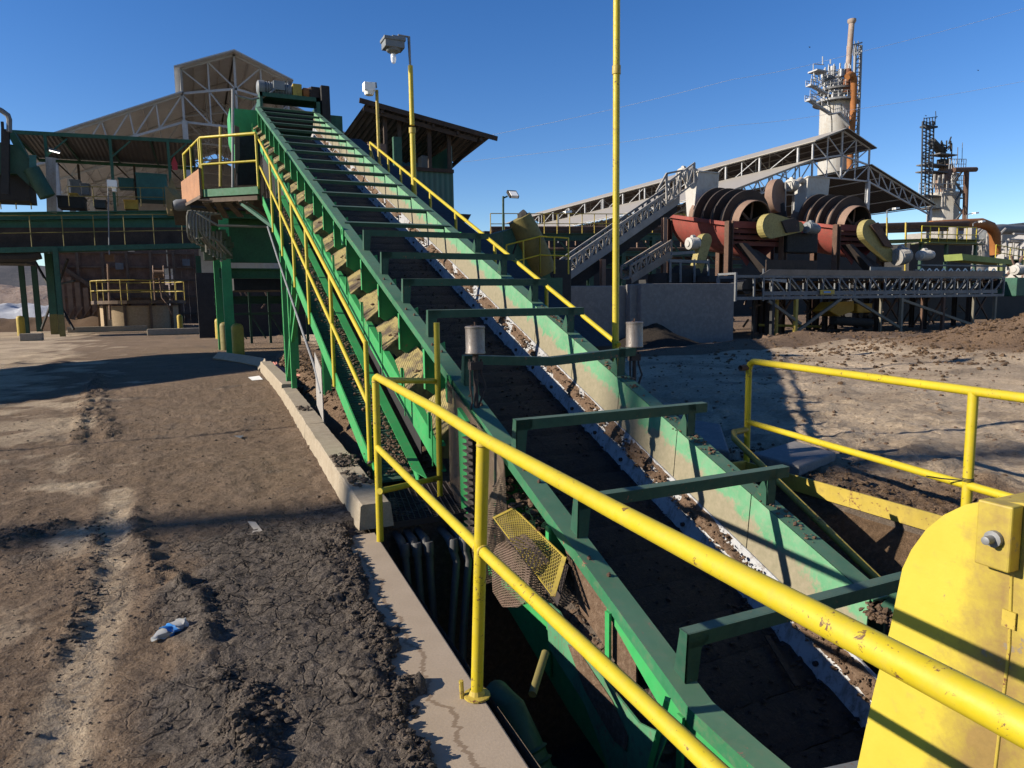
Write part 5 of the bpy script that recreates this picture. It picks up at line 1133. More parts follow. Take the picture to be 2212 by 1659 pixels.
# ---------------------------------------------------------------- transfer station below the conveyor head, Y about 25-28
ts = thing('transfer_station', (2.5, 26, 0), 'green steel transfer station with dark hopper under the conveyor head', 'steel structure')
for x, Y, zt, w_ in ((1.20, 25.4, 4.6, .30), (1.05, 28.6, 4.6, .26), (6.2, 25.4, 4.6, .3), (6.2, 30, 4.6, .26), (4.0, 30, 4.6, .26)):
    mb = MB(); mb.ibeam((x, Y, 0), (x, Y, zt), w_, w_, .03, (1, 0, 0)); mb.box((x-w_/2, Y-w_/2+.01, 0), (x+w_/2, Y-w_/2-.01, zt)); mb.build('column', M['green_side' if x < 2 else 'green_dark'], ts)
mb = MB(); mb.box((1.3, 26.5, 3.15), (6.5, 26.6, 4.7)); mb.ibeam((1.0, 26, 2.75), (6.5, 26, 2.75), .3, .35, .04); mb.ibeam((1.0, 25.9, 4.75), (6.5, 25.9, 4.75), .3, .3, .04); mb.build('side_panel', M['green_deep'] if 'green_deep' in M else M['green_side'], ts)
mb = MB(); mb.box((-.3, 25.5, 4.85), (6.5, 31, 5.0)); mb.ibeam((1.0, 31, 3), (6.5, 31, 3), .3, .3, .03); mb.box((1.5, 27, 2.2), (6.5, 30.5, 2.8)); mb.build('deck', M['dark'], ts)
mb = MB(); mb.ibeam((1.0, 33, 1.9), (8, 33, 1.9), .2, .35, .03); mb.bar((1.0, 32, 1.3), (8, 32, 1.3), .08, .1)
for k in range(7): mb.bar((1.6+k*.8, 32.5, 0), (1.6+k*.8, 32.5, 2.6), .1, .1, (0, 1, 0)); mb.bar((1.6+k*.8, 32.5, 1.3), (2.2+k*.8, 32.5, .2), .06, .06)
mb.build('cross_beam', M['green_dark'], ts)
mb = MB(); mb.box((.4, 40, 0), (9, 41, 3.4)); mb.build('back_wall', M['dark'], ts)
rl2 = MB()
for k in range(12):
    a = Vector((1.8+k*.42, 34.5, 1.5+rnd.random()*1.1)); rl2.bar(a, a+Vector((rnd.uniform(-.4, .4), 0, rnd.uniform(.3, .8))), .06, .06)
one('pipe_bundle', rl2, 'rust_light', 'tangle of rusty pipe ends in the dark below the transfer station', 'pipes')
# conduits and junction under the landing
cj = thing('junction_box', Q(430, 455, 15.4), 'grey electrical junction box with a bundle of bent conduits under the landing', 'junction box')
mb = MB(); mb.lathe(S(393, 443, Y=16.6), [(.09, -.16), (.12, -.1), (.12, .1), (.09, .16)], (1, 0, .1), 14); mb.build('siren', M['motor'], cj, True)
mb = MB(); mb.plate([S(403, 456, Y=15.9), S(450, 468, Y=15.9), S(452, 490, Y=15.9), S(412, 497, Y=15.9), S(404, 478, Y=15.9)], (0, .5, 0)); mb.build('housing', M['greysteel'], cj, bevel=.02)
mb = MB()
for k in range(8):
    x = 404+k*7; top = 462+2*(k % 3)
    mb.pipe([S(x+10+k*2, 455+k, Y=15.6), S(x+3, 456+k, Y=15.6), S(x, top+5, Y=15.6), S(x+1, 500+5*(k % 4), Y=15.6), S(x+5+k*2, 515+6*(k % 3), Y=15.7), S(x+12+k*5, 524+k*4, Y=15.9)], .022, 6)
for k in range(5): mb.tube(S(445+8*k, 500, Y=16.1), S(446+8*k, 545+5*k, Y=16.1), .03, 6)
mb.pipe([S(425, 459, Y=15.4), S(470, 487, Y=15.3), S(580, 490, Y=15.2)], .025, 6); mb.build('conduits', M['conduit'] if 'conduit' in M else M['galv'], cj, True)
mb = MB(); rnd2 = random.Random(5)
for k in range(26):
    p = S(440+60*rnd2.random(), 500+55*rnd2.random(), Y=16.3+.5*rnd2.random()); s_ = .04+.07*rnd2.random(); mb.box(p-Vector((s_, s_, s_)), p+Vector((s_, s_, s_)))
mb.pipe([S(452, 505, Y=16.1), S(458, 540, Y=16.1), S(470, 558, Y=16.1), S(485, 560, Y=16.1), S(486, 520, Y=16.1)], .03, 6)
mb.tube(S(478, 500, Y=16.6), S(480, 560, Y=16.6), .06, 8); mb.build('valves', M['green_v'] if 'green_v' in M else M['green_beam'], cj)
# ---------------------------------------------------------------- shed right of the conveyor head, Y about 24
sh = thing('operator_shed', (7.5, 24, 0), 'green sheet-metal operator shed with a sagging dark corrugated roof', 'shed')
P = lambda x, y, Y=24.: S(x, y, Y=Y)
ra, rb = P(792, 220), P(1060, 297); bk = Vector((-1.2, 3.4, -.2))
mb = MB(); n = 40
def roofz(u, v_): return ra.lerp(rb, u)+Vector((-1.0*v_*(1-u), 3.2*v_, -1.3*v_*(1-u)-.25*v_+.03*sin(u*n*2*pi/1.6)))
mb.grid(160, 4, roofz); mb.build('roof_sheet', M['sheet_dark'], sh, True)
mb = MB(); mb.bar(ra+Vector((-.25, -.03, .02)), rb+Vector((.25, -.03, -.03)), .06, .16); mb.bar(ra+Vector((-.1, .1, -.2)), rb+Vector((-.5, .1, -.12)), .06, .14)
for k in range(5): p = ra.lerp(rb, .12+.2*k); mb.bar(p+Vector((0, 0, -.15)), p+Vector((-.5*(1-k/5), 3., -.6)), .08, .14)
mb.build('rafter', M['wood_dark'], sh)
wl, wr, zt_, zb_ = P(838, 450).x, P(987, 450).x, P(905, 362).z, 2.2
mb = MB(); mb.box((wl, 24.3, zb_), (wr, 24.36, zt_)); mb.box((wr-.06, 24.37, zb_), (wr, 27.6, zt_+.9)); mb.box((wl, 27.6, zb_), (wr-.07, 27.66, 8.0)); mb.build('wall_sheet', M['siding'], sh)
mb = MB()
for x in (wl+.1, P(870, 300).x, wr-.1, P(935, 300).x): mb.bar((x, 24.4, zt_), (x, 24.4, roofz((x-ra.x)/(rb.x-ra.x), 0).z-.1), .12, .12, (0, 1, 0))
mb.bar((wl, 24.25, zt_), (wr, 24.25, zt_), .08, .12); mb.build('post', M['wood_dark'], sh)
mb = MB(); mb.box((P(842, 0).x, 24.1, 4.5), (P(860, 0).x, 24.28, 7.35)); mb.build('corner_post', M['green_beam'], sh)
mb = MB(); mb.box((P(920, 0).x, 25, 6.2), (P(941, 0).x, 25.5, 7.0)); mb.build('water_heater', M['greysteel'], sh, bevel=.05)
mb = MB(); mb.box((wl-1.7, 24.5, 0), (wr, 24.7, 2.1)); mb.ibeam((wl, 25, 0), (wl, 25, 2.3), .2, .2, .02, (0, 1, 0)); mb.ibeam((wr, 25, 0), (wr, 25, 2.3), .2, .2, .02, (0, 1, 0)); mb.build('base', M['dark'], sh)
mb = MB(); mb.box((P(765, 290).x, 22, 5.0), (P(800, 290).x, 22.4, 6.6))
for k in range(5): mb.bar(P(762+8*k, 330-6*k, 21.8), P(790+6*k, 310+5*k, 21.8), .05, .05)
one('pipe_bracket', mb, 'rust_light', 'rusty bracket and pipe ends at the top end of the side handrail', 'bracket')
mb = MB(); mb.plate([P(978, 461), P(1018, 463), P(1010, 478), P(975, 478)], (0, 1.5, 0)); one('small_awning', mb, 'dark', 'small dark sheet awning at the right corner of the operator shed', 'awning')
# unseen gallery read from its shadow; boom and stack are added to cast theirs
gl = thing('inclined_gallery', (-11, 16.5, 0), 'enclosed inclined conveyor gallery parallel to the main conveyor, off to the left', 'conveyor gallery')
mb = MB(); g = lambda y: .39*(y-10.4)
mb.plate([(-11, 10.6, g(10.6)-2.2), (-11, 29, g(29)-2.4), (-11, 29, g(29)+1.4), (-11, 10.6, g(10.6)+1.0)], (1.6, 0, 0)); mb.build('gallery', M['green_beam'], gl)
mb = MB()
for y in (14, 20, 26): mb.ibeam((-10.2, y, 0), (-10.2, y, g(y)), .2, .2, .02, (0, 1, 0))
mb.build('leg', M['green_beam'], gl)
mb = MB(); mb.tube((-12, 10.75, 0), (-12, 10.75, 3.2), .05, 8); mb.tube((-12, 10.75, 3.05), (-4.9, 10.75, 3.0), .025, 8); one('shadow_boom', mb, 'galv', 'unseen steel arm on a post, added left of the yard to cast shadow', 'gate')  # arm added out of view for its thin line of shadow
mb = MB(); mb.tube((-60, 17.2, 0), (-60, 17.2, 34), .28, 12); one('shadow_stack', mb, 'galv', 'unseen slender stack far to the left, added to cast a soft shadow', 'stack')  # added far out of view for a soft band of shadow
# ================================================================ right side of the plant
# retaining wall
rw = thing('retaining_wall', (15, 20.4, 0), 'dark grey concrete retaining wall standing right of the tall yellow pole', 'wall')
mb = MB(); mb.box((14.4, 20.38, -.1), (18.62, 20.75, 2.22)); mb.build('wall_panel', M['concrete_grey'], rw, bevel=.03)
mb = MB(); mb.box((11.2, 20.9, -.1), (14.38, 21.2, 2.16)); mb.box((14.1, 20.6, -.1), (14.45, 20.9, 2.2)); mb.build('wall_panel', M['concrete_grey'], rw, bevel=.03)
mb = MB(); 
mb.grid(24, 16, lambda u, v_: (12.6+4.6*u, 18.2+2.4*v_, (.75*exp(-((u-.5)/.28)**2-((v_-1)/.6)**2))*(1+.3*fbm(u*5, v_*5, 6))-.02)); one('mud_heap', mb, 'heap', 'dark mud heap piled against the retaining wall', 'mud heap', smooth=True)
# green tub machine left of wall
gm = thing('drum_feeder', (7.5, 16, 0), 'green feeder machine with a dirty yellow round casing behind the side handrail', 'machine')
P = lambda x, y, Y=16.: S(x, y, Y=Y)
mb = MB(); mb.pipe([P(1122, 471), P(1136, 500), P(1158, 545), P(1178, 590)], .3, 20, [.30, .34, .34, .3]); mb.build('yellow_casing', M['yellow_shade'], gm, True)
mb = MB(); mb.plate([P(1086, 500), P(1108, 492), P(1135, 500), P(1175, 545), P(1190, 600), P(1092, 600)], (0, 1.2, 0)); mb.box(P(1090, 700), P(1215, 600)+Vector((0, 1.4, 0))); mb.build('body', M['green_beam'], gm)
mb = MB(); mb.pipe([P(1085, 620), P(1130, 480), P(1140, 478)], .02, 6); mb.lathe(P(1130, 470), [(.12, -.1), (.2, 0), (.12, .1)], (1, 0, 0), 14); mb.build('pulley', M['black'], gm, True)
railing('feeder_rail', [P(1095, 610, 15.6), P(1167, 590, 15.6), P(1228, 592, 15.6)], .9, M['yellow'], 'small yellow railing on the green feeder machine', None, 2, .02)
mb = MB(); mb.box(P(1235, 720, 17), P(1195, 560, 17)+Vector((0, 1.5, 0))); one('side_hopper', mb, 'dark', 'dark steel hopper between the feeder machine and the retaining wall', 'hopper', bevel=.03)
# small lamp pole behind
lp = thing('yard_lamp', (0, 0, 0), 'thin dark lamp pole with a square floodlight near the left of the right-hand shed', 'lamp')
mb = MB(); mb.tube(S(1087, 600, Y=22), S(1087, 424, Y=22), .04, 8); mb.pipe([S(1087, 428, Y=22), S(1096, 424, Y=22)], .03, 6); mb.build('pole', M['green_dark'], lp, True)
mb = MB(); p = S(1106, 421, Y=22); mb.bar(p+Vector((-.14, 0, .02)), p+Vector((.20, 0, .02)), .34, .1, (.3, -.6, .7)); mb.build('lamp_housing', M['dark'], lp)
mb = MB(); mb.bar(p+Vector((-.1, -.05, .0)), p+Vector((.16, -.05, .0)), .26, .1, (.3, -.6, .7)); mb.build('lens', M['signw'], lp)
# pipe rack across the middle distance
pr = thing('pipe_rack', (30, 42, 0), 'long green pipe rack with yellow railing in front of the right-hand shed', 'pipe rack')
P = lambda x, y, Y=42.: S(x, y, Y=Y)
mb = MB()
for yy, hh in ((512, .5), (548, .35), (575, .3)): mb.ibeam(P(1075, yy), P(1600, yy), .4, hh, .05)
for x in (1090, 1170, 1275, 1345, 1410, 1500): a = P(x, 512); mb.ibeam((a.x, a.y, 0), a, .35, .35, .04, (0, 1, 0)); 
for k in range(8): a = P(1090+60*k, 512); mb.bar(a+Vector((0, 0, -.3)), a+Vector((1.4, 0, -1.8)), .1, .1)
mb.build('frame', M['green_dark'], pr)
mb = MB()
for k, yy in enumerate((493, 499, 504, 541, 560)): mb.tube(P(1060, yy, 42.4), P(1600, yy-2, 42.4), .12+.05*(k % 2), 8)
mb.build('pipes', M['rust'], pr, True)
railing('railing', [P(1060, 506, 41.6), P(1480, 502, 41.6)], 1.3, M['yellow_old'], None, pr, 16, .03)
mb = MB()
for k in range(26): a = P(1130+19*k, 488+rnd.random()*6, 43); mb.bar(a, a+Vector((0, 0, -.5-1.2*rnd.random())), .1, .1, (0, 1, 0))
mb.build('pipe_supports', M['rust_light'], pr)
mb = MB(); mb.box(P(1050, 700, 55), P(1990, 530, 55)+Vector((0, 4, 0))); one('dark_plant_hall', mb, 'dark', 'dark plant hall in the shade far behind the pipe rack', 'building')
# background shed
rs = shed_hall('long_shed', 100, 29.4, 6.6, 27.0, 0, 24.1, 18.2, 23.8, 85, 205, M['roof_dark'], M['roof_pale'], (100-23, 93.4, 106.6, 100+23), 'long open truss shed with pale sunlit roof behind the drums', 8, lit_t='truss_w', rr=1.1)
mb = MB()
for k in range(14):
    y = 88+8.6*k; mb.bar((93.4, y, 24.2), (93.4, y, 27), .3, .3, (0, 1, 0)); mb.bar((93.4, y, 26.8), (93.4, y+6, 24.2), .12, .12); mb.cut()
mb.build_each('monitor_post', M['truss_w'], rs)
# drums
def drum(px, py, Y0, label, sc=1., guard=None):
    c = S(px, py, Y=Y0); ax = Vector((0, 1, .2)).normalized(); t = thing('drum_washer', (c.x, Y0, 2.4), label, 'rotary drum', 'rotary drum washers')
    r = .98*sc; mb = MB(); mb.lathe(c, [(r-.03, .25), (r-.03, 0), (r, 0), (r, 3.6)], ax, 40, cap=False); mb.build('drum_shell', M['rust_light'], t, True)
    mb = MB(); mb.lathe(c, [(r-.05, .1), (r-.05, 3.5), (.05, 3.5)], ax, 40, cap=False); mb.build('drum_inside', M['rust_dark'], t, True)
    mb = MB()
    for k in range(6):
        a_ = k*pi/3+.4; u = Vector((cos(a_), 0, sin(a_))); mb.bar(c+ax*.3+u*.08, c+ax*.3+u*(r-.06), .12, .03, ax)
    mb.tube(c+ax*.1, c+ax*3.4, .12, 12); mb.build('spider_arms', M['rust'], t)
    for k in range(4):
        y = .62+.70*k; R_ = 1.42*sc
        mb = MB(); mb.lathe(c, [(r+.005, y-.03), (R_-.02, y-.05), (R_, y-.05), (R_, y+.03), (R_-.03, y+.03), (r+.005, y+.03)], ax, 48, cap=False); mb.build('spiral_ring', M['rust_dark'], t, True)
        mb = MB()
        for q in range(5): a_ = pi*.25+q*.42; u = Vector((-cos(a_)*1, 0, sin(a_))); mb.bar(c+ax*(y+.12)+u*r, c+ax*(y+.34)+u*(r+.03), .22, .03, u)
        mb.build('lifter_plate', M['rust_light'], t)
    return t, c
d1, c1 = drum(1631, 480, 25.0, 'nearer rotary drum with dark spiral rings over the red trough')
d2, c2 = drum(1853, 487, 25.6, 'farther rotary drum with dark spiral rings, at right', 1.0)
def trough(c, label, pitch=.2):
    t = thing('red_trough', (c.x, c.y, 2.4), label, 'trough', 'red wash troughs'); ax = Vector((0, 1, pitch)).normalized(); o_ = c+Vector((0, 0, -.12))
    R_ = 1.62
    mb = MB(); pr = []
    for j in (0.05, 4.3):
        for i in range(15): a_ = pi+pi*i/14; p = o_+ax*j; pr.append(Vector((p.x+R_*cos(a_), p.y, p.z+R_*sin(a_)*.98)))
    fs = [(i, i+1, 15+i+1, 15+i) for i in range(14)]; mb.add(pr, fs); mb.add([p+Vector((0, 0, .03)) for p in pr], [f[::-1] for f in fs]); fs2 = [tuple(range(15, 30))]; mb.add(pr, fs2); mb.build('tub', M['red'], t, True)
    mb = MB()
    for s_ in (-1, 1): mb.bar(o_+Vector((s_*(R_+.06), 0, 0)), o_+Vector((s_*(R_+.06), 0, 0))+ax*4.35, .22, .16)
    mb.bar(o_+Vector((-R_, .02, -.02)), o_+Vector((R_, .02, -.02)), .12, .3); mb.build('rim_beam', M['red'], t)
    mb = MB()
    for k in range(3): mb.ibeam(o_+Vector((-R_, .02, -.30-.28*k)), o_+Vector((R_, .02, -.30-.28*k)), .1, .2, .02)
    mb.build('end_wall', M['red_dim'] if 'red_dim' in M else M['red'], t)
    mb = MB(); mb.plate([o_+Vector((-1.0, .1, -1.1)), o_+Vector((.2, .1, -1.1)), o_+Vector((1.9, -.9, -2.5)), o_+Vector((.7, -.9, -2.5))], (0, .1, 0)); mb.plate([o_+Vector((-1.3, -.1, -.9)), o_+Vector((-1.0, -.1, -.9)), o_+Vector((.2, -.6, -2.2)), o_+Vector((-.2, -.6, -2.2))], (0, -.5, 0)); mb.build('discharge_chute', M['rust_dark'], t)
    mb = MB(); mb.plate([o_+Vector((-1.35, -.05, -.9)), o_+Vector((-.75, -.05, -.95)), o_+Vector((-.55, -.3, -1.7)), o_+Vector((-.8, -.4, -1.9))], (0, .04, 0)); mb.build('side_flap', M['red'], t)
    for x, yy in ((-R_-.05, -.15), (R_-.0, -.15), (-R_-.1, 4.2), (R_, 4.2)):
        mb = MB(); mb.ibeam(o_+Vector((x, yy, .1 if yy < 0 else .7)), (o_.x+x, o_.y+yy, 0), .28, .28, .04, (1, 0, 0)); mb.build('leg', M['rust'], t)
    return t
M['red_dim'] = paint('dark_red_paint', (.17, .035, .03), .7, .5, (.08, .05, .04), .3, fade=.3)  # darker red for the end beams of the troughs
trough(c1, 'nearer red curved trough on rusty legs beneath the left drum'); trough(c2, 'farther red trough beneath the right drum')
# belt guards with motors
def guard(p0, p1, r0, r1, th, mt, label, group='belt guards'):
    t = thing('belt_guard', p0, label, 'belt guard', group); p0, p1 = Vector(p0), Vector(p1); n_ = Vector((0, 1, 0)); d = (p1-p0); d.y = 0; L = d.length; d.normalize(); u = n_.cross(d)
    pts = []
    for i in range(13): a_ = pi/2+pi*i/12; pts.append(p0+d*cos(a_)*r0+u*sin(a_)*r0)
    for i in range(9): a_ = -pi/2+pi*i/8; pts.append(p0+d*(L+cos(a_)*r1)+u*sin(a_)*r1)
    mb = MB(); mb.plate(pts, (0, th, 0)); mb.build('cover', M[mt], t); return t
g = guard(S(1668, 488, Y=24.2), S(1728, 490, Y=24.2), .57, .24, .38, 'guard_y', 'drop-shaped yellow belt guard at the mouth of the nearer drum')
def motor(c, ax, r, L, mt, label, group='drive motors of the drums'):
    t = thing('drive_motor', c, label, 'motor', group); c = Vector(c); ax = Vector(ax).normalized(); mb = MB(); mb.lathe(c, [(0, -.04), (r*.5, -.04), (r*.55, 0), (r, .03), (r, L*.8), (r*.8, L*.85), (r*.8, L), (0, L)], ax, 18); mb.build('motor_body', M[mt], t, True)
    mb = MB(); 
    for k in range(6): mb.lathe(c, [(r, L*(.15+.1*k)), (r*1.06, L*(.17+.1*k)), (r, L*(.19+.1*k))], ax, 18, cap=False)
    mb.lathe(c+Vector((0, 0, r)), [(0, L*.3), (r*.4, L*.3), (r*.4, L*.55), (0, L*.55)], ax, 8); mb.build('cooling_fins', M[mt], t)
    return t
mb = MB(); mb.plate([S(1690, 478, Y=24.1), S(1716, 470, Y=24.1), S(1726, 478, Y=24.1), S(1728, 500, Y=24.1), S(1700, 503, Y=24.1)], (0, .1, 0)); one('mud_splash', mb, 'rust_dark', 'rusty patch plate on the drop-shaped guard', 'plate')
motor(S(1741, 491, Y=24.3), (1, 0, -.1), .26, .75, 'motor', 'blue-grey motor right of the drop-shaped yellow guard')
mb = MB(); mb.box(S(1700, 545, Y=24.6), S(1768, 503, Y=24.6)+Vector((0, .8, 0))); one('gear_housing', mb, 'black', 'black gear housing below the blue-grey motor', 'gearbox', bevel=.05)
guard(S(1880, 498, Y=24.6), S(1922, 552, Y=24.6), .56, .33, .34, 'guard_y', 'tapered yellow belt guard slanting down at the mouth of the farther drum')
mb = MB(); mb.plate([S(1882, 486, Y=24.45), S(1898, 480, Y=24.45), S(1930, 535, Y=24.45), S(1912, 532, Y=24.45)], (0, .1, 0)); one('rust_patch', mb, 'rust', 'rusty plate on the tapered yellow guard', 'plate')
motor(S(1935, 556, Y=24.4), (1, -.1, .15), .42, .8, 'white_dim', 'big round white gear motor at the foot of the tapered guard'); motor(S(1985, 552, Y=24.2), (1, -.1, .05), .26, .9, 'white', 'small white motor at the end of the tapered drive')
guard(S(1527, 518, Y=23.6), S(1508, 588, Y=23.6), .27, .2, .35, 'guard_y', 'tall narrow tan belt guard standing in front of the red trough'); 
motor(S(1486, 526, Y=23.8), (1, 0, .05), .25, .62, 'white', 'white motor leaning against the tall narrow guard')
mb = MB(); mb.tube(S(1462, 595, Y=23.9), S(1500, 595, Y=23.9), .42, 18); mb.box(S(1440, 612, Y=23.5), S(1530, 590, Y=23.5)+Vector((0, 1.3, 0))); one('conveyor_pulley', mb, 'black', 'dark rubber pulley of the short conveyor above the retaining wall', 'pulley', smooth=True)
mb = MB(); 
for x0, x1, y0_, y1_ in ((1445, 1530, 563, 566), (1450, 1500, 548, 545)): mb.bar(S(x0, y0_, Y=23.4), S(x1, y1_, Y=23.4), .08, .12)
for x in (1448, 1470, 1500, 1530): mb.bar(S(x, 610, Y=23.4), S(x, 560, Y=23.4), .07, .07, (0, 1, 0))
one('pulley_frame', mb, 'greysteel', 'grey steel frame round the dark pulley', 'frame')
# disc pulley behind
dp = thing('disc_guard', S(1672, 424, Y=29), 'big round tan disc guard between the two drums', 'belt guard'); c_ = S(1672, 424, Y=29)
mb = MB(); mb.lathe(c_, [(0, -.12), (.85, -.12), (.88, -.08), (.88, .3), (0, .3)], (.35, -1, 0), 32); mb.build('disc', M['rust_light'], dp, True)
mb = MB(); mb.pipe([c_+Vector((.3, .3, -.4)), c_+Vector((.6, .3, -1.4))], .55, 16); mb.build('support', M['black'], dp, True)
# hoppers
def hopper(A, B, D, F, E_, Y, label):
    t = thing('white_hopper', S(*A, Y=Y), label, 'hopper', 'white feed hoppers')
    a, b_ = S(*A, Y=Y), S(*B, Y=Y); d = S(*D, Y=Y); wd = b_.x-a.x; f = S(*F, X=a.x); e = S(*E_, X=a.x-.15)
    c_ = Vector((b_.x-.06*wd, Y+.05, d.z+.05)); dy = f.y-Y
    a2, b2, c2 = a+Vector((0, dy, 0)), b_+Vector((0, dy, 0)), c_+Vector((0, dy, 0))
    mb = MB(); mb.add([a, b_, c_, d, f, e, b2, c2, (d.x, d.y, d.z-.9), (c_.x, c_.y, c_.z-.9), (e.x, e.y, d.z-.9), (c2.x, c2.y, d.z-.9)],
        [(0, 3, 2, 1), (0, 4, 5, 3), (1, 2, 7, 6), (0, 1, 6, 4), (4, 6, 7, 5), (3, 5, 10, 8), (3, 8, 9, 2), (2, 9, 11, 7), (5, 7, 11, 10)]); mb.build('hopper_shell', M['white'], t)
    mb = MB(); mb.bar(a+Vector((0, -.02, 0)), b_+Vector((0, -.02, 0)), .06, .06); mb.bar(a+Vector((-.02, 0, 0)), f+Vector((-.02, 0, 0)), .06, .06); mb.build('rim', M['white'], t); return t
hopper((1508, 370), (1554, 374), (1502, 437), (1479, 394), (1484, 470), 28.2, 'left white feed hopper above the nearer drum'); hopper((1746, 381), (1793, 384), (1740, 450), (1716, 398), (1718, 470), 28.2, 'right white feed hopper above the farther drum')
for i, (x, y_, lab) in enumerate(((1468, 372, 'white gear motor on top of the left white hopper'), (1703, 395, 'white gear motor beside the right white hopper'))):
    motor(S(x, y_+5, Y=28.6), (1, .1, 0), .32, .6, 'white', lab, 'gear motors by the white hoppers')
    mb = MB(); mb.pipe([S(x+18, y_, Y=28.5), S(x+26, y_-6, Y=28.5), S(x+36, y_+1, Y=28.5), S(x+38, y_+10, Y=28.5)], .16, 10); mb.pipe([S(x-6, y_+60, Y=28.4), S(x-6, y_-1, Y=28.4), S(x+6, y_-3, Y=28.4)], .03, 6); one('vent_pipe', mb, 'white_dim', ('curved white vent pipe behind the motor of the left hopper', 'curved white vent pipe behind the motor of the right hopper')[i], 'pipe', smooth=True)
# inclined truss conveyor feeding the left drum
def tconv(p, q, h, n, mt, label, wd=.9, belly=True):
    t = thing('truss_conveyor', p, label, 'conveyor'); p, q = Vector(p), Vector(q)
    for s_ in (0, wd):
        mb = MB(); truss(mb, p+Vector((0, s_, 0)), q+Vector((0, s_, 0)), h, n, .09); mb.build('side_truss', M[mt], t)
    mb = MB(); mb.plate([p+Vector((0, .1, -.02)), q+Vector((0, .1, -.02)), q+Vector((0, wd-.1, -.02)), p+Vector((0, wd-.1, -.02))], (0, 0, -.04)); mb.plate([p+Vector((0, -.06, -.25)), q+Vector((0, -.06, -.25)), q+Vector((0, -.06, .1)), p+Vector((0, -.06, .1))], (0, -.02, 0)); mb.build('trough_pan', M[mt], t)
    mb = MB(); mb.plate([p+Vector((0, .1, h*.75)), q+Vector((0, .1, h*.75)), q+Vector((0, wd-.1, h*.75)), p+Vector((0, wd-.1, h*.75))], (0, 0, -.05)); mb.build('belt', M['black'], t)
    if belly: mb = MB(); mb.plate([p+Vector((0, .1, -.9)), q+Vector((0, .1, -.6)), q+Vector((0, .1, -.2)), p+Vector((0, .1, -.2))], (0, .6, 0)); mb.build('return_belt', M['black'], t)
    return t
tconv(S(1232, 590, Y=26.5), S(1466, 428, Y=26.5), .62, 17, 'galv_l', 'light grey truss conveyor climbing to the left white hopper')
mb = MB(); a = S(1466, 428, Y=26.5); truss(mb, S(1440, 440, Y=26.3), S(1500, 395, Y=26.3), .9, 4, .07); mb.bar(S(1418, 415, Y=26.3), S(1440, 375, Y=26.3), .08, .08); mb.bar(S(1440, 375, Y=26.3), S(1475, 368, Y=26.3), .08, .08); mb.bar(S(1440, 375, Y=26.3), S(1440, 430, Y=26.3), .08, .08, (0, 1, 0)); one('head_frame', mb, 'white_dim', 'white steel frame at the top of the climbing truss conveyor', 'frame')
tconv(S(1362, 600, Y=25), S(1450, 545, Y=25), .5, 8, 'rustwhite', 'short rusty white truss conveyor rising beside the black pulley', .7, False)
mb = MB()
for x, y0_, mt in ((1435, 470, 0), (1302, 560, 1)): 
    a = S(x, y0_, Y=26.2); mb = MB(); mb.ibeam(a, (a.x, a.y, 0), .2, .2, .02, (0, 1, 0))
    one('rusty_post', mb, 'rust_light', ('rusty upright under the top end of the climbing truss conveyor', 'short rusty upright under the low end of the climbing truss conveyor')[mt], 'post')
for i, (a, b_, lab) in enumerate((((1306, 622), (1350, 660), 'left'), ((1382, 632), (1422, 662), 'right'))):
    mb = MB(); mb.bar(S(a[0], a[1], Y=22), S(b_[0], b_[1], Y=22), .08, .08); mb.bar(S(a[0], a[1], Y=22), S(a[0], 668, Y=22), .08, .08, (0, 1, 0)); one('green_brace', mb, 'green_side', lab+' bright green brace standing behind the retaining wall', 'brace')
# long grey truss conveyor in front
tc = thing('long_truss_conveyor', (19, 20.8, 0), 'long level grey truss conveyor on braced legs in front of the drums', 'conveyor')
YC = 20.8; X0, X1, zlo, zhi = 19.05, 35.8, 1.66, 2.50
for s_ in (0, 1.0):
    mb = MB(); y = YC+s_
    mb.bar((X0, y, zhi), (X1, y, zhi), .08, .10); mb.bar((X0, y, zlo), (X1, y, zlo), .08, .12); mb.bar((X0+1.4, y-.02, zlo+.18), (X1-.5, y-.02, zlo+.18), .02, .16)
    n = 18
    for i in range(n+1):
        x = X0+(X1-X0)*i/n; mb.bar((x, y, zlo), (x, y, zhi), .07, .07, (0, 1, 0))
        if 2 <= i < n: x2 = X0+(X1-X0)*(i+1)/n; mb.bar((x, y, zhi), (x2, y, zlo), .06, .06) if i < 9 else mb.bar((x, y, zlo), (x2, y, zhi), .06, .06)
    mb.build('side_truss', M['greysteel'], tc)
mb = MB(); mb.box((X0+1, YC+.1, zhi+.02), (X1, YC+.9, zhi+.06)); mb.box((X0+.2, YC+.1, 1.95), (X1, YC+.9, 2.0)); mb.build('belt', M['black'], tc)
mb = MB(); mb.plate([(X0+1.2, YC-.05, zhi+.05), (X1-.3, YC-.05, zhi+.05), (X1-.3, YC-.15, zhi+.27), (X0+1.6, YC-.15, zhi+.27)], (0, .02, 0)); mb.plate([(X0+1.2, YC-.04, 2.4), (X0+2.6, YC-.04, 2.25), (X0+2.6, YC-.04, 2.4)], (0, .02, 0)); mb.build('skirt_board', M['galv'], tc)
mb = MB(); mb.tube((X0+.7, YC+.1, 2.1), (X0+.7, YC+.9, 2.1), .28, 16); mb.cut(); mb.tube((X1-.1, YC+.05, 2.2), (X1-.1, YC+.95, 2.2), .24, 16); mb.build_each('pulley', M['black'], tc, True)
mb = MB()
for k in range(16):
    x = X0+2+k*.95; mb.tube((x, YC+.05, 2.42), (x, YC+.35, 2.30), .05, 8); mb.tube((x, YC+.35, 2.30), (x, YC+.65, 2.30), .05, 8); mb.tube((x, YC+.1, 1.88), (x, YC+.9, 1.88), .05, 8); mb.cut()
mb.build_each('idler_roller', M['rust_light'], tc, True)
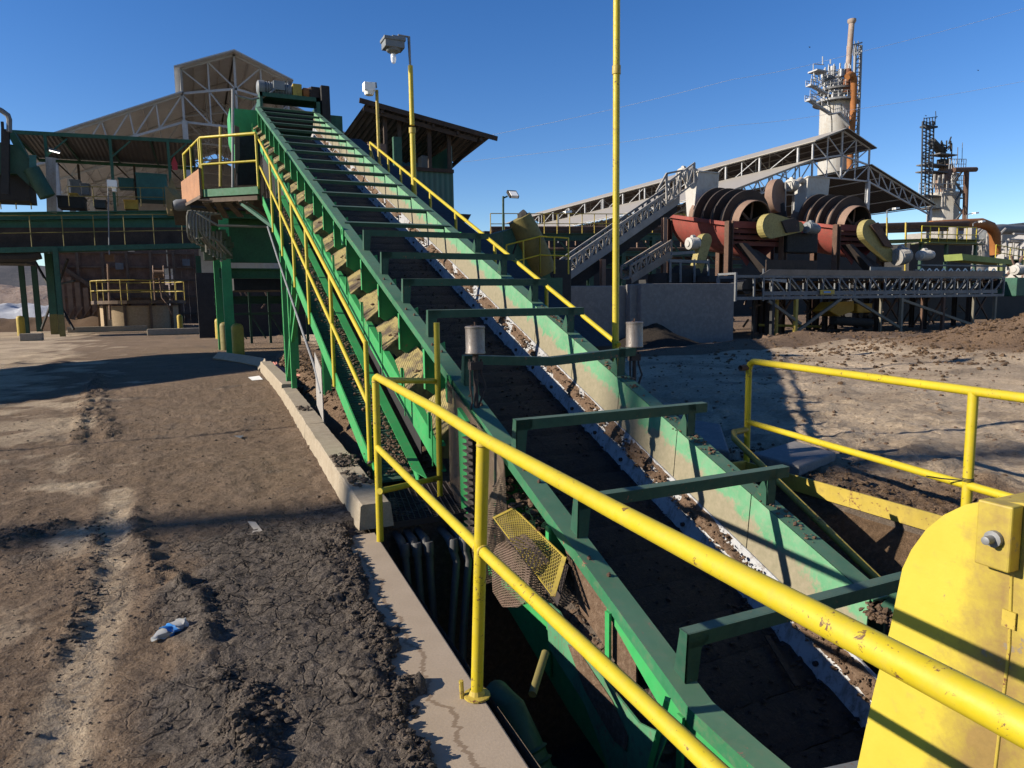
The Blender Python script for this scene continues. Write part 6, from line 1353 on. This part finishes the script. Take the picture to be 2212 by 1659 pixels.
mb = MB(); [mb.box((X0-.04, YC+q, 1.55), (X0+.04, YC+q+.08, 2.65)) for q in (-.05, .9)]; mb.box((X0-.04, YC+.03, 2.57), (X0+.04, YC+.9, 2.65)); mb.box((X0-.04, YC+.03, 1.55), (X0+.04, YC+.9, 1.63)); mb.cut(); mb.box((X0+1.35, YC-.05, 1.55), (X0+1.43, YC, 2.8)); mb.build_each('end_frame', M['greysteel'], tc)
mb = MB(); a, b_ = S(1812, 648, Y=YC-.1), S(1860, 634, Y=YC-.1); a, b_ = S(1772, 636, Y=YC-.12), S(1803, 626, Y=YC-.12)
mb.box(a, b_+Vector((0, .03, 0))); sg = mb.build('sign', M['yellow_old'], tc); mb = MB(); mb.box(S(1780, 633, Y=YC-.14), S(1794, 629, Y=YC-.125)); mb.build('sign_panel', M['blue'], sg)
def leg(x, mt='tanpaint'): 
    mb = MB(); mb.bar((x, YC, 0), (x, YC, zlo-.06), .13, .13, (0, 1, 0)); mb.cut(); mb.bar((x, YC+1, 0), (x, YC+1, zlo-.06), .1, .1, (0, 1, 0)); mb.build_each('leg', M[mt], tc)
M['tanpaint'] = paint('tan_steel', (.22, .20, .15), .6, .4, (.1, .08, .06), .1)
leg(S(1718, 700, Y=YC).x, 'yellow_old'); leg(S(1945, 700, Y=YC).x); leg(S(2146, 700, Y=YC).x); leg(S(1667, 700, Y=YC).x, 'dark'); leg(S(2035, 700, Y=YC).x, 'rust')
mb = MB(); z_ = lambda x, y: S(x, y, Y=YC-.02)
for a, b_ in (((1721, 716), (1817, 645)), ((1842, 645), (1942, 707)), ((1950, 648), (2124, 710)), ((1660, 650), (1730, 700))): mb.bar(z_(*a), z_(*b_), .09, .11)
mb.build('leg_brace', M['tanpaint'], tc)
# dark undercroft steel behind
uc = thing('drum_support_frame', (26, 24, 0), 'dark rusty braced steel legs under the drums', 'steel structure')
mb = MB()
for k in range(17):
    x = 19.5+1.15*k; Y = 23+1.5*(k % 3); mb.ibeam((x, Y, 0), (x, Y, 2.6), .18, .18, .02, (1, 0, 0)); mb.cut()
mb.build_each('leg', M['rust_dark'], uc)
mb = MB()
for k in range(16):
    x = 19.5+1.15*k; Y = 22.9+1.5*(k % 3)
    mb.bar((x, Y, .1), (x+1.5, Y, 1.9), .08, .08)
    if k % 2: mb.bar((x, Y, 2.0), (x+1.7, Y, .2), .07, .07)
    mb.cut()
mb.build_each('brace', M['rust'], uc)
mb = MB(); mb.box((19.3, 22.6, 2.35), (38.5, 27.5, 2.6)); mb.build('deck', M['dark'], uc)  # deck added overhead to keep the steel below it in shade
mb = MB()
for k in range(60):
    a = Vector((rnd.uniform(19.5, 40), rnd.uniform(23, 28), rnd.uniform(.2, 2.2))); mb.bar(a, a+Vector((rnd.uniform(-.9, .9), 0, rnd.uniform(-.7, .7))), .07, .07); mb.cut()
mb.build_each('stray_pipe', M['wood'], uc)
mb = MB(); mb.box(S(1655, 585, Y=21.9), S(1765, 573, Y=21.9)+Vector((0, .05, .2))); one('splash_board', mb, 'wood_dark', 'dark splash board on the long truss conveyor below the nearer drum', 'board')
a, b_ = S(1880, 600, Y=21.6), S(1948, 577, Y=21.6); mb = MB(); mb.box(a, b_+Vector((0, .05, 0))); one('sheet_metal_board', mb, 'greysteel', 'flat grey sheet panel standing on the long truss conveyor', 'panel')
ex = thing('yellow_machine', S(1820, 670, Y=27), 'yellow-orange machine partly seen between the dark legs', 'machine')
mb = MB(); mb.plate([S(1792, 672, Y=22.2), S(1812, 652, Y=22.2), S(1845, 650, Y=22.2), S(1845, 672, Y=22.2), S(1812, 684, Y=22.2)], (0, 1, 0)); mb.box(S(1852, 676, Y=22.3), S(1885, 655, Y=22.3)+Vector((0, 1, 0))); mb.build('body', M['bright_y'], ex, bevel=.04)
mb = MB(); mb.tube(S(1800, 692, Y=22.4), S(1880, 698, Y=22.4), .2, 12); mb.build('tracks', M['dark'], ex, True)
mb = MB(); mb.tube(S(1640, 702, Y=24), S(1790, 706, Y=24), .06, 8); one('yellow_pipe', mb, 'yellow_old', 'low yellow pipe lying on the ground under the dark legs', 'pipe')
mb = MB(); [mb.clump(S(1665, 745, Z=.0)+Vector((.3*k, .2*k, .12)), .42-.1*k, k+3, .7) for k in range(3)]; one('rock', mb, 'mud_dry', 'pale boulder lying at the end of the retaining wall', 'rock')
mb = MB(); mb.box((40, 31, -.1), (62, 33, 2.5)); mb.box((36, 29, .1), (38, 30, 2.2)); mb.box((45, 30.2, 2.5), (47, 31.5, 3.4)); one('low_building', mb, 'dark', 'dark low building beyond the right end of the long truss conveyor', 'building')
# platform with yellow railing right of drum 2
pf = thing('reagent_platform', S(2045, 520, Y=34), 'green service platform with yellow railing and white drums behind the farther drum', 'platform')
P = lambda x, y, Y=34.: S(x, y, Y=Y)
mb = MB(); mb.ibeam(P(1985, 521), P(2110, 524), 1.2, .35, .05); mb.ibeam(P(1870, 524), P(1985, 520), .6, .25, .05); mb.build('deck', M['lime_dim'], pf)
railing('railing', [P(1990, 522, 33.4), P(2045, 523, 33.4), P(2108, 524, 33.4)], 1.1, M['yellow'], None, pf, 3, .035)
mb = MB(); mb.tube(P(2060, 517), P(2060, 490), .32, 14); mb.cut(); mb.tube(P(2028, 515), P(2028, 500), .3, 14); mb.cut(); mb.box(P(2098, 520), P(2112, 492)+Vector((0, .6, 0))); mb.build_each('tank', M['white_dim'], pf, True)
for x in (1990, 2045, 2108): mb = MB(); mb.bar(P(x, 525), (P(x, 525).x, 34, 0), .2, .2, (0, 1, 0)); mb.build('leg', M['green_dark'], pf)
mb = MB(); mb.bar(P(1955, 600), P(1957, 480), .1, .1, (0, 1, 0)); mb.bar(P(1916, 520), P(1916, 470), .08, .08, (0, 1, 0)); mb.build('post', M['yellow_old'], pf)
mb = MB()
for yy, r_ in ((486, .2), (492, .12), (498, .14)): mb.tube(P(1870, yy+3, 36), P(2090, yy-4, 36), r_, 8)
one('overhead_pipes', mb, 'rust', 'bundle of rusty overhead pipes beyond the farther drum', 'pipes', smooth=True)
mb = MB(); mb.pipe([P(2010, 488, 38), P(2080, 484, 38), P(2120, 482, 38), P(2140, 490, 38), P(2149, 505, 38), P(2150, 550, 38)], .42, 14); one('rusty_duct', mb, 'orange', 'fat orange rusty duct bending down right of the service platform', 'duct', smooth=True)
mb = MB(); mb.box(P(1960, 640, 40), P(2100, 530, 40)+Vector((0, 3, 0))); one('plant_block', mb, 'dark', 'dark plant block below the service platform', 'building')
mb = MB(); mb.lathe((P(2098, 600, 48).x, 48, 0), [(1.5, 0), (1.5, 7.2), (1.3, 7.6), (0, 7.7)], (0, 0, 1), 28); one('process_vessel', mb, 'white_dim', 'weathered white process vessel behind the orange duct', 'vessel', smooth=True)
# lime conveyor, roller conveyor
mb = MB(); mb.plate([P(2078, 548, 29), P(2200, 563, 29), P(2200, 573, 29), P(2080, 562, 29)], (0, 1.2, 0)); mb.plate([P(2190, 560, 29), P(2212, 561, 29), P(2212, 574, 29), P(2190, 573, 29)], (0, 1.4, 0)); lm = one('lime_conveyor', mb, 'lime', 'lime green conveyor casing sloping down at the right', 'conveyor')
rc = thing('roller_conveyor', P(1990, 575, 25), 'dark roller conveyor with a row of white return idlers', 'conveyor')
mb = MB(); mb.bar(P(1985, 573, 25), P(2170, 575, 25), .3, .08); mb.bar(P(1975, 585, 25), P(2170, 588, 25), .08, .15); mb.bar(P(1965, 596, 25), P(2170, 594, 25), .3, .12); mb.build('frame', M['greysteel'], rc)
mb = MB()
for k in range(11): a = P(1992+15.5*k, 580, 24.9); mb.bar(a, a+Vector((.16, 0, -.14)), .05, .05); mb.bar(a, a+Vector((-.16, 0, -.14)), .05, .05)
mb.build('idlers', M['signw'], rc)
for x, mt in ((2163, 'lime_dim'), (2230, 'rust_light')): mb = MB(); mb.ibeam(P(x, 570, 26), P(x, 640, 26), .3, .3, .03, (0, 1, 0)); mb.build('leg', M[mt], rc)
railing('yellow_stair_rail', [P(2150, 560, 31), P(2240, 575, 31), P(2330, 590, 31)], 1.0, M['yellow'], 'yellow railing along the lime conveyor at the right edge', None, 3, .035)
motor(P(2190, 583, 25.5), (1, 0, 0), .3, 1.0, 'white', 'white tube motor under the lime conveyor', 'motors at the right edge')
dbx = MB(); dbx.box(P(2222, 585, 26), P(2250, 572, 26)+Vector((0, 1, 0))); dbx.bar(P(2215, 605, 25.5), P(2290, 640, 25.5), .2, .2); one('yellow_box', dbx, 'guard_y', 'pale yellow box and arm at the right edge above the truss conveyor', 'box')
mb = MB(); a = P(2198, 615, 21); mb.box(P(2195, 640, 22), P(2330, 600, 22)+Vector((0, 2, 0))); one('green_hopper', mb, 'green_beam', 'dark green hopper at the right end of the long truss conveyor', 'hopper', bevel=.04)
mb = MB()
for k in range(20): a = P(2180+70*rnd.random(), 565+60*rnd.random(), 27+2*rnd.random()); b_ = a+Vector((rnd.uniform(-1, 1), 0, rnd.uniform(-.8, .8))); mb.tube(a, b_, .05+.05*rnd.random(), 6)
one('pipe_tangle', mb, 'rust_light', 'tangle of weathered pipes at the right edge', 'pipes')
# far right: cone tank, long pipe, low roofs
mb = MB(); mb.lathe((S(2250, 500, Y=60).x, 60, 0), [(9, 0), (9, 6.2), (8.8, 6.4), (1.0, 11.5), (0, 11.6)], (0, 0, 1), 36); one('cone_roof_tank', mb, 'white', 'cream tank with cone roof cut by the right edge', 'tank', smooth=True)
mb = MB(); mb.pipe([S(2128, 528, Y=52), S(2129, 505, Y=52), S(2136, 497, Y=52), S(2165, 495, Y=52), S(2290, 500, Y=52)], .6, 12); one('grey_duct', mb, 'greysteel', 'long grey duct with an elbow running to the right edge', 'duct', smooth=True)
mb = MB(); a, b_ = S(2120, 490, Y=110), S(2400, 462, Y=110); mb.plate([a, b_, b_+Vector((0, 0, -9)), a+Vector((0, 0, -5))], (0, 20, 0)); one('far_shed', mb, 'white_dim', 'low pale shed roof far away at the right edge', 'shed')
mb = MB(); mb.box(S(2110, 640, Y=62), S(2420, 545, Y=62)+Vector((0, 3, 0))); one('far_plant_wall', mb, 'rust', 'brown plant building behind the lime conveyor', 'building')
mb = MB()
for k in range(40): a = S(2060+150*rnd.random(), 500+45*rnd.random(), Y=45+3*rnd.random()); mb.tube(a, a+Vector(rnd.choice(((2.5, 0, 0), (0, 0, -2), (1.5, 0, 1)))), .07+.08*rnd.random(), 6)
mb.bar(S(2050, 522, Y=46.5), S(2215, 522, Y=46.5), .1, .1); mb.bar(S(2050, 540, Y=46.5), S(2215, 540, Y=46.5), .1, .1)
one('process_piping', mb, 'white_dim', 'dense pale process piping between the orange duct and the cone tank', 'pipes')
for i, (x, y_, Y, lab) in enumerate(((2102, 480, 36, 'thin lamp pole with bright lamp left of the angled one'), (2088, 462, 60, 'cobra-head lamp at the right beside the dark riser pipe'), (1916, 452, 34, 'gooseneck lamp post rising over the farther drum'), (1206, 460, 50, 'small twin lamp on a thin mast before the long shed'))):
    t = thing('plant_lamp', S(x, y_+60, Y=Y), lab, 'lamp', 'lamps on thin masts in the plant'); mb = MB(); s_ = Y/34
    mb.pipe([S(x, y_+65, Y=Y), S(x, y_+3, Y=Y), S(x+6, y_, Y=Y), S(x+14, y_-1, Y=Y)], .035*s_, 6); mb.build('mast', M['galv'], t, True)
    mb = MB(); p = S(x+18, y_-1, Y=Y); mb.bar(p-Vector((.15*s_, 0, 0)), p+Vector((.25*s_, 0, .05*s_)), .3*s_, .12*s_); mb.build('lamp_head', M['signw'], t)
# ---------------------------------------------------------------- kiln towers
YT1 = 120; P = lambda x, y, Y=YT1: S(x, y, Y=Y)
tw = thing('kiln_tower', (138.7, YT1, 0), 'tall round white kiln tower with stairs, platforms and a rusty stack', 'tower')
cx_ = (P(1772, 265).x+P(1836, 265).x)/2; R_ = 3.45
C1 = Vector((cx_, YT1, 0))
mb = MB(); mb.lathe(C1, [(R_, 0), (R_, 46.2), (R_*.9, 46.6), (0, 47)], (0, 0, 1), 40); mb.build('shell', M['white_t'], tw, True)
def ring(z, rr_, mt='galv', a0=0, a1=2*pi, rail=True, parent=tw, c=C1):
    mb = MB(); mb.lathe(c+Vector((0, 0, z)), [(R_*.8, 0), (rr_, 0), (rr_, .4), (R_*.8, .4), (R_*.8, 0)], (0, 0, 1), 28, a0, a1, cap=False); mb.build('platform', M[mt], parent)
    if rail:
        mb = MB(); pts = [c+Vector((rr_*cos(t_), rr_*sin(t_), z+.4)) for t_ in [a0+(a1-a0)*k/16 for k in range(17)]]
        for h in (.7, 1.3): mb.pipe([p+Vector((0, 0, h)) for p in pts], .07, 5)
        for p in pts: mb.tube(p, p+Vector((0, 0, 1.3)), .07, 5)
        mb.build('railing', M['galv'], parent)
ring(46.3, R_+1.6); ring(P(1800, 193).z-.5, R_+.6, 'truss_d'); ring(P(1790, 173).z, R_*.95, 'truss_d')
mb = MB()
for k in range(30):
    a_ = rnd.random()*6.28; rr_ = R_*rnd.random(); z = rnd.uniform(47.5, 54); p = C1+Vector((rr_*cos(a_), rr_*sin(a_), z)); mb.box(p-Vector((.4, .4, .3+rnd.random())), p+Vector((.3+.6*rnd.random(), .4, .4)))
for k in range(14): a_ = k*.45; p = C1+Vector((R_*.8*cos(a_), R_*.8*sin(a_), 0)); mb.bar(p+Vector((0, 0, 46.5)), p+Vector((0, 0, 54.5)), .25, .25, (0, 1, 0))
mb.build('top_machinery', M['truss_w'], tw)
mb = MB()
def slab(mb, x0, x1, yy, Y, dep, th=.3):
    a, b_ = S(x0, yy, Y=Y), S(x1, yy, Y=Y); mb.box((a.x, Y-dep/2, a.z-th), (b_.x, Y+dep/2, a.z))
slab(mb, 1755, 1779, 152, YT1, 2.6); mb.tube(P(1794, 138), P(1794, 128), .15, 6)
for x in (1758, 1768, 1778): mb.bar(P(x, 154), P(x+2, 175), .25, .25, (0, 1, 0))
mb.bar(P(1757, 138), P(1780, 140), .15, .15); mb.bar(P(1757, 138), P(1757, 154), .15, .15, (0, 1, 0)); mb.bar(P(1790, 139), P(1790, 152), .15, .15, (0, 1, 0)); mb.tube(P(1777, 122), P(1777, 140), .12, 6); mb.build('upper_landing', M['truss_w'], tw)
mb = MB()
for (a, b_) in (((1748, 183), (1786, 203)), ((1745, 215), (1795, 247)), ((1795, 247), (1812, 243)), ((1812, 243), (1833, 272))):
    p, q = P(*a, YT1-R_-1), P(*b_, YT1-R_-1); mb.bar(p, q, .9, .35)
    for h in (.9, 1.8): mb.bar(p+Vector((0, -.6, h)), q+Vector((0, -.6, h)), .1, .1)
    for k in range(5): c_ = p.lerp(q, k/4); mb.bar(c_+Vector((0, -.6, 0)), c_+Vector((0, -.6, 1.8)), .1, .1, (0, 1, 0))

def landing(mb, x0, x1, yy, Y, dep=1.4, h=1.1):
    a, b_ = S(x0, yy, Y=Y), S(x1, yy, Y=Y); b_.z = a.z; mb.box((a.x, Y-dep/2, a.z-.22), (b_.x, Y+dep/2, a.z))
    for yq in (Y-dep/2, Y+dep/2):
        for hh in (h*.5, h): mb.bar((a.x, yq, a.z+hh), (b_.x, yq, a.z+hh), .1, .1)
        for k in range(4): xx = a.x+(b_.x-a.x)*k/3; mb.bar((xx, yq, a.z), (xx, yq, a.z+h), .1, .1, (0, 1, 0))
landing(mb, 1744, 1757, 216, YT1-R_-1); landing(mb, 1746, 1762, 184, YT1-R_-1); mb.build('stair', M['truss_w'], tw)
mb = MB(); mb.pipe([P(1797, 290, 113), P(1797, 260, 113), P(1792, 225, 113), P(1785, 205, 113)], .12, 6); mb.build('cable', M['dark'], tw)
st = thing('rusty_stack', P(1836, 100), 'tall slim stack, rust streaked at the base, rising from the kiln tower', 'stack')
s0 = P(1829, 192); s1 = P(1842, 47); s1 = Vector((s0.x+1.6, YT1, s1.z)); xs_ = P(1833, 170).x
mb = MB(); mb.tube(P(1832, 150), P(1840, 48), .62, 16); mb.lathe(P(1840, 47), [(.7, -.4), (.95, 0), (.95, .5)], (0, 0, 1), 16); mb.build('stack_pipe', M['stack'], st, True)
mb = MB(); mb.tube(P(1827, 200, 117), P(1832, 150, 117), .75, 16); mb.build('stack_base', M['orange_d'], st, True)
mb = MB(); mb.pipe([P(1830, 166, 115.0), P(1836, 161, 115), P(1842, 163, 115), P(1845, 172, 115), P(1843, 240, 115), P(1836, 345, 115), P(1836, 420, 115)], .68, 16); dd_ = tag(mb.build('downcomer_pipe', M['orange'], None, True), 'orange rusty downcomer pipe hooking over at the side of the kiln tower', 'pipe')
ht = thing('hoist_mast', P(1855, 150), 'grey lattice hoist mast with ladder behind the orange pipe', 'mast')
mb = MB(); a, b_ = P(1860, 98, 122), P(1849, 420, 122); c_, d_ = P(1848, 98, 122), P(1838, 420, 122)
for p, q in ((a, b_), (c_, d_)): mb.bar(p, q, .5, .5, (0, 1, 0))
for k in range(34): mb.bar(a.lerp(b_, k/34), c_.lerp(d_, k/34), .18, .18)
for k in range(17): mb.bar(a.lerp(b_, k/17), c_.lerp(d_, (k+1)/17), .12, .12)
for k in range(6): mb.bar(P(1834+4*k, 88 if k % 2 else 96, 121), P(1835+4*k, 120, 121), .15, .15, (0, 1, 0))
mb.bar(P(1830, 100, 121), P(1862, 92, 121), .3, .3); mb.box(P(1846, 118, 122), P(1862, 108, 120)); mb.build('lattice', M['galv'], ht)
mb = MB(); mb.bar(P(1830, 100, 121), P(1828, 158, 121), .15, .15, (0, 1, 0)); mb.bar(P(1834, 97, 121), P(1832, 158, 121), .15, .15, (0, 1, 0))
for k in range(14): mb.bar(P(1830, 102+4*k, 121), P(1834, 101+4*k, 121), .12, .12)
mb.build('ladder', M['truss_w'], ht)
# second tower
YT2 = 150; P = lambda x, y, Y=YT2: S(x, y, Y=Y)
t2 = thing('dark_tower', P(2035, 450), 'second shorter kiln tower with dark lattice and platforms at right', 'tower')
C2 = Vector((P(2037, 450).x, YT2, 0)); r2 = (P(2062, 450).x-P(2012, 450).x)/2*.82
mb = MB(); mb.lathe(C2, [(r2, 0), (r2, P(0+2037, 425).z), (r2*1.05, P(2037, 423).z), (r2*1.05, P(2037, 418).z), (0, P(2037, 416).z)], (0, 0, 1), 10); mb.build('shell', M['white_t'], t2)
mb = MB(); mb.lathe(C2+Vector((.5, 0, 0)), [(r2*.62, P(2037, 420).z), (r2*.62, P(2037, 372).z), (r2*.3, P(2037, 355).z)], (0, 0, 1), 16); mb.box(P(2013, 378), P(2033, 400)+Vector((0, -2, 0))); mb.build('bin', M['rust_light'], t2, True)
mb = MB()
for z_y, x0, x1 in ((367, 1990, 2062), (352, 1992, 2050), (447, 1994, 2075), (420, 1985, 2070), (330, 2018, 2055)): slab(mb, x0, x1, z_y+2, YT2, 4, .35)
mb.build('platform', M['truss_d'], t2)
mb = MB()
for x in (1990, 1998, 2006, 2014):
    for Y in (YT2-3, YT2+3): mb.bar(P(x, 430, Y), P(x+3, 262, Y), .35, .35, (0, 1, 0))
for k in range(22):
    y_ = 425-7.4*k; mb.bar(P(1991+k*.15, y_, YT2-3), P(2014+k*.1, y_-(8 if k % 2 else 0), YT2-3), .22, .22); mb.bar(P(1991+k*.15, y_-8, YT2-3), P(2014+k*.1, y_, YT2-3), .2, .2)
slab(mb, 1995, 2018, 271, YT2-2, 2.5, .5); mb.bar(P(1996, 256, YT2-3), P(2025, 252, YT2-3), .2, .2)
for k in range(5): mb.bar(P(1996+6*k, 254, YT2-3), P(1996+6*k, 270, YT2-3), .2, .2, (0, 1, 0))
mb.tube(P(2021, 240, YT2-3), P(2022, 256, YT2-3), .12, 6); mb.build('lattice', M['dark_blue'], t2)
mb = MB(); mb.tube(P(2012, 306), P(2035, 330), 1.3, 10); mb.box(P(2036, 352), P(2050, 344)+Vector((0, 2, 0)))
for k in range(26): a = P(2033+22*rnd.random(), 308+38*rnd.random(), YT2-2+4*rnd.random()); mb.bar(a, a+Vector((rnd.uniform(-2.5, 2.5), 0, rnd.uniform(-2.5, 2.5))), .3, .3)
mb.bar(P(2033, 345), P(2033, 306), .3, .3, (0, 1, 0)); mb.bar(P(2055, 360), P(2056, 310), .3, .3, (0, 1, 0)); mb.build('hoist', M['dark'], t2)
for x0, x1, yy in ((1985, 2070, 418), (2050, 2086, 365), (1990, 2015, 352), (2055, 2080, 400), (2060, 2082, 425)): railing('railing', [P(x0, yy, YT2-r2-1), P(x1, yy, YT2-r2-1)], 3.0, M['truss_w'] if yy != 352 else M['dark_blue'], None, t2, 7, .11)
mb = MB()
for k in range(5): mb.bar(P(2062 if k % 2 else 2078, 370+22*k, YT2-6), P(2078 if k % 2 else 2062, 392+22*k, YT2-6), .5, .5)
mb.tube(P(2068, 355), P(2069, 318), .12, 6); mb.tube(P(2078, 350), P(2079, 308), .1, 6); mb.build('stair', M['truss_d'], t2)
mb = MB()
for k in range(24): a = P(2018+45*rnd.random(), 372+50*rnd.random(), YT2-r2-1); mb.tube(a, a+Vector(rnd.choice(((0, 0, -4), (2.5, 0, 0), (1.5, 0, -2)))), .2+.2*rnd.random(), 6)
mb.build('pipes', M['white_dim'], t2)
mb = MB(); mb.pipe([P(2108, 366, 142), P(2060, 367, 142)], .75, 12); mb.pipe([P(2088, 368, 142), P(2083, 510, 142)], .75, 12); one('riser_pipe', mb, 'rust', 'brown riser pipe with a horizontal branch at the side of the second tower', 'pipe', smooth=True)
# power lines and birds
for i, (pts, lab) in enumerate((([S(2300, -8, Y=60), S(1835, 118, Y=66), S(1580, 172, Y=70), S(1060, 292, Y=80), S(860, 340, Y=84)], 'upper thin power line crossing the sky from the right edge'), ([S(2300, 158, Y=60), S(1835, 238, Y=68), S(1570, 272, Y=72), S(1000, 350, Y=84)], 'lower thin power line crossing the sky'))):
    mb = MB(); q = []
    for a, b_ in zip(pts, pts[1:]):
        for k in range(8): q.append(a.lerp(b_, k/8)+Vector((0, 0, -.25*sin(pi*k/8))))
    q.append(pts[-1]); mb.pipe(q, .02, 5); one('power_line', mb, 'wire', lab, 'power line', 'power lines over the plant', smooth=True)
for i, (x, y, lab) in enumerate(((1749, 102, 'tiny bird in the sky left of the stack'), (2113, 152, 'tiny bird in the sky at the right'), (2000, 250, 'tiny bird above the second tower'), (1240, 205, 'tiny bird high in the middle of the sky'))):
    if i == 3: continue
    p = S(x, y, Y=70); mb = MB(); mb.poly([p, p+Vector((.28, .1, .12)), p+Vector((.1, -.1, 0))]); mb.poly([p, p+Vector((-.25, .1, .10)), p+Vector((-.08, -.1, 0))]); mb.clump(p, .09, 1, 1); one('bird', mb, 'black', lab, 'bird', 'birds in the sky')
